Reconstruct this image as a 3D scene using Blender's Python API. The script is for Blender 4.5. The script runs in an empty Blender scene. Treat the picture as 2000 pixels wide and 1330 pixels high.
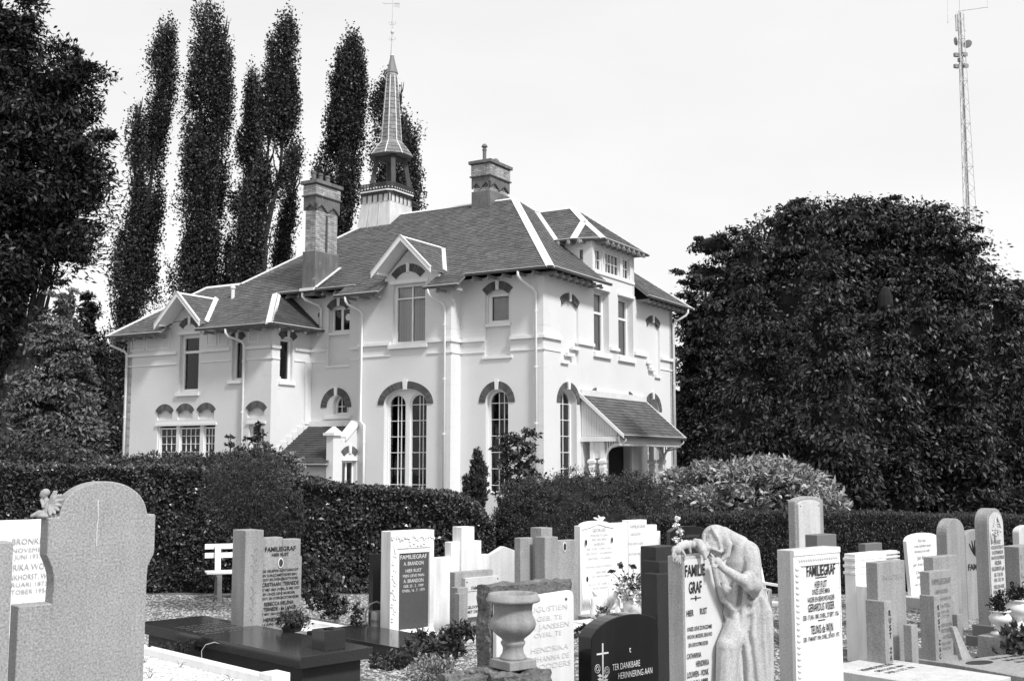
import bpy, math, random
import numpy as np
from mathutils import Vector, Matrix
from mathutils.geometry import tessellate_polygon
random.seed(11)
rng = np.random.default_rng(11)
R = math.radians
sc = bpy.context.scene
COL = sc.collection

# ------------------------------------------------------------------ camera, sky, sun, exposure
EYE = 2.2
FP = 2205.0                                   # focal length in pixels of the 2000 px wide photograph
PITCH = math.atan(236 / FP)
cd = bpy.data.cameras.new('camera'); cam = bpy.data.objects.new('camera', cd); COL.objects.link(cam)
cd.sensor_width = 36.0; cd.lens = 36.0 * FP / 2000.0
cam.location = (0, 0, EYE); cam.rotation_euler = (math.pi / 2 + PITCH, 0, 0)
cd.clip_start = 0.1; cd.clip_end = 2000
sc.camera = cam

SUN_DIR = Vector((0.62, -0.78, 1.05)).normalized()       # towards the sun: right, behind the camera
world = bpy.data.worlds.new('World'); sc.world = world; world.use_nodes = True
wn = world.node_tree; wn.nodes.clear()
w_out = wn.nodes.new('ShaderNodeOutputWorld')
w_mix = wn.nodes.new('ShaderNodeMixShader'); w_mix.inputs[0].default_value = 0.80
bg1 = wn.nodes.new('ShaderNodeBackground'); bg1.inputs[1].default_value = 0.10
bg2 = wn.nodes.new('ShaderNodeBackground'); bg2.inputs[1].default_value = 1.0
sky = wn.nodes.new('ShaderNodeTexSky'); sky.sky_type = 'NISHITA'; sky.sun_disc = False
sky.sun_elevation = math.asin(SUN_DIR.z); sky.sun_rotation = math.atan2(SUN_DIR.x, SUN_DIR.y)
bw = wn.nodes.new('ShaderNodeRGBToBW')
tc = wn.nodes.new('ShaderNodeTexCoord'); mp = wn.nodes.new('ShaderNodeMapping'); mp.inputs['Scale'].default_value = (1.2, 1.2, 3.5)
nz = wn.nodes.new('ShaderNodeTexNoise'); nz.inputs['Scale'].default_value = 1.6; nz.inputs['Detail'].default_value = 4
cr = wn.nodes.new('ShaderNodeValToRGB')
cr.color_ramp.elements[0].position = 0.3; cr.color_ramp.elements[0].color = (0.88, 0.88, 0.88, 1)
cr.color_ramp.elements[1].position = 0.62; cr.color_ramp.elements[1].color = (1, 1, 1, 1)
L = wn.links.new
L(sky.outputs[0], bw.inputs[0]); L(bw.outputs[0], bg1.inputs[0])
L(tc.outputs['Generated'], mp.inputs[0]); L(mp.outputs[0], nz.inputs[0]); L(nz.outputs['Fac'], cr.inputs[0]); L(cr.outputs[0], bg2.inputs[0])
L(bg1.outputs[0], w_mix.inputs[1]); L(bg2.outputs[0], w_mix.inputs[2]); L(w_mix.outputs[0], w_out.inputs[0])

sd = bpy.data.lights.new('sun', 'SUN'); sun = bpy.data.objects.new('sun', sd); COL.objects.link(sun)
sd.energy = 3.5; sd.angle = R(9); sd.color = (1, 1, 1)     # hazy sun; the photograph is black and white
sun.rotation_euler = SUN_DIR.to_track_quat('Z', 'Y').to_euler()
sun.location = (20, -20, 40)
vs = sc.view_settings
vs.view_transform = 'Standard'; vs.look = 'None'; vs.gamma = 1; vs.exposure = 0.20; vs.use_curve_mapping = False
sc.cycles.max_bounces = 6; sc.cycles.transparent_max_bounces = 12

# ------------------------------------------------------------------ surveying: a pixel of the photograph at a real distance
CP, SP = math.cos(PITCH), math.sin(PITCH)
def ray(px, py):
    a = (px - 1000) / FP; b = (665 - py) / FP
    return Vector((a, CP - b * SP, SP + b * CP))
def at(px, py, Y):
    r = ray(px, py); p = r * (Y / r.y); return Vector((p.x, p.y, p.z + EYE))

# ------------------------------------------------------------------ materials (grey values, as in the photograph)
MATS = {}
def mat(name, v, rough=0.8, n1=None, n2=None, bump=None, isl=0.0, spec=0.5, coat=0.0, streak=0.0, spots=None, transl=0.0):
    """v base grey; n1/n2=(scale, amount) noise; bump=(scale, strength, distance); isl per-piece variation"""
    if name in MATS: return MATS[name]
    m = bpy.data.materials.new(name); m.use_nodes = True; t = m.node_tree; N = t.nodes; K = t.links.new
    b = N['Principled BSDF']; b.inputs['Roughness'].default_value = rough
    b.inputs['Specular IOR Level'].default_value = spec
    if coat: b.inputs['Coat Weight'].default_value = coat; b.inputs['Coat Roughness'].default_value = 0.04
    co = N.new('ShaderNodeTexCoord')
    cur = None
    def mathn(op, a, bb):
        q = N.new('ShaderNodeMath'); q.operation = op
        for i, s in enumerate((a, bb)):
            if isinstance(s, (int, float)): q.inputs[i].default_value = s
            else: K(s, q.inputs[i])
        return q.outputs[0]
    cur = mathn('ADD', 1.0, 0.0)
    def addnoise(sc_, amt, mapping=None, detail=3):
        nonlocal cur
        z = N.new('ShaderNodeTexNoise'); z.inputs['Scale'].default_value = sc_; z.inputs['Detail'].default_value = detail
        if mapping:
            mm = N.new('ShaderNodeMapping'); mm.inputs['Scale'].default_value = mapping; K(co.outputs['Object'], mm.inputs[0]); K(mm.outputs[0], z.inputs[0])
        else: K(co.outputs['Object'], z.inputs[0])
        d = mathn('SUBTRACT', z.outputs['Fac'], 0.5); d = mathn('MULTIPLY', d, amt * 3.2)
        cur = mathn('ADD', cur, d)
    if n1: addnoise(*n1)
    if n2: addnoise(*n2)
    if streak: addnoise(5.0, streak, (2.2, 2.2, 0.22), 5)
    if isl:
        g = N.new('ShaderNodeNewGeometry')
        d = mathn('SUBTRACT', g.outputs['Random Per Island'], 0.5); cur = mathn('ADD', cur, mathn('MULTIPLY', d, 2 * isl))
    if spots:                                   # lichen / pale patches with a shape of their own
        z = N.new('ShaderNodeTexNoise'); z.inputs['Scale'].default_value = spots[0]; z.inputs['Detail'].default_value = 8; z.inputs['Roughness'].default_value = 0.65
        mm = N.new('ShaderNodeMapping'); mm.inputs['Scale'].default_value = spots[3] if len(spots) > 3 else (1, 1, 1)
        K(co.outputs['Object'], mm.inputs[0]); K(mm.outputs[0], z.inputs[0])
        rr = N.new('ShaderNodeMapRange'); rr.inputs[1].default_value = spots[1]; rr.inputs[2].default_value = spots[1] + 0.08
        K(z.outputs['Fac'], rr.inputs[0]); cur = mathn('ADD', cur, mathn('MULTIPLY', rr.outputs[0], spots[2]))
    cur = mathn('MULTIPLY', cur, v); cur = mathn('MAXIMUM', cur, v * 0.15); cur = mathn('MINIMUM', cur, 0.88)
    cc = N.new('ShaderNodeCombineColor'); K(cur, cc.inputs[0]); K(cur, cc.inputs[1]); K(cur, cc.inputs[2])
    K(cc.outputs[0], b.inputs['Base Color'])
    if transl:
        tr = N.new('ShaderNodeBsdfTranslucent'); K(cc.outputs[0], tr.inputs[0]); ms = N.new('ShaderNodeMixShader'); ms.inputs[0].default_value = transl
        K(b.outputs[0], ms.inputs[1]); K(tr.outputs[0], ms.inputs[2]); K(ms.outputs[0], N['Material Output'].inputs[0])
    if bump:
        z = N.new('ShaderNodeTexNoise'); z.inputs['Scale'].default_value = bump[0]; z.inputs['Detail'].default_value = 5
        K(co.outputs['Object'], z.inputs[0]); bp = N.new('ShaderNodeBump'); bp.inputs['Strength'].default_value = bump[1]
        bp.inputs['Distance'].default_value = bump[2]; K(z.outputs['Fac'], bp.inputs['Height']); K(bp.outputs[0], b.inputs['Normal'])
    MATS[name] = m; return m

M_WALL = mat('painted stucco', 0.69, 0.75, (0.5, 0.07), (14, 0.02), (26, 0.35, 0.012), streak=0.008, spots=(1.6, 0.60, -0.07, (1, 1, .3)))
M_PAINT = mat('white woodwork', 0.80, 0.45, (2, 0.04), streak=0.03)
M_STONEW = mat('painted stone trim', 0.78, 0.6, (3, 0.05), (20, 0.03))
M_BRICKD = mat('dark arch brick', 0.095, 0.85, (9, 0.2), isl=0.28, bump=(60, 0.4, 0.004))
M_MORTD = mat('dark mortar', 0.06, 0.9, (9, 0.2))
M_BRICK = mat('weathered chimney brick', 0.32, 0.9, (3, 0.25), isl=0.30, bump=(50, 0.4, 0.004), streak=0.25)
M_MORT = mat('chimney mortar', 0.12, 0.9, (5, 0.2))
M_CEM = mat('cement render', 0.13, 0.9, (2.2, 0.3), (14, 0.14), (30, 0.5, 0.01), streak=0.35, spots=(2.4, 0.60, 1.2))
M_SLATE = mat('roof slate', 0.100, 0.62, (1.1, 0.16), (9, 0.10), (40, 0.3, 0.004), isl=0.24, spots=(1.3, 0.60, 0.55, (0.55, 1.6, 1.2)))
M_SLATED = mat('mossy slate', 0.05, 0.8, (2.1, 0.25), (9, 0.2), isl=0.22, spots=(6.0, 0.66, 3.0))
M_SLATEP = mat('spire slate', 0.16, 0.62, (2.1, 0.16), (9, 0.10), isl=0.28, streak=0.2)
M_LEAD = mat('lead flashing', 0.70, 0.55, (3, 0.10), (20, 0.05), streak=0.08)
M_ZINC = mat('zinc cladding', 0.58, 0.5, (1.7, 0.14), streak=0.18)
M_SOFF = mat('soffit board in shade grey', 0.16, 0.8, (3, 0.1))  # grey includes the shadow under the eaves
M_RAFT = mat('rafter timber', 0.30, 0.7, (6, 0.3))
M_DWOOD = mat('dark stained timber', 0.045, 0.7, (3, 0.2), streak=0.2)
M_IRON = mat('dark ironwork', 0.03, 0.5, (8, 0.2))
M_GALV = mat('galvanised steel', 0.55, 0.55, (2, 0.1))
M_CURT = mat('window curtain', 0.62, 0.9, (3, 0.1))
M_BLIND = mat('vertical blind slat', 0.72, 0.8, isl=0.12)
M_DARK = mat('painted interior dark', 0.012, 0.9)  # near-black that paints the darkness of unlit rooms
M_PIPE = mat('painted downpipe', 0.74, 0.4, (6, 0.05), streak=0.06)
M_BOARD = mat('painted boarding', 0.66, 0.55, (2, 0.05), streak=0.06)
G_GREY = mat('grey granite', 0.30, 0.75, (75, 0.55), (5, 0.10), (120, 0.4, 0.003), streak=0.08)
G_MID = mat('mid grey terrazzo', 0.28, 0.7, (60, 0.40), (4, 0.12), (90, 0.3, 0.002), streak=0.24, spots=(5.0, 0.64, 0.35))
G_LIGHT = mat('light grey terrazzo', 0.52, 0.75, (60, 0.22), (3, 0.08), (90, 0.3, 0.002), streak=0.16, spots=(4.0, 0.62, -0.22))
G_DARK = mat('dark granite', 0.022, 0.6, (80, 0.6), (5, 0.15), (90, 0.4, 0.003), streak=0.15)
G_WHITE = mat('white marble', 0.80, 0.5, (2.2, 0.05), (22, 0.03), (60, 0.15, 0.002), streak=0.10, spots=(4.0, 0.64, -0.14))
G_WHITEW = mat('weathered white stone', 0.74, 0.65, (2.2, 0.10), (50, 0.07), (60, 0.3, 0.003), streak=0.26, spots=(5.0, 0.62, -0.25))
G_STAT = mat('sandy statue stone', 0.42, 0.9, (85, 0.34), (4, 0.16), (110, 0.7, 0.004), streak=0.30)
G_POL = mat('polished black granite', 0.012, 0.08, (160, 0.5), spec=0.5)
G_POLG = mat('polished dark granite', 0.030, 0.16, (90, 0.8), (3, 0.1), spec=0.4)
G_ROUGH = mat('rough hewn stone', 0.13, 0.95, (9, 0.40), (40, 0.40), (22, 1.0, 0.03), spots=(7, 0.58, 1.1))
M_LETB = mat('black lettering', 0.015, 0.6)
M_LETG = mat('faded grey lettering', 0.36, 0.8, (30, 0.3))
M_LETM = mat('worn grey lettering', 0.12, 0.8, (30, 0.3))
M_LETW = mat('white lettering', 0.72, 0.6)
M_PORC = mat('enamel photo', 0.04, 0.25, (60, 1.2))
M_CERA = mat('white glazed pottery', 0.74, 0.35, (4, 0.06), (30, 0.05), streak=0.08)
M_PLAST = mat('white plastic', 0.80, 0.4)
M_GCAN = mat('grey plastic can', 0.16, 0.45, (10, 0.1))
M_BARK = mat('tree bark', 0.026, 0.95, (6, 0.4), bump=(12, 0.8, 0.03))
M_EARTH = mat('dark soil', 0.04, 1.0, (3, 0.3), (40, 0.3), (30, 0.8, 0.02))
M_GRND = mat('gravel ground', 0.15, 0.95, (0.5, 0.15), (60, 0.45), (70, 1.0, 0.02))
M_GRAV = mat('pale gravel stone', 0.34, 0.85, (12, 0.2), isl=0.5)
M_GRAVW = mat('white gravel stone', 0.66, 0.85, (12, 0.1), isl=0.3)
def leafmat(name, v, rough=0.5, isl=0.4, n=(0.5, 0.25), spec=0.35): return mat(name, v, rough, n, isl=isl, spec=spec, transl=0.08)
L_POP = leafmat('poplar leaf', 0.042, 0.42, 0.5)
L_BIG = leafmat('broad dark leaf', 0.024, 0.45, 0.5)
L_CHE = leafmat('chestnut leaf', 0.036, 0.45, 0.6, (0.9, 0.5))
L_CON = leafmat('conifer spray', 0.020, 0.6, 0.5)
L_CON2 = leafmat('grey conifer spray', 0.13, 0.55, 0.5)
L_HED = leafmat('hedge leaf', 0.056, 0.34, 0.7, spec=0.6)
L_YEW = leafmat('yew needle spray', 0.055, 0.6, 0.4)
L_RHO = leafmat('rhododendron leaf', 0.27, 0.38, 0.45)
L_SHR = leafmat('shrub leaf', 0.06, 0.45, 0.5)
L_CORE = mat('painted inner shade', 0.012, 1.0)  # near-black for solid cores that stand in for shade behind the leaves

def glass_mat():
    m = bpy.data.materials.new('window glass'); m.use_nodes = True; t = m.node_tree; t.nodes.clear()
    o = t.nodes.new('ShaderNodeOutputMaterial'); mx = t.nodes.new('ShaderNodeMixShader'); tr = t.nodes.new('ShaderNodeBsdfTransparent')
    gl = t.nodes.new('ShaderNodeBsdfGlossy'); fr = t.nodes.new('ShaderNodeFresnel'); fr.inputs[0].default_value = 1.5
    nz_ = t.nodes.new('ShaderNodeTexNoise'); nz_.inputs['Scale'].default_value = 1.8; bp = t.nodes.new('ShaderNodeBump'); bp.inputs['Strength'].default_value = 0.2; bp.inputs['Distance'].default_value = 0.03
    tr.inputs[0].default_value = (0.88, 0.88, 0.88, 1); gl.inputs[0].default_value = (0.9, 0.9, 0.9, 1); gl.inputs['Roughness'].default_value = 0.03
    t.links.new(nz_.outputs['Fac'], bp.inputs['Height']); t.links.new(bp.outputs[0], gl.inputs['Normal'])
    t.links.new(fr.outputs[0], mx.inputs[0]); t.links.new(tr.outputs[0], mx.inputs[1]); t.links.new(gl.outputs[0], mx.inputs[2]); t.links.new(mx.outputs[0], o.inputs[0])
    return m
M_GLASS = glass_mat()

# ------------------------------------------------------------------ object helpers
def tag(o, label=None, cat=None, group=None, kind=None):
    if label: o['label'] = label
    if cat: o['category'] = cat
    if group: o['group'] = group
    if kind: o['kind'] = kind
    return o
def thing(name, label, cat, loc=(0, 0, 0), rz=0.0, group=None):
    o = bpy.data.objects.new(name, None); COL.objects.link(o); o.empty_display_size = 0.2
    o.location = loc; o.rotation_euler = (0, 0, rz); return tag(o, label, cat, group)
def dup(o, parent=None, loc=None, rz=None):
    c = o.copy(); COL.objects.link(c)
    if parent is not None: c.parent = parent
    if loc is not None: c.location = loc
    if rz is not None: c.rotation_euler = (0, 0, rz)
    for ch in list(o.children): dup(ch, c)
    return c

class MB:
    def __init__(s): s.v = []; s.f = []
    def add(s, vs_, fs):
        k = len(s.v); s.v += [tuple(v) for v in vs_]; s.f += [tuple(i + k for i in f) for f in fs]; return s
    def box(s, x0, x1, y0, y1, z0, z1):
        return s.add([(x0, y0, z0), (x1, y0, z0), (x1, y1, z0), (x0, y1, z0), (x0, y0, z1), (x1, y0, z1), (x1, y1, z1), (x0, y1, z1)],
                     [(0, 3, 2, 1), (4, 5, 6, 7), (0, 1, 5, 4), (1, 2, 6, 5), (2, 3, 7, 6), (3, 0, 4, 7)])
    def taper(s, b, t, z0, z1):               # b,t = (x0,x1,y0,y1)
        return s.add([(b[0], b[2], z0), (b[1], b[2], z0), (b[1], b[3], z0), (b[0], b[3], z0), (t[0], t[2], z1), (t[1], t[2], z1), (t[1], t[3], z1), (t[0], t[3], z1)],
                     [(0, 3, 2, 1), (4, 5, 6, 7), (0, 1, 5, 4), (1, 2, 6, 5), (2, 3, 7, 6), (3, 0, 4, 7)])
    def bar(s, p, q, w, h, up=(0, 0, 1)):
        p, q = Vector(p), Vector(q); d = (q - p).normalized(); up = Vector(up)
        sd_ = d.cross(up)
        if sd_.length < 1e-4: sd_ = Vector((1, 0, 0))
        sd_.normalize(); u = sd_.cross(d).normalized(); a = sd_ * w / 2; b = u * h / 2
        return s.add([p - a - b, p + a - b, p + a + b, p - a + b, q - a - b, q + a - b, q + a + b, q - a + b],
                     [(0, 1, 2, 3), (7, 6, 5, 4), (0, 4, 5, 1), (1, 5, 6, 2), (2, 6, 7, 3), (3, 7, 4, 0)])
    def prism(s, loop, off):
        n = len(loop); off = Vector(off); a = [Vector(p) for p in loop]
        return s.add(a + [p + off for p in a], [tuple(range(n))[::-1], tuple(range(n, 2 * n))] + [(i, (i + 1) % n, n + (i + 1) % n, n + i) for i in range(n)])
    def tube(s, pts, r, n=8):
        pts = [Vector(p) for p in pts]; m = len(pts)
        rs = [r] * m if isinstance(r, (int, float)) else r; vv = []; ff = []
        prev = None
        for i, p in enumerate(pts):
            d = (pts[min(i + 1, m - 1)] - pts[max(i - 1, 0)]).normalized()
            if prev is None:
                a = d.cross(Vector((0, 0, 1)));
                if a.length < 1e-3: a = d.cross(Vector((1, 0, 0)))
            else: a = prev - d * prev.dot(d)
            a.normalize(); prev = a; b = d.cross(a)
            for k in range(n): t = 2 * math.pi * k / n; vv.append(p + (a * math.cos(t) + b * math.sin(t)) * rs[i])
        for i in range(m - 1):
            for k in range(n): ff.append((i * n + k, i * n + (k + 1) % n, (i + 1) * n + (k + 1) % n, (i + 1) * n + k))
        ff.append(tuple(range(n))[::-1]); ff.append(tuple(range((m - 1) * n, m * n)))
        return s.add(vv, ff)
    def lathe(s, prof, c=(0, 0, 0), n=24, rot=0.0):
        vv = []; ff = []; m = len(prof)
        for r_, z in prof:
            for k in range(n): t = 2 * math.pi * k / n + rot; vv.append((c[0] + r_ * math.cos(t), c[1] + r_ * math.sin(t), c[2] + z))
        for i in range(m - 1):
            for k in range(n): ff.append((i * n + k, i * n + (k + 1) % n, (i + 1) * n + (k + 1) % n, (i + 1) * n + k))
        ff.append(tuple(range(n))[::-1]); ff.append(tuple(range((m - 1) * n, m * n)))
        return s.add(vv, ff)
    def ball(s, c, r, n=10, m=7):
        rr = (r, r, r) if isinstance(r, (int, float)) else r
        vv = [(c[0], c[1], c[2] - rr[2])]; ff = []
        for i in range(1, m):
            a = -math.pi / 2 + math.pi * i / m
            for k in range(n): t = 2 * math.pi * k / n; vv.append((c[0] + rr[0] * math.cos(a) * math.cos(t), c[1] + rr[1] * math.cos(a) * math.sin(t), c[2] + rr[2] * math.sin(a)))
        vv.append((c[0], c[1], c[2] + rr[2])); e = len(vv) - 1
        for k in range(n): ff.append((0, 1 + (k + 1) % n, 1 + k)); ff.append((e, e - n + k, e - n + (k + 1) % n))
        for i in range(m - 2):
            for k in range(n): a = 1 + i * n; ff.append((a + k, a + (k + 1) % n, a + n + (k + 1) % n, a + n + k))
        return s.add(vv, ff)
    def mesh(s, name):
        me = bpy.data.meshes.new(name); me.from_pydata(s.v, [], s.f); me.update(); return me
    def build(s, name, m, parent=None, smooth=False, bevel=0.0, kind=None, loc=None, seg=2, label=None):
        me = s.mesh(name); me.materials.append(m)
        if smooth: me.polygons.foreach_set('use_smooth', [True] * len(me.polygons))
        o = bpy.data.objects.new(name, me); COL.objects.link(o)
        if parent is not None: o.parent = parent
        if loc is not None: o.location = loc
        if bevel:
            b = o.modifiers.new('bevel', 'BEVEL'); b.width = bevel; b.segments = seg; b.limit_method = 'ANGLE'; b.angle_limit = R(35)
        if kind: o['kind'] = kind
        if label: o['label'] = label
        return o
def share(o, parent, loc):
    c = o.copy(); COL.objects.link(c); c.parent = parent; c.location = loc; return c

# ================================================================== GROUND
g = MB(); nx, ny = 60, 60
for j in range(ny + 1):
    for i in range(nx + 1):
        x = -300 + 600 * (i / nx); y = -20 + 620 * (j / ny) ** 1.6
        g.v.append((x, y, 0.0))
for j in range(ny):
    for i in range(nx): a = j * (nx + 1) + i; g.f.append((a, a + 1, a + nx + 2, a + nx + 1))
g.build('ground', M_GRND, kind='structure')

# ================================================================== THE HOUSE
TH = R(-30.9)
r0 = ray(1062, 900); HC = Vector((r0.x, r0.y, 0)) * (35.0 / r0.y)
BZ = 0.6
house = thing('cemetery_house', 'large white stuccoed house with slate hipped roofs, two chimneys and a slim slate spire', 'house', (HC.x, HC.y, BZ), TH)

def mF(y0): return lambda u, d, z: (u, y0 + d, z)        # wall facing -y (the long front)
def mR(x0): return lambda u, d, z: (x0 - d, u, z)        # wall facing +x (the entrance front)
def arc(cx, cz, rx, rz, a0=0.0, a1=180.0, n=20):
    return [(cx + rx * math.cos(R(a0 + (a1 - a0) * i / n)), cz + rz * math.sin(R(a0 + (a1 - a0) * i / n))) for i in range(n + 1)]
def rect(u0, u1, z0, z1): return [(u0, z0), (u1, z0), (u1, z1), (u0, z1)]
def archloop(u0, u1, z0, zs, rz, n=20): return [(u0, z0), (u1, z0)] + arc((u0 + u1) / 2, zs, (u1 - u0) / 2, rz, 0, 180, n)
def segloop(u0, u1, z0, zs, rise, n=8):
    a = (u1 - u0) / 2; Rr = (a * a + rise * rise) / (2 * rise); h = math.degrees(math.asin(a / Rr)); c = (u0 + u1) / 2
    return [(u0, z0), (u1, z0)] + arc(c, zs + rise - Rr, Rr, Rr, 90 - h, 90 + h, n)
def wall_mesh(mb, m, outer, holes=(), th=0.3, d0=0.0, back=True):
    loops = [outer] + list(holes)
    flat = [p for l in loops for p in l]
    tris = tessellate_polygon([[Vector((p[0], p[1], 0)) for p in l] for l in loops])
    mb.add([m(p[0], d0, p[1]) for p in flat], [tuple(t) for t in tris])
    if back: mb.add([m(p[0], d0 + th, p[1]) for p in flat], [tuple(t)[::-1] for t in tris])
    for l in loops:
        n = len(l)
        mb.add([m(p[0], d0, p[1]) for p in l] + [m(p[0], d0 + th, p[1]) for p in l], [(i, (i + 1) % n, n + (i + 1) % n, n + i) for i in range(n)])
    return mb
def offset_loop(loop, w):
    n = len(loop); out = []
    ar = sum(loop[i][0] * loop[(i + 1) % n][1] - loop[(i + 1) % n][0] * loop[i][1] for i in range(n)); s = 1 if ar > 0 else -1
    for i in range(n):
        p0, p1, p2 = Vector(loop[i - 1]), Vector(loop[i]), Vector(loop[(i + 1) % n])
        a = (p1 - p0); b = (p2 - p1)
        if a.length < 1e-6: a = b
        if b.length < 1e-6: b = a
        a.normalize(); b.normalize(); na = Vector((-a.y, a.x)) * s; nb = Vector((-b.y, b.x)) * s
        k = na + nb
        if k.length < 1e-6: k = na
        k.normalize(); q = p1 + k * (w / max(0.35, k.dot(na))); out.append((q.x, q.y))
    return out
def inside(poly, x, y):
    c = False; n = len(poly); j = n - 1
    for i in range(n):
        if (poly[i][1] > y) != (poly[j][1] > y) and x < (poly[j][0] - poly[i][0]) * (y - poly[i][1]) / (poly[j][1] - poly[i][1]) + poly[i][0]: c = not c
        j = i
    return c
def window(m, loop, d, fw=0.07, fd=0.08, cols=(), rows=(), barw=0.022, parent=house, curtain=None, name='window', top=None, dgl=0.03):
    """frame ring in an opening; cols/rows are absolute u / z positions of glazing bars"""
    inner = offset_loop(loop, fw)
    f = MB(); wall_mesh(f, m, loop, [inner], fd, d)
    fr = f.build(name, M_PAINT, parent)
    us = [p[0] for p in inner]; zs = [p[1] for p in inner]; u0, u1, z0, z1 = min(us), max(us), min(zs), max(zs)
    b = MB(); has = False
    def span(fix, vert):
        lo = hi = None; N_ = 60
        for k in range(N_ + 1):
            t = (z0 + (z1 - z0) * k / N_) if vert else (u0 + (u1 - u0) * k / N_)
            if inside(inner, fix, t) if vert else inside(inner, t, fix):
                lo = t if lo is None else lo; hi = t
        return lo, hi
    for u in cols:
        lo, hi = span(u, True)
        if lo is None: continue
        a, c = m(u - barw / 2, d + 0.012, z0 if abs(lo - z0) < .1 else lo), m(u + barw / 2, d + 0.045, hi + 0.02)
        b.box(*sorted((a[0], c[0])), *sorted((a[1], c[1])), *sorted((a[2], c[2]))); has = True
    for z in rows:
        lo, hi = span(z, False)
        if lo is None: continue
        a, c = m(lo - 0.02, d + 0.016, z - barw / 2), m(hi + 0.02, d + 0.041, z + barw / 2)
        b.box(*sorted((a[0], c[0])), *sorted((a[1], c[1])), *sorted((a[2], c[2]))); has = True
    if has: b.build('glazing_bars', M_PAINT, fr)
    g_ = MB(); dd = d + fd * 0.6
    g_.add([m(p[0], dd, p[1]) for p in inner], [tuple(range(len(inner)))]); g_.build('pane', M_GLASS, fr)
    if curtain == 'blind':
        k = MB(); x = u0
        while x < u1 - 0.02:
            a = m(x, dd + 0.05, z0); c = m(x + 0.075, dd + 0.09, z1)
            e1, e2 = m(x, dd + 0.05, z0), m(x + 0.075, dd + 0.085, z0); h1, h2 = m(x, dd + 0.05, z1), m(x + 0.075, dd + 0.085, z1)
            k.add([e1, e2, h2, h1], [(0, 1, 2, 3)]); x += 0.105
        k.build('vertical_blind', M_BLIND, fr)
    elif curtain:
        k = MB(); n = 40; a0_, a1_ = (u0, u1) if curtain == 'full' else ((u0, u0 + (u1 - u0) * 0.45) if curtain == 'left' else (u0, u1))
        vv = []
        for i in range(n + 1):
            u = a0_ + (a1_ - a0_) * i / n; w_ = 0.02 * math.sin(i * 1.9) + 0.08
            vv += [m(u, dd + w_, z0), m(u, dd + w_, z1)]
        k.add(vv, [(2 * i, 2 * i + 2, 2 * i + 3, 2 * i + 1) for i in range(n)]); k.build('curtain', M_CURT if curtain == 'full' else M_DARK, fr, smooth=True)  # partial curtains carry the painted room darkness
    return fr
def mbox(mb, m, u0, u1, d0, d1, z0, z1):
    a, c = m(u0, d0, z0), m(u1, d1, z1)
    mb.box(*sorted((a[0], c[0])), *sorted((a[1], c[1])), *sorted((a[2], c[2]))); return mb
def trim(m, u0, u1, z0, z1, proud=0.06, name='moulding', mt=None, parent=house, depth=0.02, bev=0.0):
    return mbox(MB(), m, u0, u1, -proud, depth, z0, z1).build(name, mt or M_STONEW, parent, bevel=bev)
def brick_arch(m, cx, cz, ri, ro, a0, a1, n, key=True, proud=0.02, keyw=0.13, parent=house, ri2=None, ro2=None):
    """voussoir bricks between two (elliptical) curves, with a white keystone"""
    ri2 = ri if ri2 is None else ri2; ro2 = ro if ro2 is None else ro2
    mo = MB(); k = 24
    inn = arc(cx, cz, ri + 0.006, ri2 + 0.006, a0, a1, k); out = arc(cx, cz, ro - 0.006, ro2 - 0.006, a0, a1, k)
    vv = []
    for a, b in zip(inn, out): vv += [m(a[0], -proud * 0.5, a[1]), m(b[0], -proud * 0.5, b[1])]
    mo.add(vv, [(2 * i, 2 * i + 2, 2 * i + 3, 2 * i + 1) for i in range(k)])
    ar = mo.build('brick_arch', M_MORTD, parent)
    b = MB(); am = (a0 + a1) / 2
    for i in range(n):
        t0 = a0 + (a1 - a0) * (i + 0.07) / n; t1 = a0 + (a1 - a0) * (i + 0.93) / n
        tm = (t0 + t1) / 2
        if key and abs(cx + ro * math.cos(R(tm)) - cx) < keyw * 0.62 and abs(tm - 90) < 45: continue
        pts = [(cx + ri * math.cos(R(t0)), cz + ri2 * math.sin(R(t0))), (cx + ro * math.cos(R(t0)), cz + ro2 * math.sin(R(t0))), (cx + ro * math.cos(R(t1)), cz + ro2 * math.sin(R(t1))), (cx + ri * math.cos(R(t1)), cz + ri2 * math.sin(R(t1)))]
        j = random.uniform(0, 0.006)
        b.add([m(p[0], -proud - j, p[1]) for p in pts] + [m(p[0], 0.004, p[1]) for p in pts], [(0, 1, 2, 3), (0, 4, 5, 1), (1, 5, 6, 2), (2, 6, 7, 3), (3, 7, 4, 0)])
    b.build('arch_bricks', M_BRICKD, ar, kind='stuff')
    if key:
        kk = MB(); kk.add([m(cx - keyw / 2 * .8, -proud - .03, cz + ri2 - .03), m(cx + keyw / 2 * .8, -proud - .03, cz + ri2 - .03), m(cx + keyw / 2 * 1.1, -proud - .03, cz + ro2 + .03), m(cx - keyw / 2 * 1.1, -proud - .03, cz + ro2 + .03),
                           m(cx - keyw / 2 * .8, .002, cz + ri2 - .03), m(cx + keyw / 2 * .8, .002, cz + ri2 - .03), m(cx + keyw / 2 * 1.1, .002, cz + ro2 + .03), m(cx - keyw / 2 * 1.1, .002, cz + ro2 + .03)],
                          [(0, 1, 2, 3), (0, 4, 5, 1), (1, 5, 6, 2), (2, 6, 7, 3), (3, 7, 4, 0)])
        kk.build('keystone', M_STONEW, ar)
    return ar
def segarch(m, u0, u1, zend, ztop, t=0.22, n=11, key=True):
    a = (u1 - u0) / 2; h = ztop - zend; Rr = (a * a + h * h) / (2 * h); ang = math.degrees(math.asin(a / Rr))
    return brick_arch(m, (u0 + u1) / 2, ztop - Rr, Rr - t, Rr, 90 - ang, 90 + ang, n, key)

ZB = -0.6
PF, PC, PL, PW = mF(0.0), mF(-0.57), mF(0.0), mF(-1.95)
PR, PRW = mR(0.0), mR(-9.48)

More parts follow.
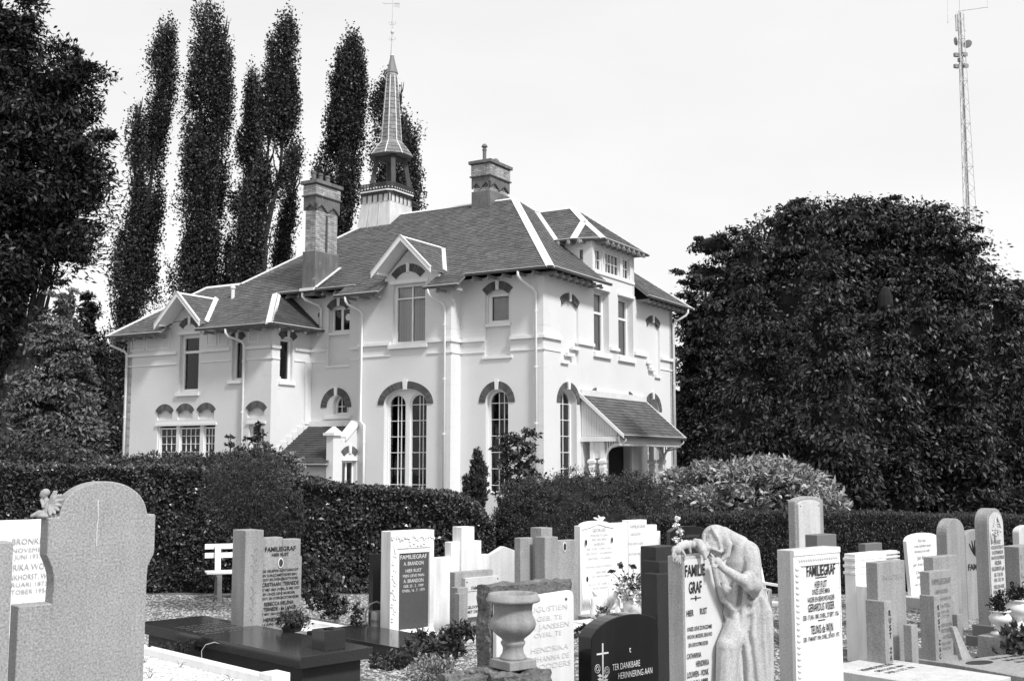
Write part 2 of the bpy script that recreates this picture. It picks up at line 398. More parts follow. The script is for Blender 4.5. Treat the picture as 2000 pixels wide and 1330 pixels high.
# --- right bay of the long front (y=0, x -3.09..0)
panel = segloop(-2.16, -1.2, 4.93, 7.06, 0.10)
lowR = archloop(-2.12, -1.28, 0.6, 3.46, 0.42)
wall_mesh(MB(), PF, rect(-3.09, -0.012, ZB, 7.5), [panel, lowR], 0.32).build('wall', M_WALL, house)
wR = rect(-2.10, -1.26, 6.0, 6.98)
wall_mesh(MB(), PF, offset_loop(panel, -0.01), [wR], 0.16, 0.10).build('recessed_panel', M_WALL, house)
window(PF, wR, 0.17, 0.10, 0.07, curtain='full', rows=())
trim(PF, -2.20, -1.16, 5.90, 5.98, 0.0, 'window_sill', depth=0.14)
segarch(PF, -2.26, -1.10, 7.10, 7.36, 0.26, 10)
trim(PF, -2.24, -1.12, 4.86, 4.93, 0.05, 'window_sill')
window(PF, lowR, 0.20, 0.075, 0.08, cols=(-1.74, -1.55), rows=[3.45 - .52 * k for k in range(6)], curtain=None)
brick_arch(PF, -1.70, 3.46, 0.44, 0.67, 0, 180, 31, ri2=0.44, ro2=0.68)
for a, b in ((-3.09, -2.16), (-1.2, 0.06)):
    trim(PF, a, b, 5.44, 5.54, 0.07); trim(PF, a, b, 5.07, 5.12, 0.03)

# --- centre bay (y=-.57) with gable
gw = rect(-5.42, -4.11, 5.45, 7.45)
dbl = [(-5.74, 0.55), (-4.02, 0.55)] + arc(-4.88, 3.46, 0.86, 0.50, 0, 180, 24)
outer = [(-6.85, ZB), (-3.102, ZB), (-3.102, 7.5), (-3.55, 7.5), (-3.55, 7.66), (-4.66, 8.72), (-5.77, 7.66), (-5.77, 7.5), (-6.85, 7.5)]
wall_mesh(MB(), PC, outer, [gw, dbl], 0.34).build('wall', M_WALL, house)
wall_mesh(MB(), PC, [(-5.76, 0.5), (-4.0, 0.5)] + arc(-4.88, 3.46, 0.88, 0.52, 0, 180, 24),
          [archloop(-5.68, -4.96, 0.62, 3.45, 0.36), archloop(-4.80, -4.08, 0.62, 3.45, 0.36)], 0.10, 0.16).build('tracery_panel', M_STONEW, house)
for a, b in ((-5.68, -4.96), (-4.80, -4.08)):
    window(PC, archloop(a, b, 0.62, 3.45, 0.36), 0.20, 0.05, 0.07, cols=(a + .36, a + .50), rows=[3.45 - .52 * k for k in range(6)])
brick_arch(PC, -4.88, 3.46, 0.88, 1.12, 0, 180, 41, ri2=0.52, ro2=0.76, keyw=0.17)
window(PC, gw, 0.13, 0.09, 0.09, cols=(-4.72,), rows=(6.98,), barw=0.05, curtain='blind')
trim(PC, -5.55, -3.98, 5.30, 5.44, 0.10, 'window_sill')
trim(PC, -5.55, -3.98, 7.46, 7.58, 0.05, 'lintel')
segarch(PC, -5.50, -4.12, 7.80, 8.12, 0.26, 12)
for a, b in ((-6.85, -5.5), (-4.0, -3.03)):
    trim(PC, a, b, 5.44, 5.54, 0.07); trim(PC, a, b, 5.07, 5.12, 0.03)
mC = mR(-3.09)
wall_mesh(MB(), mC, rect(-0.562, 0.3, ZB, 7.5), [], 0.3).build('wall', M_WALL, house)
trim(mC, -0.57, 0.0, 5.44, 5.54, 0.06); trim(mC, -0.57, 0.0, 5.07, 5.12, 0.03)
wall_mesh(MB(), mF(-0.56), rect(-6.86, -6.56, ZB, 7.5), [], 0.56).build('wall', M_WALL, house)

# --- left bay (y=0, x -10.6..-6.85)
lpan = segloop(-8.66, -7.72, 4.93, 7.0, 0.10)
lw = rect(-8.62, -7.76, 6.10, 6.98)
rnd = [(-8.42, 3.22), (-7.72, 3.22)] + arc(-8.07, 3.50, 0.35, 0.40, 0, 180, 18)
wall_mesh(MB(), PL, [(-10.6, 5.8), (-9.7, 5.8), (-9.7, ZB), (-6.56, ZB), (-6.56, 7.5), (-10.6, 7.5)], [lpan, rnd], 0.32).build('wall', M_WALL, house)
wall_mesh(MB(), PL, offset_loop(lpan, -0.01), [lw], 0.16, 0.10).build('recessed_panel', M_WALL, house)
wl = window(PL, lw, 0.17, 0.08, 0.07, cols=(-8.19,), barw=0.10, curtain='left')
dsc = MB(); dsc.lathe([(0.0, 0), (0.12, 0), (0.12, 0.02), (0.0, 0.02)], n=20); o = dsc.build('white_disc', M_PLAST, wl); o.rotation_euler = (R(90), 0, 0); o.location = (-7.93, 0.20, 6.62)
trim(PL, -8.70, -7.68, 6.0, 6.08, 0.0, 'window_sill', depth=0.14)
trim(PL, -8.74, -7.64, 4.86, 4.93, 0.05, 'window_sill')
segarch(PL, -8.76, -7.66, 7.02, 7.30, 0.26, 10)
window(PL, rnd, 0.18, 0.07, 0.07, cols=(-8.16, -7.92), rows=(3.50,), barw=0.025)
brick_arch(PL, -8.27, 3.46, 0.42, 0.68, 0, 180, 31, ri2=0.44, ro2=0.69)
trim(PL, -8.75, -7.6, 3.06, 3.18, 0.08, 'window_sill')
for a, b in ((-9.48, -8.74), (-7.66, -6.85)):
    trim(PL, a, b, 5.44, 5.54, 0.07); trim(PL, a, b, 5.07, 5.12, 0.03)
MB().lathe([(0.0, 0), (0.09, 0), (0.09, 0.03), (0.0, 0.03)], n=16).build('vent_cap', M_CEM, house).rotation_euler = (R(90), 0, 0)
bpy.context.scene.collection.objects[-1].location = (-9.05, -0.01, 6.75)

# --- left wing (y=-1.95, x -16.7..-9.48) with small gable
w1 = rect(-13.92, -12.95, 4.05, 6.12); w2 = rect(-11.34, -10.80, 4.40, 5.80)
tri = rect(-14.95, -12.06, 1.35, 2.86); w4 = rect(-10.46, -9.76, 1.35, 2.86)
blinds = [segloop(a, b, 3.08, 3.32, 0.16) for a, b in ((-14.98, -14.2), (-13.93, -13.17), (-12.90, -12.12), (-10.54, -9.72))]
outer = [(-16.7, ZB), (-9.492, ZB), (-9.492, 6.42), (-12.40, 6.42), (-13.44, 7.42), (-14.48, 6.42), (-16.7, 6.42)]
wall_mesh(MB(), PW, outer, [w1, w2, tri, w4] + blinds, 0.32).build('wall', M_WALL, house)
for bl in blinds: wall_mesh(MB(), PW, offset_loop(bl, -0.01), [], 0.1, 0.07).build('recessed_panel', M_WALL, house)
for a, b in ((-15.06, -14.12), (-14.01, -13.09), (-12.98, -12.04), (-10.62, -9.64)):
    segarch(PW, a, b, 3.42, 3.66, 0.22, 10, key=False)
window(PW, w1, 0.14, 0.12, 0.09, rows=(5.50,), barw=0.09, curtain='left')
trim(PW, -14.02, -12.86, 3.92, 4.04, 0.08, 'window_sill')
trim(PW, -14.02, -12.86, 6.13, 6.24, 0.05, 'lintel')
segarch(PW, -13.98, -12.92, 6.48, 6.75, 0.24, 10)
window(PW, w2, 0.14, 0.08, 0.08)
trim(PW, -11.46, -10.72, 4.28, 4.39, 0.08, 'window_sill')
segarch(PW, -11.48, -10.70, 5.90, 6.12, 0.26, 8)
for a, b, c in ((-14.88, -14.02, 3), (-13.86, -12.84, 4), (-12.66, -12.10, 3)):
    window(PW, rect(a, b, 1.40, 2.80), 0.10, 0.05, 0.07, cols=[a + .05 + (b - a - .1) * k / c for k in range(1, c)], rows=(1.66, 1.94, 2.22, 2.50))
for a, b in ((-14.95, -14.88), (-14.02, -13.86), (-12.84, -12.66), (-12.10, -12.06)):
    mbox(MB(), PW, a, b, 0.05, 0.2, 1.35, 2.86).build('window_post', M_STONEW, house)
trim(PW, -15.02, -11.98, 2.87, 2.95, 0.05, 'lintel'); trim(PW, -10.54, -9.68, 2.87, 2.95, 0.05, 'lintel')
window(PW, w4, 0.12, 0.07, 0.07, cols=(-10.20, -9.98), rows=(1.66, 1.94, 2.22, 2.50))
for a, b in ((-16.7, -14.05), (-12.85, -11.42), (-10.70, -9.42)):
    trim(PW, a, b, 5.44, 5.54, 0.07); trim(PW, a, b, 5.07, 5.12, 0.03)
for a, b in ((-16.5, -15.75), (-15.65, -14.95), (-14.9, -14.45), (-12.6, -12.1), (-12.0, -11.55), (-10.6, -10.1)):       # panelled frieze under the eaves
    f = MB(); wall_mesh(f, PW, rect(a, b, 5.66, 6.30), [rect(a + .05, b - .05, 5.71, 6.25)], 0.03, -0.02); f.build('frieze_panel', M_STONEW, house)
# wing return wall (faces the entrance side)
wr = rect(-1.55, -0.92, 4.36, 5.80)
wall_mesh(MB(), PRW, rect(-1.942, 0.3, ZB, 6.42), [wr], 0.3).build('wall', M_WALL, house)
window(PRW, wr, 0.13, 0.07, 0.08, curtain='left')
trim(PRW, -1.62, -0.80, 4.22, 4.35, 0.07, 'window_sill')
segarch(PRW, -1.66, -0.70, 5.92, 6.16, 0.26, 9)
trim(PRW, -2.02, -1.56, 5.44, 5.54, 0.07); trim(PRW, -0.84, 0, 5.44, 5.54, 0.07); trim(PRW, -1.98, -1.56, 5.07, 5.12, 0.03); trim(PRW, -0.84, 0, 5.07, 5.12, 0.03)
wall_mesh(MB(), mR(-16.4), rect(-1.95, 3.0, ZB, 6.42), [], 0.3).build('wall', M_WALL, house)
wall_mesh(MB(), mF(2.9), rect(-16.7, -9.7, ZB, 6.1), [], 0.3).build('wall', M_WALL, house)
MB().box(-9.47, -9.40, -0.28, -0.001, 2.9, 5.06).build('pilaster_strip', M_STONEW, house)

# --- entrance front (x=0)
t1 = rect(3.50, 4.66, 5.30, 7.45); t2 = rect(5.42, 6.66, 5.30, 7.45)
n1_ = segloop(1.16, 2.36, 4.75, 6.80, 0.14); n2_ = segloop(7.84, 9.04, 4.75, 6.80, 0.14)
a1_ = archloop(1.08, 2.20, 0.6, 3.46, 0.46); a2_ = archloop(7.78, 8.90, 0.6, 3.46, 0.46)
door = rect(4.44, 6.26, 0.0, 2.12)
dw = [rect(3.62, 4.16, 8.12, 8.88), rect(4.42, 5.60, 8.12, 8.88), rect(5.84, 6.42, 8.12, 8.88)]
outer = [(0.008, ZB), (10.3, ZB), (10.3, 7.5), (6.80, 7.5), (6.80, 9.22), (3.44, 9.22), (3.44, 7.5), (0.008, 7.5)]
wall_mesh(MB(), PR, outer, [t1, t2, n1_, n2_, a1_, a2_, door] + dw, 0.36).build('wall', M_WALL, house)
for n_ in (n1_, n2_): wall_mesh(MB(), PR, offset_loop(n_, -0.01), [], 0.1, 0.08).build('recessed_panel', M_WALL, house)
for t in (t1, t2):
    window(PR, t, 0.24, 0.10, 0.09, rows=(6.70,), barw=0.08, curtain='full')
    trim(PR, t[0][0] - .08, t[1][0] + .08, 5.12, 5.29, 0.10, 'window_sill'); trim(PR, t[0][0] - .06, t[1][0] + .06, 7.46, 7.56, 0.07, 'lintel')
window(PR, a1_, 0.22, 0.07, 0.08, cols=(1.5, 1.7), rows=[3.45 - .52 * k for k in range(6)])
window(PR, a2_, 0.22, 0.07, 0.08, cols=(8.2, 8.4), rows=[3.45 - .52 * k for k in range(6)])
brick_arch(PR, 1.64, 3.46, 0.58, 0.80, 0, 180, 33, ri2=0.48, ro2=0.69, keyw=0.16)
brick_arch(PR, 8.34, 3.46, 0.58, 0.80, 0, 180, 33, ri2=0.48, ro2=0.69, keyw=0.16)
brick_arch(PR, 3.66, 3.5, 0.22, 0.60, 92, 180, 12, key=False, ro2=0.58)
brick_arch(PR, 6.20, 3.5, 0.22, 0.60, 0, 88, 12, key=False, ro2=0.58)
segarch(PR, 1.08, 2.44, 6.82, 7.06, 0.24, 13); segarch(PR, 7.76, 9.12, 6.82, 7.06, 0.24, 13)
for i, w_ in enumerate(dw):
    u0, u1 = w_[0][0], w_[1][0]; nc = (2, 4, 2)[i]
    window(PR, w_, 0.06, 0.05, 0.07, cols=[u0 + .05 + (u1 - u0 - .1) * k / nc for k in range(1, nc)], rows=(8.50,), barw=0.025, curtain='full')
trim(PR, 3.5, 6.75, 8.0, 8.09, 0.05, 'window_sill')
for a, b, z in ((2.24, 3.44, 5.44), (1.84, 2.34, 5.22), (1.46, 1.98, 4.98), (1.10, 1.60, 4.72), (4.68, 5.40, 5.44), (6.70, 7.86, 5.44), (7.72, 8.20, 5.20), (8.08, 8.56, 4.96), (8.50, 9.02, 4.72), (9.06, 10.36, 5.44), (-0.06, 1.14, 5.44)):
    trim(PR, a, b, z, z + 0.11, 0.08)
for a, b in ((0, 1.12), (9.08, 10.3)): trim(PR, a, b, 5.07, 5.12, 0.03)
# dormer cheeks, one with a small window
sw = rect(-0.62, -0.12, 8.38, 8.92)
wall_mesh(MB(), mF(3.44), [(-2.3, 8.0), (-0.36, 8.0), (-0.36, 7.5), (0.001, 7.5), (0.001, 9.22), (-2.3, 9.22)], [sw], 0.2, -0.002).build('dormer_cheek', M_WALL, house)
window(mF(3.44), sw, 0.05, 0.10, 0.06, curtain='full')
wall_mesh(MB(), mF(6.60), [(-2.3, 8.0), (-0.36, 8.0), (-0.36, 7.5), (0.0, 7.5), (0.0, 9.22), (-2.3, 9.22)], [], 0.2, 0.002).build('dormer_cheek', M_WALL, house)
wall_mesh(MB(), mF(10.0), rect(-12.6, 0.0, ZB, 7.5), [], 0.3, -.002).build('wall', M_WALL, house)
wall_mesh(MB(), mR(-12.3), rect(3.0, 10.3, ZB, 7.5), [], 0.3).build('wall', M_WALL, house)
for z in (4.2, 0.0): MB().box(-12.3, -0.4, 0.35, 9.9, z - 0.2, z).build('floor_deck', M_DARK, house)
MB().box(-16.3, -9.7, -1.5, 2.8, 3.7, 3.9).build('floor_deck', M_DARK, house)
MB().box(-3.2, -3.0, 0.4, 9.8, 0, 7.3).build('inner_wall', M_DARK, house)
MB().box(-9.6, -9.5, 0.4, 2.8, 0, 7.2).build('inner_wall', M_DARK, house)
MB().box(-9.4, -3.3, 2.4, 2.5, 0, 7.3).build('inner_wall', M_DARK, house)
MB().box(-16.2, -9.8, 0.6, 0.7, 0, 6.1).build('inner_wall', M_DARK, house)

# quoin blocks at the corners, barely proud of the stucco
qa = MB().box(-0.42, 0.004, -0.004, 0.30, 0, 0.435).mesh('quoin'); qb = MB().box(-0.28, 0.004, -0.004, 0.46, 0, 0.435).mesh('quoin')
for me in (qa, qb): me.materials.append(M_WALL)
for cx, cy in ((0, 0), (-3.09, -0.57), (-9.48, -1.95)):
    for k in range(16 if cx > -9 else 13):
        z = 0.0 + 0.45 * k
        if z < 5.6 and z + 0.43 > 5.0: continue
        o = bpy.data.objects.new('quoin', (qa, qb)[k % 2]); COL.objects.link(o); o.parent = house; o.location = (cx, cy, z)

# ------------------------------------------------------------------ roofs
def plane3(p, s=0.70, c=7.98): return (p[0], p[1], c + s * p[1])
def slates(poly3, parent, name='slates', mt=None, course=0.145, width=0.24, board=True, thick=0.07, bmat=None):
    P_ = [Vector(p) for p in poly3]
    n = Vector((0, 0, 0))
    for i in range(len(P_)): n += P_[i - 1].cross(P_[i])
    n.normalize()
    if n.z < 0: n = -n
    up = Vector((0, 0, 1)) - n * n.z; up.normalize(); s = up.cross(n).normalized()
    o = P_[0]; q = [((p - o).dot(s), (p - o).dot(up)) for p in P_]
    base = None
    if board:
        b = MB(); tr = tessellate_polygon([[Vector((a[0], a[1], 0)) for a in q]])
        b.add([p for p in P_] + [p - n * thick for p in P_], [tuple(t) for t in tr] + [tuple(k + len(P_) for k in t) for t in tr] + [(i, (i + 1) % len(P_), len(P_) + (i + 1) % len(P_), len(P_) + i) for i in range(len(P_))])
        base = b.build('roof_plane', bmat or M_SOFF, parent)
    m_ = MB(); s0 = min(a[0] for a in q); s1 = max(a[0] for a in q); t0 = min(a[1] for a in q); t1 = max(a[1] for a in q)
    t = t0; row = 0
    while t < t1:
        x = s0 - width * (0.5 if row % 2 else 0) - random.uniform(0, .03)
        ts = t + course * 0.5
        # clip the course to the polygon: intervals of s at this height
        xs = []
        for i in range(len(q)):
            a, b = q[i - 1], q[i]
            if (a[1] > ts) != (b[1] > ts): xs.append(a[0] + (b[0] - a[0]) * (ts - a[1]) / (b[1] - a[1]))
        xs.sort(); iv = list(zip(xs[::2], xs[1::2]))
        while x < s1:
            w_ = width * random.uniform(0.93, 1.07)
            for lo, hi in iv:
                xa, xb = max(x + 0.004, lo), min(x + w_ - 0.004, hi)
                if xb - xa > 0.03:
                    h = 0.016 + random.uniform(0, 0.010); dz = random.uniform(-0.008, 0.008)
                    A = o + s * xa + up * (t + dz) + n * h; B = o + s * xb + up * (t + dz) + n * (h + random.uniform(-.003, .003))
                    C_ = o + s * xb + up * (t + course * 1.12) + n * 0.004; D_ = o + s * xa + up * (t + course * 1.12) + n * 0.004
                    m_.add([A, B, C_, D_, A - n * h, B - n * h], [(0, 1, 2, 3), (4, 5, 1, 0)])
            x += w_
        t += course; row += 1
    m_.build(name, mt or M_SLATE, base if base is not None else parent, kind='stuff')
    return base
def strip(p, q, into, w=0.14, h=0.03, name='lead_strip', parent=house, mt=None):
    """flat strip of lead beside line p-q, lying towards the point 'into'"""
    p, q, c = Vector(p), Vector(q), Vector(into); d = (q - p).normalized(); a = (c - p); a -= d * a.dot(d); a.normalize(); n = d.cross(a).normalized()
    if n.z < 0: n = -n
    b = MB(); b.prism([p + n * .01, q + n * .01, q + a * w + n * .01, p + a * w + n * .01], n * h)
    return b.build(name, mt or M_LEAD, parent)
AX = (-3.84, 4.7, 11.27); AL = (-10.0, 4.7, 11.27); ER = (0.6, -0.6, 7.56); WL = (-17.22, -2.55, 6.195); WR1 = (-15.1, 0.4, 8.26); WR2 = (-13.3, 0.4, 8.26); WH = (-10.51, -0.6, 7.56); WE = (-8.98, -2.55, 6.195)
fp = [(-3.84, 4.7), (.6, -.6), (-2.5, -.6), (-2.5, -1.17), (-3.7, -1.17), (-3.7, -.57), (-5.65, -.57), (-5.65, -1.17), (-7.4, -1.17), (-7.4, -.6), (-10.51, -.6), (-8.98, -2.55), (-12.5, -2.55), (-12.5, -1.95), (-14.35, -1.95), (-14.35, -2.55), (-17.22, -2.55), (-15.1, .4), (-13.3, .4), (-10.0, 4.7)]
slates([plane3(p) for p in fp], house)
def rz_(x): return 7.56 + 0.8356 * (0.6 - x)
rp_ = [(-3.84, 4.7), (.6, -.6), (.6, 3.44), (-0.02, 3.44), (-0.02, 6.80), (.6, 6.80), (.6, 11.0)]
slates([(x, y, rz_(x)) for x, y in rp_], house)
# return hip of the wing
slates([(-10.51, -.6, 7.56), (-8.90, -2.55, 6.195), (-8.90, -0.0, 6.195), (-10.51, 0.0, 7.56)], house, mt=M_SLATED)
# hidden rear slopes, plain
bk = MB()
bk.add([AX, AL, (-13, 11, 7.56), (.6, 11, 7.56)], [(0, 1, 2, 3)]); bk.add([AL, WR2, (-13, 11, 7.56)], [(0, 1, 2)])
bk.add([WR1, WR2, (-12.9, 3.5, 6.2), (-17.22, 3.5, 6.2)], [(0, 1, 2, 3)]); bk.add([WR1, WL, (-17.22, 3.5, 6.2)], [(0, 1, 2)])
bk.build('rear_roof', M_SLATE, house)
mid = (-4, 1, 8.7)
strip(AX, ER, mid, 0.14); strip(AX, ER, (0, 5, 8.06), 0.14)
strip(AX, AL, mid, 0.14); strip(AL, WR2, (-10, 1, 8.7), 0.14); strip(WR2, WR1, (-14, -1, 7.28), 0.16); strip(WR1, WL, (-14, -2, 6.6), 0.16)
strip(AX, (.6, 11.0, 7.56), (0, 5, 8.06), 0.14)
strip(WH, WE, (-12, -1.5, 6.93), 0.20); strip(WH, WE, (-9.3, -0.5, 6.5), 0.10)
# gutters (bright lip, dark bead below) along the eaves
def gutter(p, q, parent=house):
    p, q = Vector(p), Vector(q)
    o = MB().bar(p + Vector((0, 0, -.03)), q + Vector((0, 0, -.03)), 0.09, 0.07).build('gutter', M_DWOOD, parent)
    MB().bar(p + Vector((0, 0, .016)), q + Vector((0, 0, .016)), 0.10, 0.018).build('gutter_lip', M_LEAD, o)
ez, cz_, wz = 7.56, 7.16, 6.195
for a, b in (((.6, -.62, ez), (-2.5, -.62, ez)), ((-2.42, -1.19, cz_), (-3.75, -1.19, cz_)), ((-5.6, -1.19, cz_), (-7.45, -1.19, cz_)), ((-7.0, -.62, ez), (-10.5, -.62, ez)), ((-8.9, -2.57, wz), (-12.5, -2.57, wz)), ((-14.3, -2.57, wz), (-17.25, -2.57, wz)),
             ((-8.88, -2.57, wz), (-8.88, 0, wz)), ((.62, -.62, ez), (.62, 3.6, ez)), ((.62, 6.7, ez), (.62, 11.0, ez))): gutter(a, b)
# rafter ends
re_ = MB().box(-0.035, 0.035, -0.50, 0.0, -0.09, 0.0).taper((-.035, .035, -.53, -.44), (-.05, .05, -.55, -.42), -.15, -.09).mesh('rafter_end'); re_.materials.append(M_RAFT)
def rafters(fn, us, rot):
    for u in us:
        o = bpy.data.objects.new('rafter_end', re_); COL.objects.link(o); o.parent = house; o.location = fn(u); o.rotation_euler = (0, 0, rot)
fr = lambda a, b, s=0.55: [a + s * k for k in range(int((b - a) / s) + 1)]
rafters(lambda u: (u, 0.02, 7.50), fr(-2.3, 0.4), 0); rafters(lambda u: (u, 0.02, 7.50), fr(-10.2, -7.5), 0)
rafters(lambda u: (u, -0.55, 7.12), [-2.7, -3.3, -5.9, -6.45, -7.0], 0)
rafters(lambda u: (u, -1.93, 6.14), fr(-16.9, -14.6) + fr(-12.2, -9.3), 0)
rafters(lambda u: (-0.02, u, 7.50), fr(0.0, 3.2, 0.45) + fr(7.1, 10.8, 0.45), math.pi / 2)
rafters(lambda u: (-9.46, u, 6.14), [-2.2, -1.55, -0.9, -0.25], math.pi / 2)

# gablets over the tall windows
def gablet(xc, y0, zr, half, ze, yr, ye, bw_=0.14):
    A = (xc, y0, zr); Bk = (xc, yr, zr)
    for sgn in (1, -1):
        E0 = (xc + sgn * half, y0, ze); E1 = (xc + sgn * half, ye, ze)
        slates([A, Bk, E1, E0], house, thick=0.06, bmat=M_PAINT)
        # barge board
        b = MB(); dn = Vector((0, 0, -1)) * 0.17
        b.prism([Vector(A) + Vector((0, -0.03, 0.03)), Vector(E0) + Vector((0, -0.03, 0.03)), Vector(E0) + Vector((0, -0.03, 0.03)) + dn, Vector(A) + Vector((0, -0.03, 0.03)) + dn], (0, 0.04, 0))
        o = b.build('barge_board', M_PAINT, house)
        MB().bar(Vector(A) + Vector((0, 0.0, .045)), Vector(E0) + Vector((0, 0.0, .045)), 0.10, 0.02).build('capping', M_LEAD, o)
        strip(Bk, E1, A, 0.16) if sgn > 0 else None
        MB().bar((xc + sgn * half * .86, y0 + .05, ze + .05), (xc + sgn * half * .86, ye + .3, ze + .05), 0.09, 0.12).build('purlin', M_PAINT, house)
    strip(A, Bk, (xc + half, y0, ze), 0.10); strip(A, Bk, (xc - half, y0, ze), 0.10)
gablet(-4.66, -1.20, 8.92, 1.20, 7.76, 1.34, -0.31)
gablet(-13.44, -2.58, 7.55, 1.13, 6.44, -0.62, -2.18)

# dormer roof on the entrance front
DA = (-1.65, 5.15, 10.75); DB = (-3.22, 5.15, 10.75); c1 = (-0.55, 3.1, 9.15); c2 = (0.4, 3.5, 9.15); c3 = (0.4, 7.2, 9.15)
hx = lambda t: (-1.65 + 2.05 * t, 5.15 - 2.05 * t, 10.75 - 1.6 * t); HM = hx(0.47)
dl = [DA, DB, (-1.30, 3.1, 9.15), c1, HM]
slates(dl, house, thick=0.06); slates([DA, HM, c2, c3], house, thick=0.06); slates([HM, c1, c2], house, thick=0.06, course=0.12)
MB().add([DA, DB, (-1.30, 7.2, 9.15), c3], [(0, 1, 2, 3)]).build('rear_roof', M_SLATE, house)
MB().prism([(-1.3, 3.1, 9.14), (c1[0], c1[1], 9.14), (c2[0], c2[1], 9.14), (c3[0], c3[1], 9.14), (-1.3, 7.2, 9.14)], (0, 0, -0.05)).build('soffit', M_SOFF, house)
strip(DA, HM, (-1.3, 3.6, 9.6), 0.13); strip(DA, HM, (0, 5.5, 9.5), 0.13); strip(HM, c1, (-1.3, 3.4, 9.4), 0.12); strip(HM, c1, c2, 0.12); strip(HM, c2, c1, 0.12); strip(HM, c2, c3, 0.14)
strip(DA, DB, (-1.3, 3.1, 9.15), 0.12); strip(DA, c3, c2, 0.12); strip(DB, (-1.30, 3.1, 9.15), DA, 0.14)
for a, b in (((-1.35, 3.08, 9.15), c1), (c1, c2), (c2, c3)): gutter(a, b)
rafters(lambda u: (-0.02, u, 9.10), fr(3.7, 7.0, 0.42), math.pi / 2); rafters(lambda u: (u, 3.46, 9.10), [-1.1, -0.7, -0.3], 0)

# ------------------------------------------------------------------ chimneys
def bricks_ring(mb, x0, x1, y0, y1, z0, z1, ch=0.066):
    z = z0; r_ = 0
    while z + ch <= z1 + 0.005:
        for (a0, a1, fix, ax) in ((x0, x1, y0, 0), (x0, x1, y1, 0), (y0, y1, x0, 1), (y0, y1, x1, 1)):
            a = a0 - (0.11 if r_ % 2 else 0.0)
            while a < a1 - 0.01:
                b0, b1 = max(a + .005, a0), min(a + 0.215, a1)
                if b1 - b0 > 0.03:
                    j = random.uniform(0.004, 0.012)
                    if ax == 0: mb.box(b0, b1, fix - (j if fix == y0 else 0.02), fix + (j if fix == y1 else 0.02), z + .005, z + ch - .005)
                    else: mb.box(fix - (j if fix == x0 else 0.02), fix + (j if fix == x1 else 0.02), b0, b1, z + .005, z + ch - .005)
                a += 0.22
        z += ch; r_ += 1
def chimney(x0, x1, y0, y1, zb, z1, z2, z3, z4, flue):
    """zb base, z1 top of rendered base, z2 zigzag band, z3 moulding, z4 cap"""
    core = MB(); core.box(x0 + .01, x1 - .01, y0 + .01, y1 - .01, zb, z4).build('chimney', M_MORT, house); ch = COL.objects[-1]
    MB().box(x0 - .06, x1 + .06, y0 - .06, y1 + .06, zb, z1).build('rendered_base', M_CEM, ch, bevel=0.01)
    b = MB(); bricks_ring(b, x0, x1, y0, y1, z1, z2 + 0.1); bricks_ring(b, x0 - .07, x1 + .07, y0 - .07, y1 + .07, z3 + .06, z4 - 0.0); b.build('brickwork', M_BRICK, ch, kind='stuff')
    MB().box(x0 - .06, x1 + .06, y0 - .06, y1 + .06, z3 + .04, z4).build('head_core', M_MORT, ch)
    # corbelled zigzag band: stepped teeth hanging down on every face
    zz = MB(); zm = z2 + 0.30
    zz.box(x0 - .06, x1 + .06, y0 - .06, y1 + .06, zm, z3)
    def teeth(a0, a1, n, f):
        w = (a1 - a0) / n
        for i in range(n + 1):
            c = a0 + w * i
            for k, hw in enumerate((0.46, 0.33, 0.2, 0.1)):
                f(max(a0, c - w * hw), min(a1, c + w * hw), zm - 0.055 * (k + 1), zm - 0.055 * k)
    teeth(x0 - .06, x1 + .06, 1 if x1 - x0 < .55 else 2, lambda a, b_, c, d: zz.box(a, b_, y0 - .06, y0 + .02, c, d))
    teeth(y0 - .06, y1 + .06, 2, lambda a, b_, c, d: zz.box(x1 - .02, x1 + .06, a, b_, c, d))
    zz.build('corbel_band', M_CEM, ch)
    MB().box(x0 - .12, x1 + .12, y0 - .12, y1 + .12, z3, z3 + .05).build('moulding', M_CEM, ch, bevel=0.01)
    MB().box(x0 - .15, x1 + .15, y0 - .15, y1 + .15, z4, z4 + .12).taper((x0 - .14, x1 + .14, y0 - .14, y1 + .14), (x0 + .05, x1 - .05, y0 + .1, y1 - .1), z4 + .12, z4 + .2).build('cap', M_CEM, ch, bevel=0.008)
    xc = (x0 + x1) / 2
    for (dy, hgt, rr, cowl) in flue:
        p = MB(); p.lathe([(rr * .95, 0), (rr, hgt * .7), (rr * 1.25, hgt * .75), (rr * 1.25, hgt * .82), (rr, hgt * .85), (rr * .9, hgt)] + ([(rr * 1.7, hgt), (rr * 1.5, hgt + .05), (rr * .9, hgt + .11), (.01, hgt + .13)] if cowl else [(rr * .6, hgt)]), c=(xc, y0 + dy, z4 + .17), n=14)
        p.build('chimney_pot', M_CEM, ch, smooth=False)
chimney(-9.33, -8.87, -0.55, 0.62, 7.35, 8.95, 10.35, 10.92, 11.36, ((0.12, .32, .085, False), (0.50, .32, .085, False), (0.88, .32, .085, False)))
MB().box(-8.90, -8.83, -0.02, 0.06, 9.0, 10.3).build('flue_dark_strip', M_MORTD, house)  # raised dark strip down the chimney shaft
chimney(-5.40, -4.70, 4.32, 5.62, 10.8, 11.62, 11.66, 12.16, 12.66, ((0.2, .52, .07, True), (1.0, .14, .08, True)))
strip((-8.80, -0.62, 7.62), (-8.80, 0.7, 8.5), (-8.4, 0, 8.0), 0.10)
MB().bar((-9.42, -0.66, 7.58), (-8.78, -0.66, 7.58), 0.10, 0.10).build('lead_flashing', M_LEAD, house)
MB().lathe([(0.07, -.1), (0.07, .38), (.10, .40), (.10, .46), (.02, .52)], (-12.7, -0.62, 7.5), 12).build('vent_pipe', M_LEAD, house)

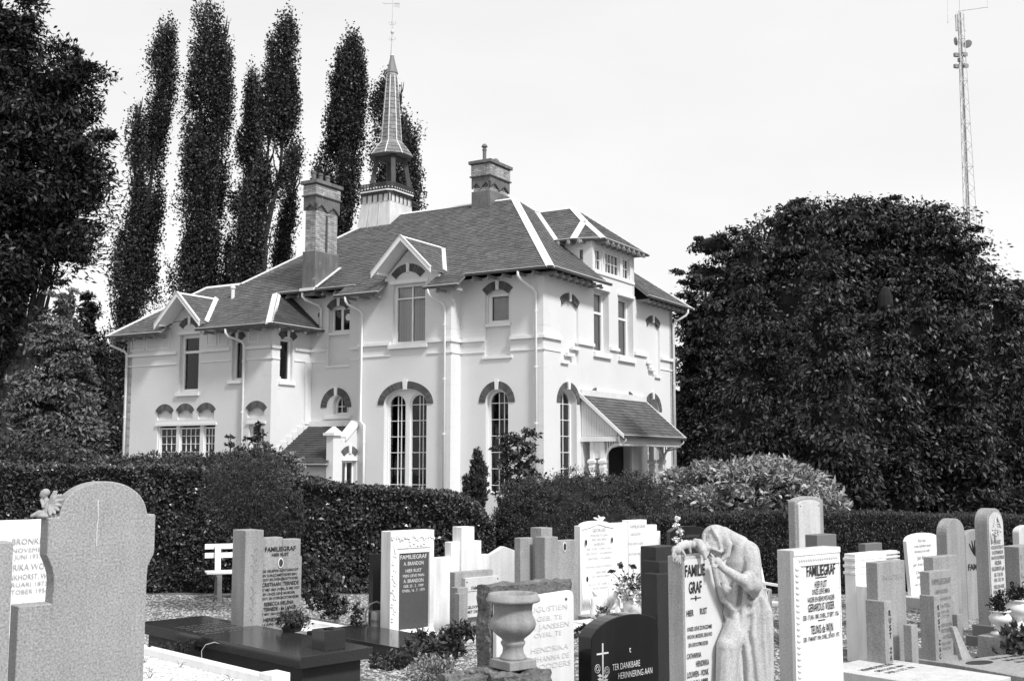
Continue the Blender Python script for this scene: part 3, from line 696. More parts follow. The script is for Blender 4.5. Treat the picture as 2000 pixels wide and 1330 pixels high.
# ------------------------------------------------------------------ belfry and spire
sx, sy = -9.75, 4.68
bel = MB().taper((sx - .86, sx + .80, sy - .84, sy + .84), (sx - .70, sx + .70, sy - .72, sy + .72), 10.4, 11.68).build('belfry_base', M_ZINC, house)
sb = MB()
for k in (0.33, 0.66): sb.bar((sx - .83 + 1.6 * k, sy - .86, 10.5), (sx - .70 + 1.4 * k, sy - .735, 11.66), 0.02, 0.02)
sb.build('zinc_seam', M_ZINC, bel)
MB().box(sx - .71, sx + .71, sy - .73, sy + .73, 11.68, 11.98).build('frieze', M_ZINC, bel)
bt = MB()
for k in range(6):
    u = -.66 + 1.32 * k / 5
    bt.box(sx + u - .02, sx + u + .02, sy - .76, sy - .73, 11.70, 11.98); bt.box(sx + .71, sx + .74, sy + u - .02, sy + u + .02, 11.70, 11.98)
bt.build('batten', M_DWOOD, bel)
def octo(h, c): return [(sx - h + c, sy - h), (sx + h - c, sy - h), (sx + h, sy - h + c), (sx + h, sy + h - c), (sx + h - c, sy + h), (sx - h + c, sy + h), (sx - h, sy + h - c), (sx - h, sy - h + c)]
MB().prism([(x, y, 11.98) for x, y in octo(.78, .12)], (0, 0, .10)).build('gallery_beam', M_DWOOD, bel)
MB().prism([(x, y, 12.08) for x, y in octo(.86, .22)], (0, 0, .05)).build('gallery_deck', M_LEAD, bel)
rl = MB(); oc = octo(.84, .2)
for z in (12.16, 12.28, 12.40):
    for i in range(8): rl.bar((*oc[i], z), (*oc[(i + 1) % 8], z), .03, .03)
for i in range(8):
    p, q = Vector((*oc[i], 0)), Vector((*oc[(i + 1) % 8], 0)); n = max(1, int((q - p).length / .14))
    for k in range(n):
        a = p.lerp(q, k / n); b = p.lerp(q, (k + 1) / n); rl.bar((a.x, a.y, 12.12), (a.x, a.y, 12.42), .03, .03); rl.bar((a.x, a.y, 12.28), (b.x, b.y, 12.40), .02, .02); rl.bar((a.x, a.y, 12.40), (b.x, b.y, 12.28), .02, .02)
rl.build('balustrade', M_DWOOD, bel)
pt = MB()
for i in range(8):
    p, q = Vector((*oc[i], 0)), Vector((*oc[(i + 1) % 8], 0)); n = max(1, int((q - p).length / .14))
    for k in range(n):
        a = p.lerp(q, (k + .5) / n); pt.ball((a.x, a.y, 12.21), .035, 6, 4)
pt.build('balustrade_roundels', M_GALV, bel, kind='stuff')
AXx, AYy = sx + 0.10, sy + 0.12
for (a, b) in ((-1, -1), (1, -1), (1, 1), (-1, 1)):
    MB().bar((AXx + a * .58, AYy + b * .58, 12.1), (AXx + a * .36, AYy + b * .36, 13.8), .17, .17, up=(a, b, 0)).build('belfry_post', M_DWOOD, bel)
MB().box(AXx - .42, AXx + .42, AYy - .42, AYy + .42, 13.55, 13.72).build('head_frame', M_DWOOD, bel)
def ringpts(r_, z, rot=22.5): return [(AXx + r_ * math.cos(R(45 * k + rot)), AYy + r_ * math.sin(R(45 * k + rot)), z) for k in range(8)]
sec = [(.88, 13.66), (.66, 13.98), (.43, 14.27), (.33, 15.6), (.215, 17.0)]
core = MB()
for (ra, za), (rb, zb_) in zip(sec[:-1], sec[1:]):
    A_, B_ = ringpts(ra, za), ringpts(rb, zb_)
    core.add(A_ + B_, [(k, (k + 1) % 8, 8 + (k + 1) % 8, 8 + k) for k in range(8)])
core.prism(ringpts(.86, 13.64), (0, 0, .03))
spire = core.build('spire', M_SLATEP, house)
hipl = MB()
for (ra, za), (rb, zb_) in zip(sec[:-1], sec[1:]):
    A_, B_ = ringpts(ra, za), ringpts(rb, zb_)
    for k in range(8):
        slates([A_[k], A_[(k + 1) % 8], B_[(k + 1) % 8], B_[k]], spire, 'spire_slates', M_SLATEP, course=0.16, width=0.2, board=False)
        hipl.bar(A_[k], B_[k], .035, .035)
for k in range(8): hipl.bar(ringpts(.43, 14.27)[k], ringpts(.43, 14.27)[(k + 1) % 8], .03, .03)
hipl.build('spire_ribs', M_LEAD, spire)
MB().lathe([(.22, 16.96), (.205, 17.12), (.19, 17.14)], (AXx, AYy, 0), 8, R(22.5)).build('spire_collar', M_LEAD, spire)
MB().lathe([(.26, 17.12), (.20, 17.3), (.12, 17.62), (.07, 17.86)], (AXx, AYy, 0), 8, R(22.5)).build('spire_cap', M_SLATEP, spire)
fin = MB().lathe([(.09, 17.84), (.07, 17.95), (.035, 18.5), (.05, 18.55), (.03, 18.6), (.03, 18.75), (.07, 18.82), (.07, 18.88), (.025, 18.95), (.022, 19.3), (.018, 20.0), (.015, 20.9), (.004, 21.1)], (AXx, AYy, 0), 10).build('finial', M_GALV, spire)
orn = MB()
for z, r_ in ((18.55, .14), (19.2, .15)):
    for k in range(4):
        t = k * math.pi / 2 + .4; c_, s_ = math.cos(t), math.sin(t)
        orn.tube([(AXx + c_ * q * r_, AYy + s_ * q * r_, z + h_ * r_) for q, h_ in ((0, -.2), (.6, -.3), (1.0, .1), (.9, .55), (.6, .5), (.62, .3))], .010, 5)
orn.build('scroll_ornament', M_GALV, spire, kind='stuff')
vd = Vector((math.cos(R(28)), math.sin(R(28)), 0)); ctr = Vector((AXx, AYy, 20.05))
vane = MB(); vane.bar(ctr - vd * .36, ctr + vd * .28, .02, .02); vane.prism([ctr + vd * .05 + Vector((0, 0, -.14)), ctr + vd * .28 + Vector((0, 0, -.18)), ctr + vd * .28 + Vector((0, 0, .02)), ctr + vd * .05 + Vector((0, 0, .06))], (0, .01, 0))
vane.bar(ctr - vd * .42 + Vector((0, 0, .04)), ctr - vd * .3, .03, .02); vane.build('weather_vane', M_GALV, spire)

# ------------------------------------------------------------------ downpipes
def pipe(pts, r_=0.045):
    o = MB().tube(pts, r_, 10).build('downpipe', M_PIPE, house, smooth=True)
    v0 = Vector(pts[-2]); v1 = Vector(pts[-1]); z = v0.z - 0.6; k = MB()
    while z > v1.z + .3: k.lathe([(r_ + .012, 0), (r_ + .012, .05)], (v0.x, v0.y, z), 10); z -= 1.75
    k.build('pipe_collar', M_PIPE, o)
def swan(x, y, ze, x2, yw, z2, zb): return [(x, y, ze), (x, y, ze - .14), (x + (x2 - x) * .15, y + (yw - y) * .15, ze - .26), (x2 - (x2 - x) * .15, yw - (yw - y) * .15, z2 + .12), (x2, yw, z2), (x2, yw, zb)]
pipe(swan(-.55, -.62, 7.50, -.22, -.09, 6.85, ZB)); pipe(swan(-3.85 + .3, -1.19, 7.10, -3.28, -.66, 6.55, ZB)); pipe(swan(-6.95, -1.19, 7.10, -6.66, -.66, 6.55, 2.95) + [(-6.5, -.66, 2.8), (-6.5, -.66, ZB)])
pipe(swan(-11.05, -2.57, 6.12, -10.70, -2.04, 5.6, ZB)); pipe(swan(-17.0, -2.57, 6.12, -16.6, -2.04, 5.55, ZB)); pipe(swan(-9.35, -.62, 7.50, -8.95, -.09, 6.95, 6.25))
pipe(swan(.62, 10.4, 7.5, .09, 10.2, 6.9, ZB))

# ------------------------------------------------------------------ lean-to between wing and centre bay
lt = [(-9.47, -0.01, 2.86), (-6.86, -0.01, 2.86), (-6.86, -1.86, 1.62), (-9.47, -1.86, 1.62)]
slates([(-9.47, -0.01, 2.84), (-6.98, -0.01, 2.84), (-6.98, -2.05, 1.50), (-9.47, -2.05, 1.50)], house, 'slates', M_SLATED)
gutter((-9.4, -2.07, 1.49), (-6.9, -2.07, 1.49))
MB().box(-9.47, -6.98, -.09, -.002, 2.80, 3.0).build('lead_flashing', M_LEAD, house)
st = MB()
for k in range(7): y = -0.05 - .27 * k; st.box(-9.478, -9.44, y - .30, y, 2.80 - .178 * k - .1, 2.98 - .178 * k)
st.build('stepped_flashing', M_LEAD, house)
mQ = mR(-6.85); dr = rect(-1.35, -0.62, -0.1, 1.62)
wall_mesh(MB(), mQ, [(-1.5, ZB), (-0.57, ZB), (-0.57, 2.78), (-1.5, 2.16)], [dr], 0.22, -.002).build('wall', M_WALL, house)
cp = MB().prism([(-6.78, -.55, 2.98), (-6.78, -1.22, 2.42), (-6.78, -1.22, 2.28), (-6.78, -.55, 2.82)], (-.36, 0, 0)).build('sloping_coping', M_STONEW, house, bevel=0.01)
MB().box(-7.1, -6.8, -1.86, -1.48, ZB, 2.44).build('pier', M_WALL, house, bevel=0.01)
MB().box(-7.18, -6.72, -1.94, -1.40, 2.44, 2.53).taper((-7.14, -6.76, -1.9, -1.44), (-6.98, -6.92, -1.7, -1.64), 2.53, 2.74).build('pier_cap', M_STONEW, house)
segarch(mQ, -1.42, -0.52, 1.92, 2.12, 0.22, 10)
trim(mQ, -1.38, -0.60, 1.63, 1.70, 0.05, 'lintel')
fd_ = window(mQ, dr, 0.12, 0.06, 0.06, cols=(-0.98,), barw=.08, curtain=None, name='door')
MB().box(-7.15, -7.05, -1.3, -0.98, -.1, 1.6).build('door_panel', M_BOARD, fd_)
MB().box(-9.4, -6.9, -1.75, -1.6, ZB, 1.45).build('wall', M_WALL, house)

# ------------------------------------------------------------------ entrance porch
porch_r = slates([(0.02, 2.42, 3.80), (0.02, 7.55, 3.80), (1.56, 7.55, 2.44), (1.56, 2.42, 2.44)], house, 'slates', None, course=0.16, width=0.26)
MB().box(0.0, 0.10, 2.42, 7.55, 3.76, 3.96).build('lead_flashing', M_LEAD, house)
gutter((1.58, 2.4, 2.43), (1.58, 7.6, 2.43))
for y in (2.42, 7.55): MB().prism([(0.0, y, 3.86), (1.6, y, 2.46), (1.6, y, 2.34), (0.0, y, 3.72)], (0, -.05 if y < 3 else .05, 0)).build('barge_board', M_PAINT, house)
ck = MB(); n = 14
for k in range(n):
    x0_, x1_ = 0.02 + 1.3 * k / n, 0.02 + 1.3 * (k + 1) / n - .008
    zt = lambda x: 3.74 - .883 * x
    ck.prism([(x0_, 2.50, 2.42), (x1_, 2.50, 2.42), (x1_, 2.50, zt(x1_)), (x0_, 2.50, zt(x0_))], (0, .03, 0))
ck.build('cheek_boards', M_BOARD, house)
MB().prism([(0.02, 2.535, 2.3), (1.4, 2.535, 2.3), (1.4, 2.535, 2.46), (0.02, 2.535, 3.68)], (0, .03, 0)).build('cheek_backing', M_BOARD, house)
MB().box(0, 1.4, 2.44, 2.60, 2.24, 2.40).build('side_beam', M_PAINT, house, bevel=.01); MB().box(0, 1.4, 7.38, 7.54, 2.24, 2.40).build('side_beam', M_PAINT, house, bevel=.01)
MB().box(1.28, 1.42, 2.44, 7.54, 2.24, 2.40).build('front_beam', M_PAINT, house, bevel=.01)
dn = MB(); y = 2.46
while y < 7.5: dn.box(1.40, 1.44, y, y + .05, 2.12, 2.26); dn.ball((1.42, y + .025, 2.12), .026, 6, 4); y += .10
dn.box(1.38, 1.43, 2.44, 7.54, 2.22, 2.30); dn.build('scalloped_fringe', M_PAINT, house)
def post(x, y):
    prof = [(.10, 0), (.10, .5), (.14, .52), (.14, .60), (.09, .66), (.12, .9), (.09, 1.06), (.14, 1.12), (.14, 1.20), (.09, 1.24), (.13, 1.42), (.10, 1.50), (.16, 1.56), (.16, 1.64), (.085, 1.68), (.085, 2.3)]
    MB().lathe([(r_ * 1.15, z) for r_, z in prof], (x, y, 0), 4, R(45)).build('porch_post', M_PAINT, house, bevel=.006)
for y in (2.62, 7.36):
    for x in (0.36, 0.74): post(x, y)
MB().box(.28, .82, 2.60, 2.64, 1.7, 2.28).build('post_panel', M_PAINT, house)
for y in (2.62, 7.36):      # curved bracket from post to the front beam with small spindles
    b = MB(); pts = []
    for k in range(9):
        t = k / 8; pts.append((0.80 + 0.55 * t, y, 1.55 + 0.62 * (1 - (1 - t) ** 2) ** .5))
    b.tube(pts, .045, 6)
    for k in range(5): x = .90 + .09 * k; zz_ = 1.58 + .62 * (1 - (1 - (x - .8) / .55) ** 2) ** .5; b.box(x - .015, x + .015, y - .02, y + .02, zz_, 2.26)
    b.build('bracket', M_PAINT, house)
    b = MB(); pts = [(0.78, y + s_ * .0 + (0.9 * t) * (1 if y < 5 else -1), 1.55 + 0.62 * (1 - (1 - t) ** 2) ** .5) for t in [k / 8 for k in range(9)] for s_ in (0,)]
    b.tube(pts, .04, 6)
    for k in range(7): t = .15 + .12 * k; yy = y + .9 * t * (1 if y < 5 else -1); b.box(.76, .80, yy - .015, yy + .015, 1.58 + .62 * (1 - (1 - t) ** 2) ** .5, 2.26)
    b.build('bracket', M_PAINT, house)
MB().box(.70, .84, 2.6, 7.4, 2.26, 2.36).build('post_beam', M_PAINT, house)
pipe([(1.56, 2.6, 2.40), (1.56, 2.62, 2.26), (1.3, 2.64, 2.12), (.9, 2.66, 2.02), (.84, 2.66, 1.9), (.84, 2.66, 0)], .03); pipe([(1.56, 7.45, 2.40), (1.56, 7.44, 2.26), (1.3, 7.42, 2.06), (.9, 7.4, 1.96), (.84, 7.4, 1.8), (.84, 7.4, 0)], .03)
MB().box(.0, .05, 2.5, 3.35, 0, 2.24).build('boarded_panel', M_BOARD, house)
dj = MB(); dj.box(.0, .06, 6.28, 6.44, 0, 2.2); dj.box(.0, .06, 4.28, 4.42, 0, 2.2); dj.box(0, .06, 4.42, 6.28, 2.12, 2.2); dj.build('door_casing', M_PAINT, house)
MB().box(-.3, -.25, 4.4, 6.3, 0, 2.12).build('doorway_dark_sheet', M_DARK, house)  # near-black sheet across the opening, painted as the unlit hall
MB().box(0, 1.5, 2.4, 7.6, ZB, 0).build('porch_step', M_CEM, house)
#@@PART2
# ================================================================== CEMETERY
GA = R(41)                                    # all graves share one direction
def grave(name, label, cat, px, py, Y, group=None, rz=GA):
    p = at(px, py, Y); return thing(name, label, cat, (p.x, p.y, 0), rz, group), p.z
_tc = {}
def line_mesh(txt, bold=0.0):
    k = (txt, bold)
    if k in _tc: return _tc[k]
    c = bpy.data.curves.new('txt', 'FONT'); c.body = txt; c.size = 1.0; c.resolution_u = 2; c.offset = bold; c.extrude = 0.0
    o = bpy.data.objects.new('txt', c); me = bpy.data.meshes.new_from_object(o)
    n = len(me.vertices); v = np.zeros(n * 3, np.float32); me.vertices.foreach_get('co', v); v = v.reshape(-1, 3)
    f = [tuple(p.vertices) for p in me.polygons]; bpy.data.objects.remove(o); bpy.data.curves.remove(c); bpy.data.meshes.remove(me)
    _tc[k] = (v, f); return v, f
def lettering(parent, lines, m, y=-0.004, depth=0.004, name='inscription', flat=None, bold=0.012, maxw=None):
    """lines: (text, x centre, z centre, letter height[, width]) cut on the plane y; flat=z lays them on a top face"""
    mb = MB()
    for ln in lines:
        txt, xc, zc, h = ln[:4]; w = ln[4] if len(ln) > 4 else None
        v, f = line_mesh(txt, bold)
        if len(v) == 0: continue
        lo, hi = v[:, 0].min(), v[:, 0].max(); yl, yh = 0.0, 0.7
        sx_ = (w / (hi - lo)) if w else h / 0.7; sz = h / 0.7
        X = (v[:, 0] - (lo + hi) / 2) * sx_ + xc; Z = (v[:, 1] - 0.35) * sz + zc
        if flat is None:
            a = [(X[i], y - depth, Z[i]) for i in range(len(v))]; k = len(mb.v)
        else:
            a = [(X[i], Z[i], flat + depth) for i in range(len(v))]
        mb.add(a, f)
    o = mb.build(name, m, parent, kind='stuff'); return o
def oval(parent, x, z, w, h, y=-0.004):
    o = MB().prism([(x + w * math.cos(2 * math.pi * k / 20), y, z + h * math.sin(2 * math.pi * k / 20)) for k in range(20)], (0, -.008, 0)).build('photo_medallion', M_CERA, parent)
    MB().prism([(x + w * .72 * math.cos(2 * math.pi * k / 20), y - .008, z + h * .78 * math.sin(2 * math.pi * k / 20)) for k in range(20)], (0, -.004, 0)).build('portrait', M_PORC, o)
BV = 0.006

# 1 big arched stone, left foreground
t, zt = grave('headstone', 'tall blank grey granite headstone with rounded top and square shoulders, nearest at the left', 'headstone', 95, 1010, 7.0)
def silh(half, z):
    pass
W = 0.685; zs = zt
prof = [(0.02, 0.0), (W - 0.05, 0.0), (W - 0.045, zs - 0.60)]
prof += [(W - .045, zs - .38), (W - .040, zs - .33), (W - .02, zs - .29), (W - .005, zs - .26), (W, zs - .23), (W, zs - .01), (W - .005, zs)]
prof += [(W - .055, zs)] + [(.345 + .280 * math.cos(R(a)), zs + .215 * math.sin(R(a))) for a in range(8, 173, 8)] + [(.065, zs), (.0, zs - .003), (0, zs - .23), (.012, zs - .26), (.03, zs - .30), (.045, zs - .35), (.05, zs - .40), (.04, zs - .62)]
MB().prism([(x, 0, z) for x, z in prof], (0, .14, 0)).build('slab', G_GREY, t, bevel=0.008)
q = MB().box(-.16, .045, -.015, .13, 0, zs - .52).build('side_block', G_GREY, t, bevel=0.008)
MB().tube([(.30, -.002, zs + .10), (.305, -.003, zs - .02), (.300, -.003, zs - .10), (.302, -.003, zs - .19)], [.0035, .002, .0025, .002], 6).build('white_drip', M_CERA, t)
BIG = t
# angel figurine on its left shoulder -------------------------------------------------
def remesh(mb, name, m, parent, vox, smooth=6, disp=None, loc=(0, 0, 0)):
    o = mb.build(name, m, parent, smooth=True, loc=loc)
    r_ = o.modifiers.new('remesh', 'REMESH'); r_.mode = 'VOXEL'; r_.voxel_size = vox; r_.use_smooth_shade = True
    s_ = o.modifiers.new('smooth', 'SMOOTH'); s_.factor = 0.5; s_.iterations = smooth
    return o
def limb(mb, pts, rs, n=12):
    """tapered rounded limb as overlapping balls and tubes"""
    mb.tube(pts, rs, n)
    for p, r_ in zip(pts, rs if not isinstance(rs, (int, float)) else [rs] * len(pts)): mb.ball(p, r_, n, 8)
    return mb
ang = thing('angel_figurine', 'small pale stone angel with folded wings sitting on the shoulder of the big arched headstone', 'figurine', (0, 0, 0))
pa = BIG.matrix_basis @ Vector((0, 0, 0)); bpy.context.view_layer.update()
w0 = Matrix.Translation(BIG.location) @ Matrix.Rotation(GA, 4, 'Z')
ap = w0 @ Vector((0.02, 0.07, zs - 0.012)); ang.location = ap; ang.rotation_euler = (0, 0, R(8))
b = MB()
b.ball((-.005, 0, .018), (.075, .045, .022)); limb(b, [(.02, 0, .03), (-.05, -.015, .035), (-.09, -.02, .018)], [.026, .020, .012])      # folded legs and robe hem
limb(b, [(.0, 0, .03), (-.005, 0, .07), (-.012, 0, .105)], [.034, .027, .022])                                      # torso
limb(b, [(-.01, -.018, .11), (-.025, -.03, .075), (-.04, -.018, .115)], [.011, .010, .009]); limb(b, [(-.01, .018, .11), (-.03, .025, .075), (-.045, .01, .11)], [.011, .010, .009])
b.ball((-.028, 0, .150), (.027, .024, .029)); b.ball((-.053, 0, .143), (.006, .005, .006)); b.ball((-.020, 0, .160), (.028, .027, .026))
limb(b, [(-.012, 0, .11), (-.022, 0, .135)], [.014, .012])
remesh(b, 'body', mat('sandstone figurine', .34, .85, (60, .2), (9, .2), (120, .5, .002)), ang, .004, 3)
for sgn in (-1, 1):
    wg = MB()
    for k in range(7):
        a = R(70 - 24 * k); l_ = .085 - .004 * k
        p0 = Vector((.008, sgn * .012, .085)); p1 = p0 + Vector((math.cos(a) * l_, sgn * (.012 + .004 * k), math.sin(a) * l_))
        limb(wg, [p0, p0.lerp(p1, .6), p1], [.010, .015, .009], 8)
    remesh(wg, 'wing', mat('sandstone figurine', .34), ang, .004, 1)

# 2 far-left grey stone and the white inscribed stone behind
t, zt = grave('headstone', 'rough grey headstone cut by the left edge of the photo', 'headstone', 27, 1058, 6.6)
MB().box(-.8, 0, 0, .16, 0, zt).build('slab', G_GREY, t, bevel=.008)
t, zt = grave('headstone', 'white marble headstone with thin grey lettering behind the big arched headstone', 'headstone', 95, 1015, 9.5)
zt = at(40, 1015, 9.4).z
MB().box(-.75, .30, 0, .10, 0, zt).build('slab', G_WHITE, t, bevel=.006)
zz_ = lambda py: at(60, py, 9.4).z
lettering(t, [('BRONKHORST', -.075, zz_(1056), .048, .42), ('8 NOVEMBER 1872', -.09, zz_(1073), .034, .48), ('12 JUNI 1937', -.18, zz_(1086), .036, .27), ('HENDRIKA WOUTERS', -.14, zz_(1106), .050, .58), ('BRONKHORST, WAN', -.16, zz_(1125), .044, .46), ('6 FEBRUARI 1873', -.20, zz_(1140), .034, .42), ('3 OKTOBER 1956', -.19, zz_(1154), .036, .42)], M_LETG, bold=0.0)
MB().box(-.75, .3, -.12, .25, 0, zt - .92).build('plinth', G_LIGHT, t, bevel=.006)

# 3 dark slab tomb with the pillar headstone on it
SA = R(45)
c0 = at(588, 1283, 11.0); sz_ = .35; r_ = ray(588, 1283); c0 = r_ * ((sz_ - EYE) / r_.z)
t = thing('slab_tomb', 'long polished dark granite slab tomb with engraved lines on its raised base', 'tomb', (c0.x, c0.y, 0), SA)
MB().box(0, .86, 0, 3.3, .24, .35).build('slab', G_POLG, t, bevel=.004)
MB().box(.10, .80, .12, 3.2, 0, .238).build('base', G_DARK, t, bevel=.004)
lettering(t, [('RUST IN VREDE', .42, 2.15 - .17 * k, .05, .66 - .05 * (k % 3)) for k in range(1)] + [(s_, .42, 2.6 - .13 * k, .05, .62) for k, s_ in enumerate(('HIER RUST ONZE LIEVE', 'MAN VADER EN OPA', 'EN ONZE LIEVE MOEDER', 'EN OMA', 'GEBOREN OVERLEDEN', 'RUST ZACHT'))], mat('engraved grey', .16, .7), flat=.35, depth=.002, bold=0.0)
def on(t_, x, y, z, rz=None):
    M_ = Matrix.Translation(t_.location) @ Matrix.Rotation(t_.rotation_euler[2], 4, 'Z'); return M_ @ Vector((x, y, z))
cvp = ray(634, 1271) * ((.35 - EYE) / ray(634, 1271).z)
cv = thing('flower_block', 'dark granite cube vase standing near the corner of the dark slab tomb', 'vase', (cvp.x, cvp.y, .35), SA)
MB().box(0, .25, 0, .22, 0, .19).build('block', G_POLG, cv, bevel=.003); MB().lathe([(.05, 0), (.055, .006), (.04, .008)], (.125, .11, .19), 16).build('bulb_holder', G_POL, cv)

def small_foliage(name, parent, c, r3, n, size, m, up=0.5, asp=.45, flat=.6, seedless=None, ncl=None):
    return leaf_cloud(name, [(c, r3, n)], size, m, parent, asp=asp, rc=min(r3) * .35, up=up)

# ------------------------------------------------------------------ leaves (one mesh of leaf-sized faces)
def leaf_mesh(name, P_, size, m, parent, asp=0.45, up=0.35, out=None, kind=None, droop=0.2, hang=0.0):
    n = len(P_); P_ = np.asarray(P_, np.float32)
    d = rng.normal(size=(n, 3)).astype(np.float32)
    if out is not None: d = d * 0.6 + out
    d[:, 2] += up; d[:, 2] -= hang
    d /= np.linalg.norm(d, axis=1, keepdims=True) + 1e-6
    r2 = rng.normal(size=(n, 3)).astype(np.float32) * .62; r2[:, 2] += .75
    if out is not None: r2 += np.asarray(out, np.float32) * .9
    s_ = np.cross(d, r2); s_ /= np.linalg.norm(s_, axis=1, keepdims=True) + 1e-6
    L_ = (size * rng.uniform(0.65, 1.3, n)).astype(np.float32)[:, None]; Wd = L_ * asp
    nn = np.cross(s_, d)
    v = np.empty((n, 4, 3), np.float32)
    v[:, 0] = P_ - d * L_ * .5; v[:, 1] = P_ - d * L_ * .02 + s_ * Wd * .5 + nn * L_ * .05; v[:, 2] = P_ + d * L_ * .5 - nn * L_ * droop * .5; v[:, 3] = P_ - d * L_ * .02 - s_ * Wd * .5 + nn * L_ * .05
    me = bpy.data.meshes.new(name); me.vertices.add(n * 4); me.vertices.foreach_set('co', v.ravel())
    me.loops.add(n * 4); me.loops.foreach_set('vertex_index', np.arange(n * 4, dtype=np.int32)); me.polygons.add(n)
    me.polygons.foreach_set('loop_start', np.arange(0, n * 4, 4, dtype=np.int32)); me.update(calc_edges=True); me.materials.append(m)
    o = bpy.data.objects.new(name, me); COL.objects.link(o)
    if parent is not None: o.parent = parent
    if kind: o['kind'] = kind
    return o
def cloud_points(blobs, rc, flat=0.7, shell=0.55, per=28, gaps=None):
    """leaf clusters scattered through ellipsoids, denser towards the outside"""
    out = []; dirs = []
    from mathutils import noise as mn_
    for c, r3, n in blobs:
        if n < 3: continue
        r3 = (r3, r3, r3) if isinstance(r3, (int, float)) else r3
        nc = max(3, n // per); u = rng.normal(size=(nc, 3)); u /= np.linalg.norm(u, axis=1, keepdims=True)
        rad = shell + (1 - shell) * rng.uniform(0, 1, nc) ** 0.6; rad *= rng.uniform(.82, 1.08, nc)
        if rc > .25: rad *= np.array([1 + .24 * mn_.noise(Vector((q_[0] * 2.6 + c[0], q_[1] * 2.6, q_[2] * 2.6 + c[2]))) for q_ in u])
        cc = u * rad[:, None] * np.array(r3) + np.array(c)
        if gaps:
            keep = np.array([mn_.noise(Vector((p_[0] * gaps[0], p_[1] * gaps[0], p_[2] * gaps[0]))) > gaps[1] for p_ in cc])
            if keep.sum() < 2: continue
            cc = cc[keep]; u = u[keep]; nc = len(cc)
        idx = rng.integers(0, nc, n); sc_ = rng.uniform(.5, 1.5, nc)
        rcb = min(rc, .42 * min(r3)); off = np.clip(rng.normal(size=(n, 3)), -1.7, 1.7) * rcb * sc_[idx][:, None]; off[:, 2] *= flat
        tw = rng.normal(size=(nc, 3)) * .45; out.append(cc[idx] + off); dirs.append(u[idx] * .5 + tw[idx] + off / (rcb * 3))
    return np.concatenate(out), np.concatenate(dirs)
def leaf_cloud(name, blobs, size, m, parent, asp=.45, rc=.4, up=.3, flat=.7, shell=.55, per=28, hang=0.0, kind=None, gaps=None):
    p, d = cloud_points(blobs, rc, flat, shell, per, gaps)
    return leaf_mesh(name, p, size, m, parent, asp, up, d, kind, hang=hang)
def pot_plant(name, label, cat, loc, r_, h, n, size, m, pot=None, group=None):
    t_ = thing(name, label, cat, loc, 0, group)
    z0_ = 0
    if pot:
        MB().lathe([(pot[0] * .8, 0), (pot[0], pot[1]), (pot[0] * .9, pot[1]), (pot[0] * .8, pot[1] - .02)], n=16).build('pot', pot[2], t_); z0_ = pot[1] * .8
    leaf_cloud('foliage', [((0, 0, z0_ + h * .45), (r_, r_, h * .5), n)], size, m, t_, rc=r_ * .22, up=.7, shell=.3, per=12)
    st_ = MB()
    for k in range(7):
        a = k * .9; st_.tube([(0, 0, z0_ * .5), (r_ * .4 * math.cos(a), r_ * .4 * math.sin(a), z0_ + h * .6)], [.006, .003], 5)
    st_.build('stems', M_BARK, t_)
    return t_
r_ = ray(570, 1232); hp = r_ * ((.35 - EYE) / r_.z)
pot_plant('heather_plant', 'round dark heather plant in a low bowl on the dark slab tomb', 'potted plant', (hp.x, hp.y, .35), .17, .20, 1500, .035, L_YEW, (.12, .04, M_IRON))

# pillar headstone (TERNEDE)
t, zt = grave('headstone', 'grey family headstone with a tall plain pillar at its left, beside the white bench', 'headstone', 480, 1036, 13.0)
z0_ = .30
MB().box(0, .23, 0, .31, 0, zt).build('pillar', G_MID, t, bevel=BV)
MB().box(.232, .50, .04, .20, 0, zt - .095).build('slab', G_MID, t, bevel=BV); MB().box(.502, .74, .038, .20, 0, zt - .125).build('slab', G_MID, t, bevel=BV); MB().box(.742, .765, .05, .20, 0, zt - .33).build('side_step', G_MID, t, bevel=.003)
zz_ = lambda py: at(550, py, 13.35).z
x_ = .49
def vine(parent, x, z0v, z1v, m, y=-.004):
    mb = MB(); z = z0v
    k = 0
    while z < z1v:
        s_ = 1 if k % 2 else -1
        mb.tube([(x, y + .002, z), (x + s_ * .01, y + .002, z + .03), (x, y + .002, z + .06)], .003, 5); mb.tube([(x, y + .002, z + .02), (x + s_ * .03, y + .002, z + .05), (x + s_ * .04, y + .002, z + .03)], [.003, .005, .001], 5)
        z += .06; k += 1
    return mb.build('relief_vine', m, parent, kind='stuff')
vine(t, .11, .38, zt - .25, G_MID)
lettering(t, [('FAMILIEGRAF', .47, zz_(1071), .052, .40), ('HIER RUST', .47, zz_(1082), .036, .22), ('DE GELIEFDE ECHTGENOOT', .48, zz_(1113), .028, .47), ('EN ZORGZAME VADER BEH.', .47, zz_(1121.5), .028, .45), ('OOT EN OVERGROOTVADER', .48, zz_(1129.5), .028, .46), ('CRISTIAAN  TERNEDE', .48, zz_(1139), .042, .48), ('27 MEI 1860 OVERL.25 MEI 1937', .485, zz_(1149), .028, .49), ('EN ONZE LIEVE MOEDER,', .465, zz_(1157.5), .028, .42), ('OOT. EN OVERGROOTMOEDER', .485, zz_(1166), .028, .48), ('REBECCA HELENA', .465, zz_(1176.5), .040, .38), ('TERNEDE - de LANGE', .475, zz_(1186.5), .040, .42), ('17 MRT 1864 OVERL.26 DEC 1950', .485, zz_(1196), .026, .49), ('HENDRIK', .39, zz_(1207), .040, .24), ('16 JUNI 1884', .38, zz_(1216), .026, .24)], M_LETB, y=.036, bold=.022)
oval(t, .475, zz_(1098.5), .035, .058, y=.036)
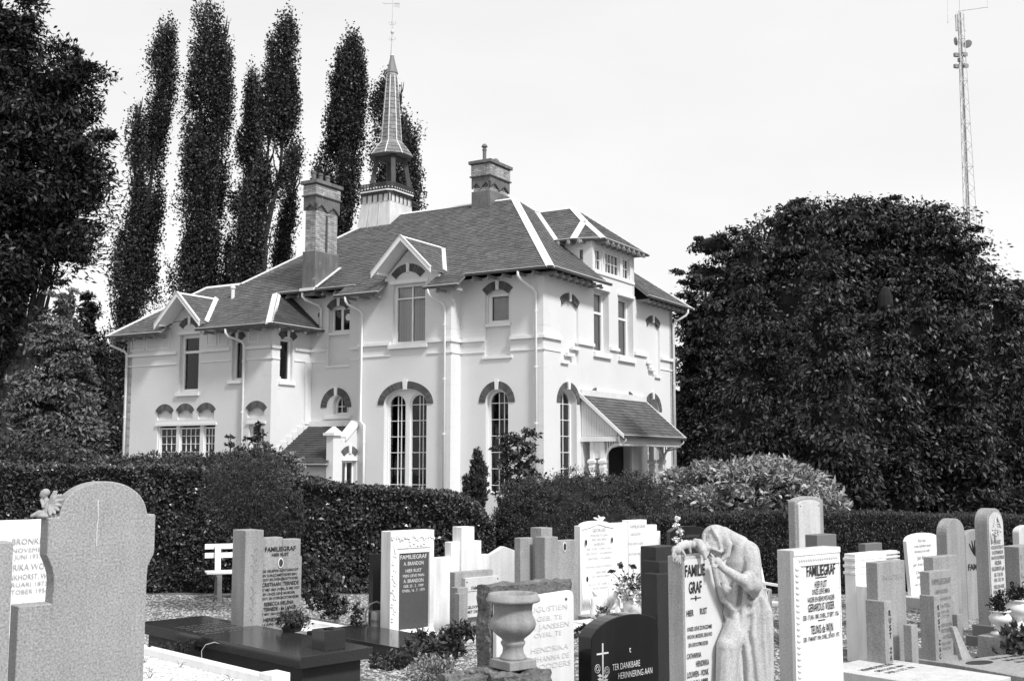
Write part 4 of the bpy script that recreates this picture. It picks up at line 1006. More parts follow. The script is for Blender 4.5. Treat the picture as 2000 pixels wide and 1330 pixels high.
for px_, pz in ((595, 1220),):
    kb = ray(600, 1234) * ((.18 - EYE) / ray(600, 1234).z)
    t2 = thing('kerb_tomb', 'low white stone grave kerb behind the dark slab tomb', 'grave kerb', (kb.x, kb.y, 0), SA)
    MB().box(0, .62, 0, .18, 0, .19).build('kerb', G_WHITEW, t2, bevel=.005); MB().box(.50, .62, .19, 1.4, 0, .19).build('kerb', G_WHITEW, t2, bevel=.005); MB().box(-.1, .0, .19, 1.4, 0, .19).build('kerb', G_WHITEW, t2, bevel=.005); MB().box(0.001, .499, .2, 1.4, 0, .11).build('gravel_bed', M_GRAVW, t2)

# white gravel grave with kerb, bottom left
ka = ray(565, 1312) * ((.28 - EYE) / ray(565, 1312).z)
t = thing('kerbed_grave', 'white marble kerb round a bed of white gravel, front left below the dark slab tomb', 'grave kerb', (ka.x, ka.y, 0), SA)
MB().box(-.20, 0, -.02, .20, 0, .28).build('corner_block', G_WHITE, t, bevel=.006)
MB().box(-.14, -.02, .21, 3.2, 0, .23).build('kerb', G_WHITE, t, bevel=.005); MB().box(-1.6, -.21, .0, .12, 0, .22).build('kerb', G_WHITE, t, bevel=.005)
MB().box(-1.6, -.145, .125, 3.2, 0, .15).build('gravel_bed', M_GRAVW, t)
def pebbles(name, m, parent, f, n, smin, smax, kind='stuff'):
    P_ = np.array([f() for _ in range(n)], np.float32); base = np.array([(1, 0, 0), (-.5, .87, 0), (-.5, -.87, 0), (0.1, 0, .9), (0, 0, -.6)], np.float32)
    s_ = rng.uniform(smin, smax, n).astype(np.float32); a = rng.uniform(0, 6.28, n); v = np.empty((n, 5, 3), np.float32)
    ca, sa = np.cos(a), np.sin(a); as_ = rng.uniform(.6, 1.3, n)
    for k in range(5):
        x, y, z = base[k]; x = x * as_
        v[:, k, 0] = P_[:, 0] + (x * ca - y * sa) * s_; v[:, k, 1] = P_[:, 1] + (x * sa + y * ca) * s_; v[:, k, 2] = P_[:, 2] + z * s_ * .6
    F_ = np.array([(0, 1, 3), (1, 2, 3), (2, 0, 3)], np.int32); idx = (np.arange(n)[:, None, None] * 5 + F_[None]).astype(np.int32).ravel()
    me = bpy.data.meshes.new(name); me.vertices.add(n * 5); me.vertices.foreach_set('co', v.ravel()); me.loops.add(n * 9); me.loops.foreach_set('vertex_index', idx); me.polygons.add(n * 3); me.polygons.foreach_set('loop_start', np.arange(0, n * 9, 3, dtype=np.int32)); me.update(calc_edges=True); me.materials.append(m)
    o = bpy.data.objects.new(name, me); COL.objects.link(o)
    if parent: o.parent = parent
    if kind: o['kind'] = kind
    return o
U = random.uniform
pebbles('white_gravel', M_GRAVW, t, lambda: (U(-1.5, -.16), U(.13, 3.1), .155), 9000, .010, .022)
wd = MB()
for k in range(12):
    x, y = U(-1.0, -.2), U(.3, 2.2)
    for j in range(5): a = U(0, 6.28); l_ = U(.04, .10); wd.tube([(x, y, .15), (x + math.cos(a) * l_ * .4, y + math.sin(a) * l_ * .4, .15 + l_ * .7), (x + math.cos(a) * l_, y + math.sin(a) * l_, .15 + l_ * .8)], [.003, .002, .0005], 4)
wd.build('weeds', L_SHR, t, kind='stuff')
gb = MB()
gp = ray(395, 1290) * ((.2 - EYE) / ray(395, 1290).z)
gb.tube([(gp.x, gp.y, .1), (gp.x - .01, gp.y, .30), (gp.x + .03, gp.y, .36), (gp.x + .12, gp.y, .385), (gp.x + .17, gp.y, .37)], [.004, .004, .005, .005, .001], 5); gb.tube([(gp.x, gp.y, .12), (gp.x - .03, gp.y, .24), (gp.x - .045, gp.y, .20)], [.004, .003, .001], 5)
tag(gb.build('grass_blade', mat('pale grass', .35, .6)), 'single pale bent grass stalk beside the white kerb at lower left', 'grass stalk')

# 4 bench
t = thing('park_bench', 'white slatted park bench standing before the hedge, half hidden by the pillar headstone', 'bench', (at(434, 1165, 18.6).x, 18.5, 0), R(20))
for z, y in ((.78, .20), (.64, .17)): MB().box(-.25, 1.0, y, y + .03, z, z + .085).build('back_slat', M_PLAST, t, bevel=.004)
for k in range(4): MB().box(-.25, 1.0, -.28 + .11 * k, -.19 + .11 * k, .42, .45).build('seat_slat', M_PLAST, t, bevel=.004)
for x in (-.05, .8):
    MB().bar((x, .16, .84), (x, .06, .40), .09, .06).bar((x, -.26, .40), (x, .1, .40), .07, .05).build('back_support', M_PLAST, t); MB().bar((x, .06, .42), (x, .20, 0), .07, .05).bar((x, -.24, .42), (x, -.32, 0), .07, .05).bar((x, -.3, .03), (x, .18, .03), .07, .05).build('leg', mat('weathered grey paint', .22, .8, (8, .3)), t)

# 5 BRANDON stone and neighbours
t, zt = grave('headstone', 'white headstone with carved ivy border framing a dark panel lettered in white', 'headstone', 762, 1038, 13.9)
MB().box(0, .66, .05, .19, .09, zt).build('slab', G_WHITEW, t, bevel=BV)
f = MB(); wall_mesh(f, lambda u, d, z: (u, d, z), rect(0, .66, .09, zt), [rect(.10, .60, .10, zt - .21)], .06, -.012); f.build('carved_frame', G_WHITEW, t)
fr2 = MB(); wall_mesh(fr2, lambda u, d, z: (u, d, z), rect(.10, .60, .12, zt - .21), [rect(.14, .595, .16, zt - .27)], .05, .0); fr2.build('inner_frame', G_WHITE, t)
MB().box(.135, .60, .015, .045, .17, zt - .265).build('dark_panel', mat('dark flecked panel', .07, .6, (160, .5)), t)
iv = MB(); x = .02
pth = [(.05, .3 + .085 * k) for k in range(int((zt - .42) / .085))] + [(.05, zt - .08)] + [(.10 + .06 * k, zt - .09) for k in range(10)]
for i, (x, z) in enumerate(pth):
    s_ = .018 * (1 if i % 2 else -1); o_ = (x + (s_ if x < .08 else 0), -.016, z + (s_ if x >= .08 else 0))
    if i: iv.tube([pv, o_], .006, 5)
    pv = o_
    for k in range(4):
        a = U(0, 6.28); iv.ball((o_[0] + .018 * math.cos(a), -.018, o_[2] + .018 * math.sin(a)), (.013, .007, .013), 6, 4)
for k in range(5): iv.ball((.30 + .05 * k + U(-.01, .01), -.02, zt - .17 + U(-.015, .015)), (.016, .008, .012), 6, 4)
iv.build('ivy_relief', G_WHITEW, t, smooth=True, kind='stuff')
zz_ = lambda py: at(810, py, 14.1).z
lettering(t, [('FAMILIEGRAF', .365, zz_(1087), .052, .40), ('A. BRANDON', .365, zz_(1100), .046, .30), ('HIER RUST', .365, zz_(1114), .040, .24), ('MIJN LIEVE MAN', .365, zz_(1124), .034, .32), ('A. BRANDON', .365, zz_(1134), .044, .30), ('GEB. 25 . 2 . 1909', .365, zz_(1144), .032, .30), ('OVERL. 16 . 7 . 1979', .365, zz_(1153), .032, .34)], M_LETW, y=.014, bold=0)
MB().box(-.10, .85, -.10, .3, 0, .09).build('plinth', G_WHITEW, t, bevel=.004)
for x in (.14, .48): MB().taper((x, x + .16, -.09, .0), (x + .02, x + .14, -.06, .0), .09, .17).build('foot_block', G_WHITEW, t, bevel=.004)
t, zt = grave('headstone', 'black headstone seen from behind, left of the white ivy-framed headstone', 'headstone', 760, 1080, 14.7)
MB().box(-.24, .3, 0, .10, 0, zt).build('slab', G_POL, t, bevel=.004); MB().box(-.3, .4, -.1, .3, 0, .12).build('plinth', G_DARK, t, bevel=.004)
# watering can
wc = at(738, 1218, 14.2); t = thing('watering_can', 'grey plastic watering can hanging beside the black headstone', 'watering can', (wc.x, wc.y, .12), R(0))
MB().lathe([(.085, 0), (.09, .01), (.09, .06), (.095, .07), (.09, .08), (.09, .14), (.095, .15), (.09, .16), (.09, .22), (.07, .25), (.05, .25)], n=18).build('can_body', M_GCAN, t, smooth=True)
MB().tube([(-.09, 0, .05), (-.15, 0, .12), (-.15, 0, .24), (-.10, 0, .33), (-.02, 0, .36), (.06, 0, .33)], .013, 8).build('handle', M_GCAN, t, smooth=True)
MB().tube([(.08, 0, .04), (.14, 0, .14), (.2, 0, .28)], [.022, .018, .02], 8).build('spout', M_GCAN, t, smooth=True)
# white stepped stone
t, zt = grave('headstone', 'white stepped headstone with a raised centre pillar, right of the ivy-framed headstone', 'headstone', 850, 1090, 15.0)
MB().box(0, .98, .06, .17, 0, zt).build('wall_slab', G_WHITEW, t, bevel=BV); MB().box(.30, .82, .045, .185, 0, at(900, 1058, 15.3).z).build('step_slab', G_WHITEW, t, bevel=BV); MB().box(.44, .66, 0, .20, 0, at(910, 1029, 15.3).z).build('pillar', G_WHITEW, t, bevel=BV)
# plaque stone
t, zt = grave('headstone', 'grey stepped headstone with a light plaque reading FAMILIEGRAF and GELOOFD, left of the rough stone', 'headstone', 890, 1118, 14.2)
MB().box(0, .62, .02, .12, 0, zt).build('slab', G_MID, t, bevel=BV)
MB().box(.115, .66, -.05, .018, at(930, 1205, 14.3).z, at(930, 1128, 14.3).z).build('plaque', G_LIGHT, t, bevel=.004)
zz_ = lambda py: at(930, py, 14.35).z
lettering(t, [('FAMILIEGRAF', .36, zz_(1147), .042, .30), ('GELOOFD', .24, zz_(1184), .034, .20), ('MET DIEP', .24, zz_(1193), .034, .20)], M_LETB, y=-.052, bold=.01)
MB().box(.12, .36, -.0535, -.051, zz_(1154), zz_(1153.3)).build('line', M_LETB, t)
for x, z in ((.14, 1135), (.64, 1133), (.14, 1200)): MB().ball((x, -.05, zz_(z)), .010, 8, 5).build('stud', M_IRON, t)
MB().box(-.06, .10, -.12, .02, 0, at(885, 1149, 14.0).z).build('step_block', G_MID, t, bevel=BV); MB().box(-.10, -.02, -.20, -.10, 0, at(872, 1161, 13.9).z).build('step_block', G_MID, t, bevel=BV); MB().box(-.1, .8, -.2, .2, 0, .07).build('plinth', G_LIGHT, t, bevel=BV)
# pointed
t, zt = grave('headstone', 'plain pale headstone with a low pointed top between the white stepped and grey headstones', 'headstone', 945, 1091, 16.8)
MB().prism([(0, 0, 0), (.80, 0, 0), (.80, 0, zt + .03), (.385, 0, zt + .165), (0, 0, zt)], (0, .09, 0)).build('slab', G_LIGHT, t, bevel=.012)
# grey group
t, zt = grave('headstone', 'mid grey headstone built of tall blocks with an oval photo near its top right corner', 'headstone', 1064, 1049, 14.9)
MB().box(0, .235, 0, .20, 0, zt).build('block', G_MID, t, bevel=BV); MB().box(.237, .62, .02, .18, 0, at(1100, 1057, 15).z).build('slab', G_MID, t, bevel=BV)
MB().box(.16, .36, .24, .46, 0, at(1095, 1030, 15.3).z).build('rear_block', G_MID, t, bevel=BV)
MB().box(-.16, .06, .30, .42, 0, at(1035, 1047, 15.4).z).build('rear_block', G_MID, t, bevel=BV)
oval(t, .37, at(1103, 1068, 15.1).z, .035, .062, y=.018)
# marble with drapes
t, zt = grave('headstone', 'white marble headstone with carved drapes, faint lettering and three small oval portraits', 'headstone', 1133, 1027, 15.9)
pr = [(0, 0), (.70, 0), (.70, zt), (.60, zt)] + [(.34 + .26 * math.cos(R(a)), zt + .055 * math.sin(R(a)) + .002) for a in range(10, 171, 16)] + [(.08, zt), (0, zt)]
MB().prism([(x, 0, z) for x, z in pr], (0, .12, 0)).build('slab', G_WHITE, t, bevel=BV)
dr_ = MB()
for k in range(7):
    dr_.tube([(.02 + .012 * k, -.004, zt - .55), (.03 + .02 * k, -.01, .32), (.02 + .03 * k, -.006, .15)], [.004, .011, .005], 6)
    dr_.tube([(.68 - .012 * k, -.004, zt - .55), (.67 - .02 * k, -.01, .32), (.68 - .03 * k, -.006, .15)], [.004, .011, .005], 6)
dr_.tube([(.03, -.004, zt - .05), (.2, -.008, zt - .02), (.34, -.006, zt + .02), (.5, -.008, zt - .02), (.66, -.004, zt - .05)], .008, 6)
dr_.build('drape_relief', G_WHITE, t, smooth=True, kind='stuff')
zz_ = lambda py: at(1165, py, 16.1).z
lettering(t, [('GEORGES', .37, zz_(1035), .048, .26), ('MODERATUS JAN', .37, zz_(1045), .034, .34), ('VAN DEN BERG', .37, zz_(1053), .036, .30), ('SASBURG', .37, zz_(1062), .038, .22), ('GEB. 24 MEI   OVERL. 9 DEC', .37, zz_(1071), .026, .50), ('ZIJN VROUW    EN KINDEREN', .37, zz_(1080), .026, .52), ('LIEVE MAN    EN VADER', .37, zz_(1090), .028, .46), ('BEGRAVEN IN VREDE TE ROTTERDAM', .37, zz_(1106), .024, .52), ('LIEVE OMA', .40, zz_(1117), .028, .20), ('VAN HARTEN VERMIST', .41, zz_(1125), .024, .38), ('GEB. 2 JULI 1891  OVERL. 12 MEI', .39, zz_(1140), .024, .50), ('RUST ZACHT', .39, zz_(1148), .024, .30)], M_LETG, bold=0)
oval(t, .10, zz_(1058), .030, .055); oval(t, .62, zz_(1056), .028, .050); oval(t, .12, zz_(1129), .028, .050)
MB().box(-.1, .85, -.5, .2, 0, .10).build('plinth', G_MID, t, bevel=BV); MARB = t
# bird / dove figurine on it
dv = thing('dove_figurine', 'small white stone dove perched on top of the marble headstone', 'figurine', on(t, .46, .06, zt + .045), 0)
b = MB(); b.ball((0, 0, .03), (.055, .03, .028)); b.ball((.045, 0, .05), (.022, .018, .02)); limb(b, [(-.03, 0, .03), (-.09, 0, .05)], [.022, .010]); b.ball((0, 0, .05), (.03, .05, .012)); limb(b, [(-.0, 0, .04), (-.03, -.04, .085)], [.018, .008]); limb(b, [(.06, 0, .05), (.078, 0, .045)], [.007, .003])
remesh(b, 'body', G_WHITEW, dv, .006, 1)
# white stepped (right)
t, zt = grave('headstone', 'white headstone with a stepped top edge and worn lettering, right of the marble headstone', 'headstone', 1195, 1019, 17.2)
zq = lambda py: at(1240, py, 17.6).z
for a, b_, py_, d in ((0, .345, 1019, 0), (.347, .76, 1015, -.015), (.762, 1.01, 1026, 0.0), (1.012, 1.10, 1039, .01)): MB().box(a, b_, d, .12, 0, zq(py_)).build('slab', G_WHITE, t, bevel=BV)
lettering(t, [('FAMILIEGRAF', .55, zq(1027), .05, .34), ('HIER RUSTEN', .5, zq(1042), .04, .22), ('ONZE LIEVE OUDERS', .5, zq(1060), .036, .34), ('RUST IN VREDE', .5, zq(1080), .036, .3)], M_LETG, y=-.018, bold=0)
t, zt = grave('headstone', 'small pale headstone with arched top, partly hidden behind the weeping-figure stone', 'headstone', 1262, 1079, 15.5)
MB().prism([(0, 0, 0), (.5, 0, 0), (.5, 0, zt - .02)] + [(.25 + .25 * math.cos(R(a)), 0, zt + .06 * math.sin(R(a))) for a in range(15, 180, 15)] + [(0, 0, zt - .02)], (0, .12, 0)).build('slab', G_WHITE, t, bevel=BV)
MB().box(-.05, .07, -.08, .0, 0, zt - .02).build('side_block', G_MID, t, bevel=BV)
# black stone at the hedge
t, zt = grave('headstone', 'black polished headstone with curved top, against the hedge left of the mourner statue', 'headstone', 1310, 1036, 17.8)
MB().prism([(0, 0, 0), (.85, 0, 0), (.85, 0, zt), (.6, 0, zt + .05), (.35, 0, zt + .06), (.12, 0, zt + .03), (0, 0, zt - .02)], (0, .10, 0)).build('slab', G_POL, t, bevel=.006)
lettering(t, [('IN LIEFDEVOLLE', .48, zt - .10, .04, .40), ('HERINNERING', .48, zt - .17, .04, .40), ('AAN', .48, zt - .24, .04, .12), ('ONZE OUDERS', .48, zt - .32, .04, .40)], M_LETM, bold=0)
MB().box(-.25, 1.0, -.35, .25, 0, at(1302, 1069, 17.6).z - .0).build('base', G_POLG, t, bevel=BV)
st_ = MB(); fgp = on(t, -.02, -.16, at(1302, 1069, 17.6).z)
fg = thing('flower_spray', 'slim spray of pale flowers on the base of the black hedge-side headstone', 'flowers', fgp, 0)
MB().tube([(0, 0, 0), (.01, 0, .2), (-.01, 0, .42)], [.012, .008, .004], 5).build('stem', M_BARK, fg)
leaf_cloud('blossoms', [((.0, 0, .12), (.06, .05, .05), 60), ((.02, 0, .24), (.05, .05, .04), 60), ((-.03, 0, .33), (.035, .04, .03), 50), ((0, 0, .43), (.03, .03, .03), 50)], .045, mat('pale petal', .75, .7, isl=.15), fg, asp=.9, rc=.02, up=.3, per=8)
# dark stepped pillar stones between black stone and weeping figure
t, zt = grave('headstone', 'dark granite headstone of stepped blocks seen edge-on, left of the weeping-figure stone', 'headstone', 1283, 1121, 9.6)
MB().box(0, .40, 0, .15, 0, zt).build('block', G_DARK, t, bevel=BV); MB().box(.10, .42, .06, .26, 0, at(1290, 1095, 9.8).z).build('block', G_DARK, t, bevel=BV); MB().box(.17, .44, .16, .34, 0, at(1300, 1067, 9.9).z).build('block', G_DARK, t, bevel=BV)
# black TER DANKBARE
t, zt = grave('headstone', 'black polished headstone with white cross, rose engraving and thankful-memory text at bottom centre', 'headstone', 1155, 1243, 9.0)
pr = [(0, 0), (.78, 0), (.78, zt - .01)] + [(.43 + .42 * math.cos(R(a)), zt - .03 + .165 * math.sin(R(a))) for a in range(40, 172, 11)] + [(.0, zt - .008)]
MB().prism([(x, 0, z) for x, z in pr], (0, .15, 0)).build('slab', G_POL, t, bevel=.006)
zz_ = lambda py: at(1220, py, 9.25).z
lettering(t, [('TER DANKBARE', .385, zz_(1298), .050, .32), ('HERINNERING AAN', .49, zz_(1316.5), .050, .40), ('t', .43, zz_(1268), .05)], M_LETW, bold=-.004)
cx_ = MB(); cx_.box(.115, .127, -.005, 0, .3, zz_(1249)); cx_.box(.055, .185, -.005, 0, zz_(1270), zz_(1267)); cx_.build('cross', M_LETW, t)
rs = MB()
for (x, z) in ((.062, zz_(1296)), (.165, zz_(1303))):
    for k in range(7):
        a = k * .9; rs.tube([(x + .028 * math.cos(a + j * .25), -.004, z + .032 * math.sin(a + j * .25)) for j in range(4)], .0028, 4); rs.tube([(x + .014 * math.cos(a + j * .4), -.004, z + .016 * math.sin(a + j * .4)) for j in range(4)], .0024, 4)
for k in range(9):
    s_ = 1 if k % 2 else -1; z = zz_(1312) - .014 * k; rs.prism([(.12, -.002, z), (.12 + s_ * .03, -.002, z + .022), (.12 + s_ * .06, -.002, z + .012), (.12 + s_ * .035, -.002, z - .004)], (0, -.003, 0))
rs.build('rose_engraving', M_LETW, t, kind='stuff')

# rough stone with white plaque
t, zt = grave('headstone', 'rough hewn dark headstone carrying a large white marble plaque, behind the white urn', 'headstone', 961, 1152, 9.6)
nx_, nz_ = 26, 22
def roughbox(x0, x1, y0, y1, z0, z1, nx_, nz_, amp, name, m, parent):
    """block with hewn faces, welded"""
    import bmesh
    bm = bmesh.new(); bmesh.ops.create_cube(bm, size=1.0)
    for v in bm.verts: v.co = Vector((x0 + (v.co.x + .5) * (x1 - x0), y0 + (v.co.y + .5) * (y1 - y0), z0 + (v.co.z + .5) * (z1 - z0)))
    bmesh.ops.subdivide_edges(bm, edges=bm.edges[:], cuts=nx_, use_grid_fill=True)
    from mathutils import noise
    for v in bm.verts:
        p = v.co * 9.0; q_ = Vector((noise.noise(p), noise.noise(p + Vector((7, 1, 3))), noise.noise(p + Vector((2, 9, 5)))))
        p2 = v.co * 30.0; q2 = Vector((noise.noise(p2), noise.noise(p2 + Vector((7, 1, 3))), noise.noise(p2 + Vector((2, 9, 5)))))
        v.co += q_ * amp + q2 * amp * .45
    me = bpy.data.meshes.new(name); bm.to_mesh(me); bm.free(); me.materials.append(m); o = bpy.data.objects.new(name, me); COL.objects.link(o)
    if parent: o.parent = parent
    return o
zr_ = at(1110, 1139, 9.9).z
roughbox(0, .95, .03, .20, 0, zr_, 22, 20, .022, 'hewn_block', G_ROUGH, t)
pr = [(.02, 0), (.915, 0), (.915, zr_ - .14), (.90, zr_ - .10), (.87, zr_ - .085), (.02, zr_ - .115)]
MB().prism([(x, -.035, z) for x, z in pr], (0, .05, 0)).build('plaque', G_WHITE, t, bevel=.004)
zz_ = lambda py: at(1070, py, 9.8).z
lettering(t, [('AUGUSTIEN', .58, zz_(1192), .045, .5), ('GEB. TE', .62, zz_(1211), .04, .3), ('W. JANSSEN', .60, zz_(1227), .045, .5), ('OVERL. TE', .6, zz_(1243), .04, .32), ('HENDRIKA', .62, zz_(1272), .045, .44), ('JOHANNA DE', .62, zz_(1290), .045, .46), ('LODDERS', .66, zz_(1306), .045, .42)], mat('worn marble lettering', .66, .7), y=-.037, bold=0, depth=.003)
MB().ball((.82, -.036, zz_(1178)), (.013, .006, .013), 10, 6).build('bolt', M_IRON, t)
# boulders and urn
ub = ray(1002, 1303) * ((.64 - EYE) / ray(1002, 1303).z)
bo = thing('boulder_pedestal', 'pedestal of rough grey boulders under the white urn', 'boulders', (ub.x, ub.y, 0), GA)
roughbox(-.26, .22, -.20, .26, .25, .625, 14, 12, .03, 'boulder', G_ROUGH, bo)
roughbox(-.50, -.18, .0, .34, .1, .60, 12, 12, .04, 'boulder', G_ROUGH, bo); roughbox(-.55, .25, -.22, .40, 0, .40, 12, 12, .04, 'boulder', G_ROUGH, bo)
M_URN = mat('weathered urn stone', 0.27, .75, (3, .15), (60, .18), (60, .3, .003), streak=.30)
ur = thing('garden_urn', 'white classical urn on a square foot, standing on rough boulders before the white plaque', 'urn', (ub.x, ub.y, .64), R(38))
sc_u = .42
pf = [(0, .06), (.105, .066), (.10, .085), (.082, .11), (.078, .15), (.085, .165), (.094, .18), (.094, .195), (.082, .205), (.09, .22), (.13, .25), (.168, .29), (.178, .325), (.170, .36), (.152, .39), (.146, .42), (.150, .465), (.160, .487), (.195, .492), (.208, .500), (.208, .515), (.196, .530), (.188, .555), (.172, .557), (.165, .54), (.12, .42), (0, .40)]
MB().lathe(pf, n=40).build('bowl', M_URN, ur, smooth=True)
MB().box(-.128, .128, -.128, .128, 0, .066).build('square_foot', M_URN, ur, bevel=.006)

# ------------------------------------------------------------------ weeping figure monument
t, zt = grave('headstone', 'sandy family headstone in black lettering on whose right side a carved mourner leans', 'headstone', 1334, 1087, 8.0)
MB().box(0, .52, 0, .145, 0, zt).build('slab', G_STAT, t, bevel=.010)
fr3 = MB().box(.006, .5, -.006, .001, 0, zt - .02).build('smooth_face', mat('pale sandy face', .60, .85, (150, .15), (4, .08)), t)
zz_ = lambda py: at(1370, py, 8.1).z
lettering(t, [('FAMILIE', .115, zz_(1112), .080, .215), ('GRAF', .115, zz_(1145), .080, .14), ('HIER', .055, zz_(1194), .042, .075), ('RUST', .20, zz_(1193), .042, .075), ('ONZE LIEVE ZORGZAME', .155, zz_(1225), .026, .27), ('VROUW, MOEDER, BEHUWD', .155, zz_(1240), .026, .27), ('EN GROOTMOEDER', .14, zz_(1256), .026, .21), ('CATHARINA', .09, zz_(1277), .034, .155), ('HENDRIKA', .18, zz_(1294), .038, .14), ('LOUWEN - VONK', .13, zz_(1313), .040, .23), ('28 JULI 1880', .13, zz_(1329), .03, .21)], M_LETB, y=-.007, bold=.02)
ln = MB(); ln.box(.065, .175, -.0105, -.006, zz_(1167.2), zz_(1165.6)); ln.box(.115, .124, -.012, -.006, zz_(1171), zz_(1162)); ln.build('dividing_line', M_LETB, t)
# the mourner: control points measured on the photograph at the statue's own depth
def sp(px, py, Y): p = at(px, py, Y); return Vector((p.x, p.y, p.z))
sg = thing('stone_mourner', 'sandstone statue of a hooded mourning woman in a long robe, head bowed into her hand', 'statue', (0, 0, 0))
b = MB()
Y0 = 8.35
PX = lambda n_: n_ * Y0 / FP
# robe: stacked ellipses following the outline; (y pixel, left px, right px, depth radius)
sect = [(1058, 1434, 1462, .07), (1070, 1426, 1473, .10), (1095, 1412, 1480, .12), (1130, 1404, 1483, .105), (1160, 1406, 1494, .11), (1190, 1410, 1507, .135), (1220, 1408, 1509, .15), (1250, 1403, 1509, .165), (1290, 1398, 1509, .17), (1330, 1399, 1509, .17), (1400, 1399, 1508, .17), (1490, 1398, 1508, .17)]
vv = []; ff = []; n = 28
for i, (py, l_, r_, dr_) in enumerate(sect):
    c = sp((l_ + r_) / 2, py, Y0); ra = PX((r_ - l_) / 2)
    for k in range(n):
        a = 2 * math.pi * k / n; vv.append((c.x + ra * math.cos(a), c.y + dr_ * math.sin(a), c.z))
for i in range(len(sect) - 1):
    for k in range(n): ff.append((i * n + k, i * n + (k + 1) % n, (i + 1) * n + (k + 1) % n, (i + 1) * n + k))
ff.append(tuple(range(n))); ff.append(tuple(range((len(sect) - 1) * n, len(sect) * n))[::-1]); b.add(vv, ff)
# bowed knee pushing the robe forward, left of the figure
limb(b, [sp(1450, 1200, 8.3), sp(1422, 1262, 8.17), sp(1418, 1330, 8.15), sp(1418, 1480, 8.2)], [.10, .085, .075, .08])
# shoulders, back
limb(b, [sp(1440, 1068, 8.36), sp(1460, 1078, 8.36)], [.075, .085]); b.ball(sp(1455, 1090, 8.36), (.105, .10, .13), 16, 10)
limb(b, [sp(1446, 1064, 8.36), sp(1430, 1056, 8.34), sp(1412, 1048, 8.32)], [.070, .068, .075])
# head in a hood, bowed to the left, forehead down
b.ball(sp(1398, 1050, 8.27), (.102, .105, .095), 20, 14); b.ball(sp(1393, 1064, 8.25), (.082, .095, .085), 16, 10)
b.ball(sp(1391, 1076, 8.20), (.052, .055, .050), 16, 10)
limb(b, [sp(1382, 1078, 8.14), sp(1380, 1085, 8.12)], [.015, .012])
limb(b, [sp(1390, 1030, 8.19), sp(1402, 1050, 8.16), sp(1411, 1076, 8.16)], [.012, .015, .012])      # hood folds
limb(b, [sp(1376, 1042, 8.18), sp(1374, 1060, 8.17), sp(1376, 1076, 8.17)], [.012, .016, .014])
limb(b, [sp(1412, 1036, 8.24), sp(1424, 1062, 8.22), sp(1420, 1084, 8.22), sp(1408, 1094, 8.2)], [.018, .026, .024, .014])
limb(b, [sp(1374, 1073, 8.155), sp(1392, 1071, 8.13), sp(1408, 1078, 8.14)], [.011, .013, .011])
# near arm: upper arm and sleeve down to the elbow, forearm up to the face
limb(b, [sp(1463, 1078, 8.30), sp(1470, 1105, 8.24), sp(1471, 1132, 8.18)], [.078, .066, .060])
limb(b, [sp(1471, 1122, 8.18), sp(1472, 1142, 8.15), sp(1473, 1158, 8.2)], [.062, .064, .035])
limb(b, [sp(1461, 1128, 8.13), sp(1462, 1144, 8.12)], [.050, .046])
limb(b, [sp(1460, 1138, 8.12), sp(1438, 1126, 8.09), sp(1414, 1110, 8.08)], [.044, .039, .029])
limb(b, [sp(1410, 1106, 8.08), sp(1401, 1096, 8.09)], [.030, .032])
# cloth falling from the hand to the waist
limb(b, [sp(1392, 1106, 8.2), sp(1401, 1138, 8.22), sp(1412, 1170, 8.2), sp(1434, 1192, 8.2)], [.016, .020, .024, .018])
limb(b, [sp(1400, 1110, 8.25), sp(1412, 1140, 8.27), sp(1424, 1170, 8.24)], [.03, .03, .03])
# far arm over the top of the stone, its loose sleeve, hand hanging at the left corner
limb(b, [sp(1420, 1072, 8.4), sp(1396, 1082, 8.28), sp(1374, 1072, 8.18)], [.06, .055, .045])
limb(b, [sp(1358, 1056, 8.12), sp(1366, 1060, 8.10), sp(1373, 1073, 8.07), sp(1378, 1090, 8.06)], [.020, .030, .030, .012])
limb(b, [sp(1352, 1060, 8.16), sp(1362, 1066, 8.16), sp(1372, 1080, 8.16)], [.020, .026, .02])
limb(b, [sp(1352, 1064, 8.1), sp(1340, 1062, 8.05), sp(1328, 1068, 8.02)], [.026, .030, .032])
limb(b, [sp(1350, 1058, 8.06), sp(1346, 1066, 8.04), sp(1349, 1080, 8.05)], [.014, .012, .010])
b.ball(sp(1321, 1074, 7.99), (.038, .03, .034), 12, 8)
# robe folds as long raised ridges
for pts_, rr_ in (([(1440, 1130), (1432, 1180), (1440, 1250), (1446, 1330), (1448, 1480)], .024), ([(1456, 1150), (1450, 1210), (1462, 1290), (1466, 1480)], .022), ([(1473, 1175), (1472, 1240), (1482, 1330), (1484, 1480)], .024), ([(1488, 1170), (1492, 1250), (1497, 1330), (1498, 1480)], .022), ([(1424, 1150), (1416, 1195), (1432, 1235)], .020), ([(1470, 1190), (1440, 1215), (1414, 1218)], .018), ([(1462, 1175), (1436, 1192), (1414, 1190)], .016), ([(1408, 1275), (1424, 1330), (1430, 1480)], .018)):
    q_ = []
    for (px, py) in pts_:
        for i in range(len(sect) - 1):
            if sect[i][0] <= py <= sect[i + 1][0]:
                f_ = (py - sect[i][0]) / (sect[i + 1][0] - sect[i][0]); l_ = sect[i][1] * (1 - f_) + sect[i + 1][1] * f_; r_ = sect[i][2] * (1 - f_) + sect[i + 1][2] * f_; dd = sect[i][3] * (1 - f_) + sect[i + 1][3] * f_; break
        u_ = max(-.97, min(.97, (px - (l_ + r_) / 2) / ((r_ - l_) / 2))); q_.append(sp(px, py, Y0 - dd * math.sqrt(1 - u_ * u_) - .016))
    limb(b, q_, [rr_] * len(q_), 8)
remesh(b, 'robed_body', G_STAT, sg, .0075, 2)
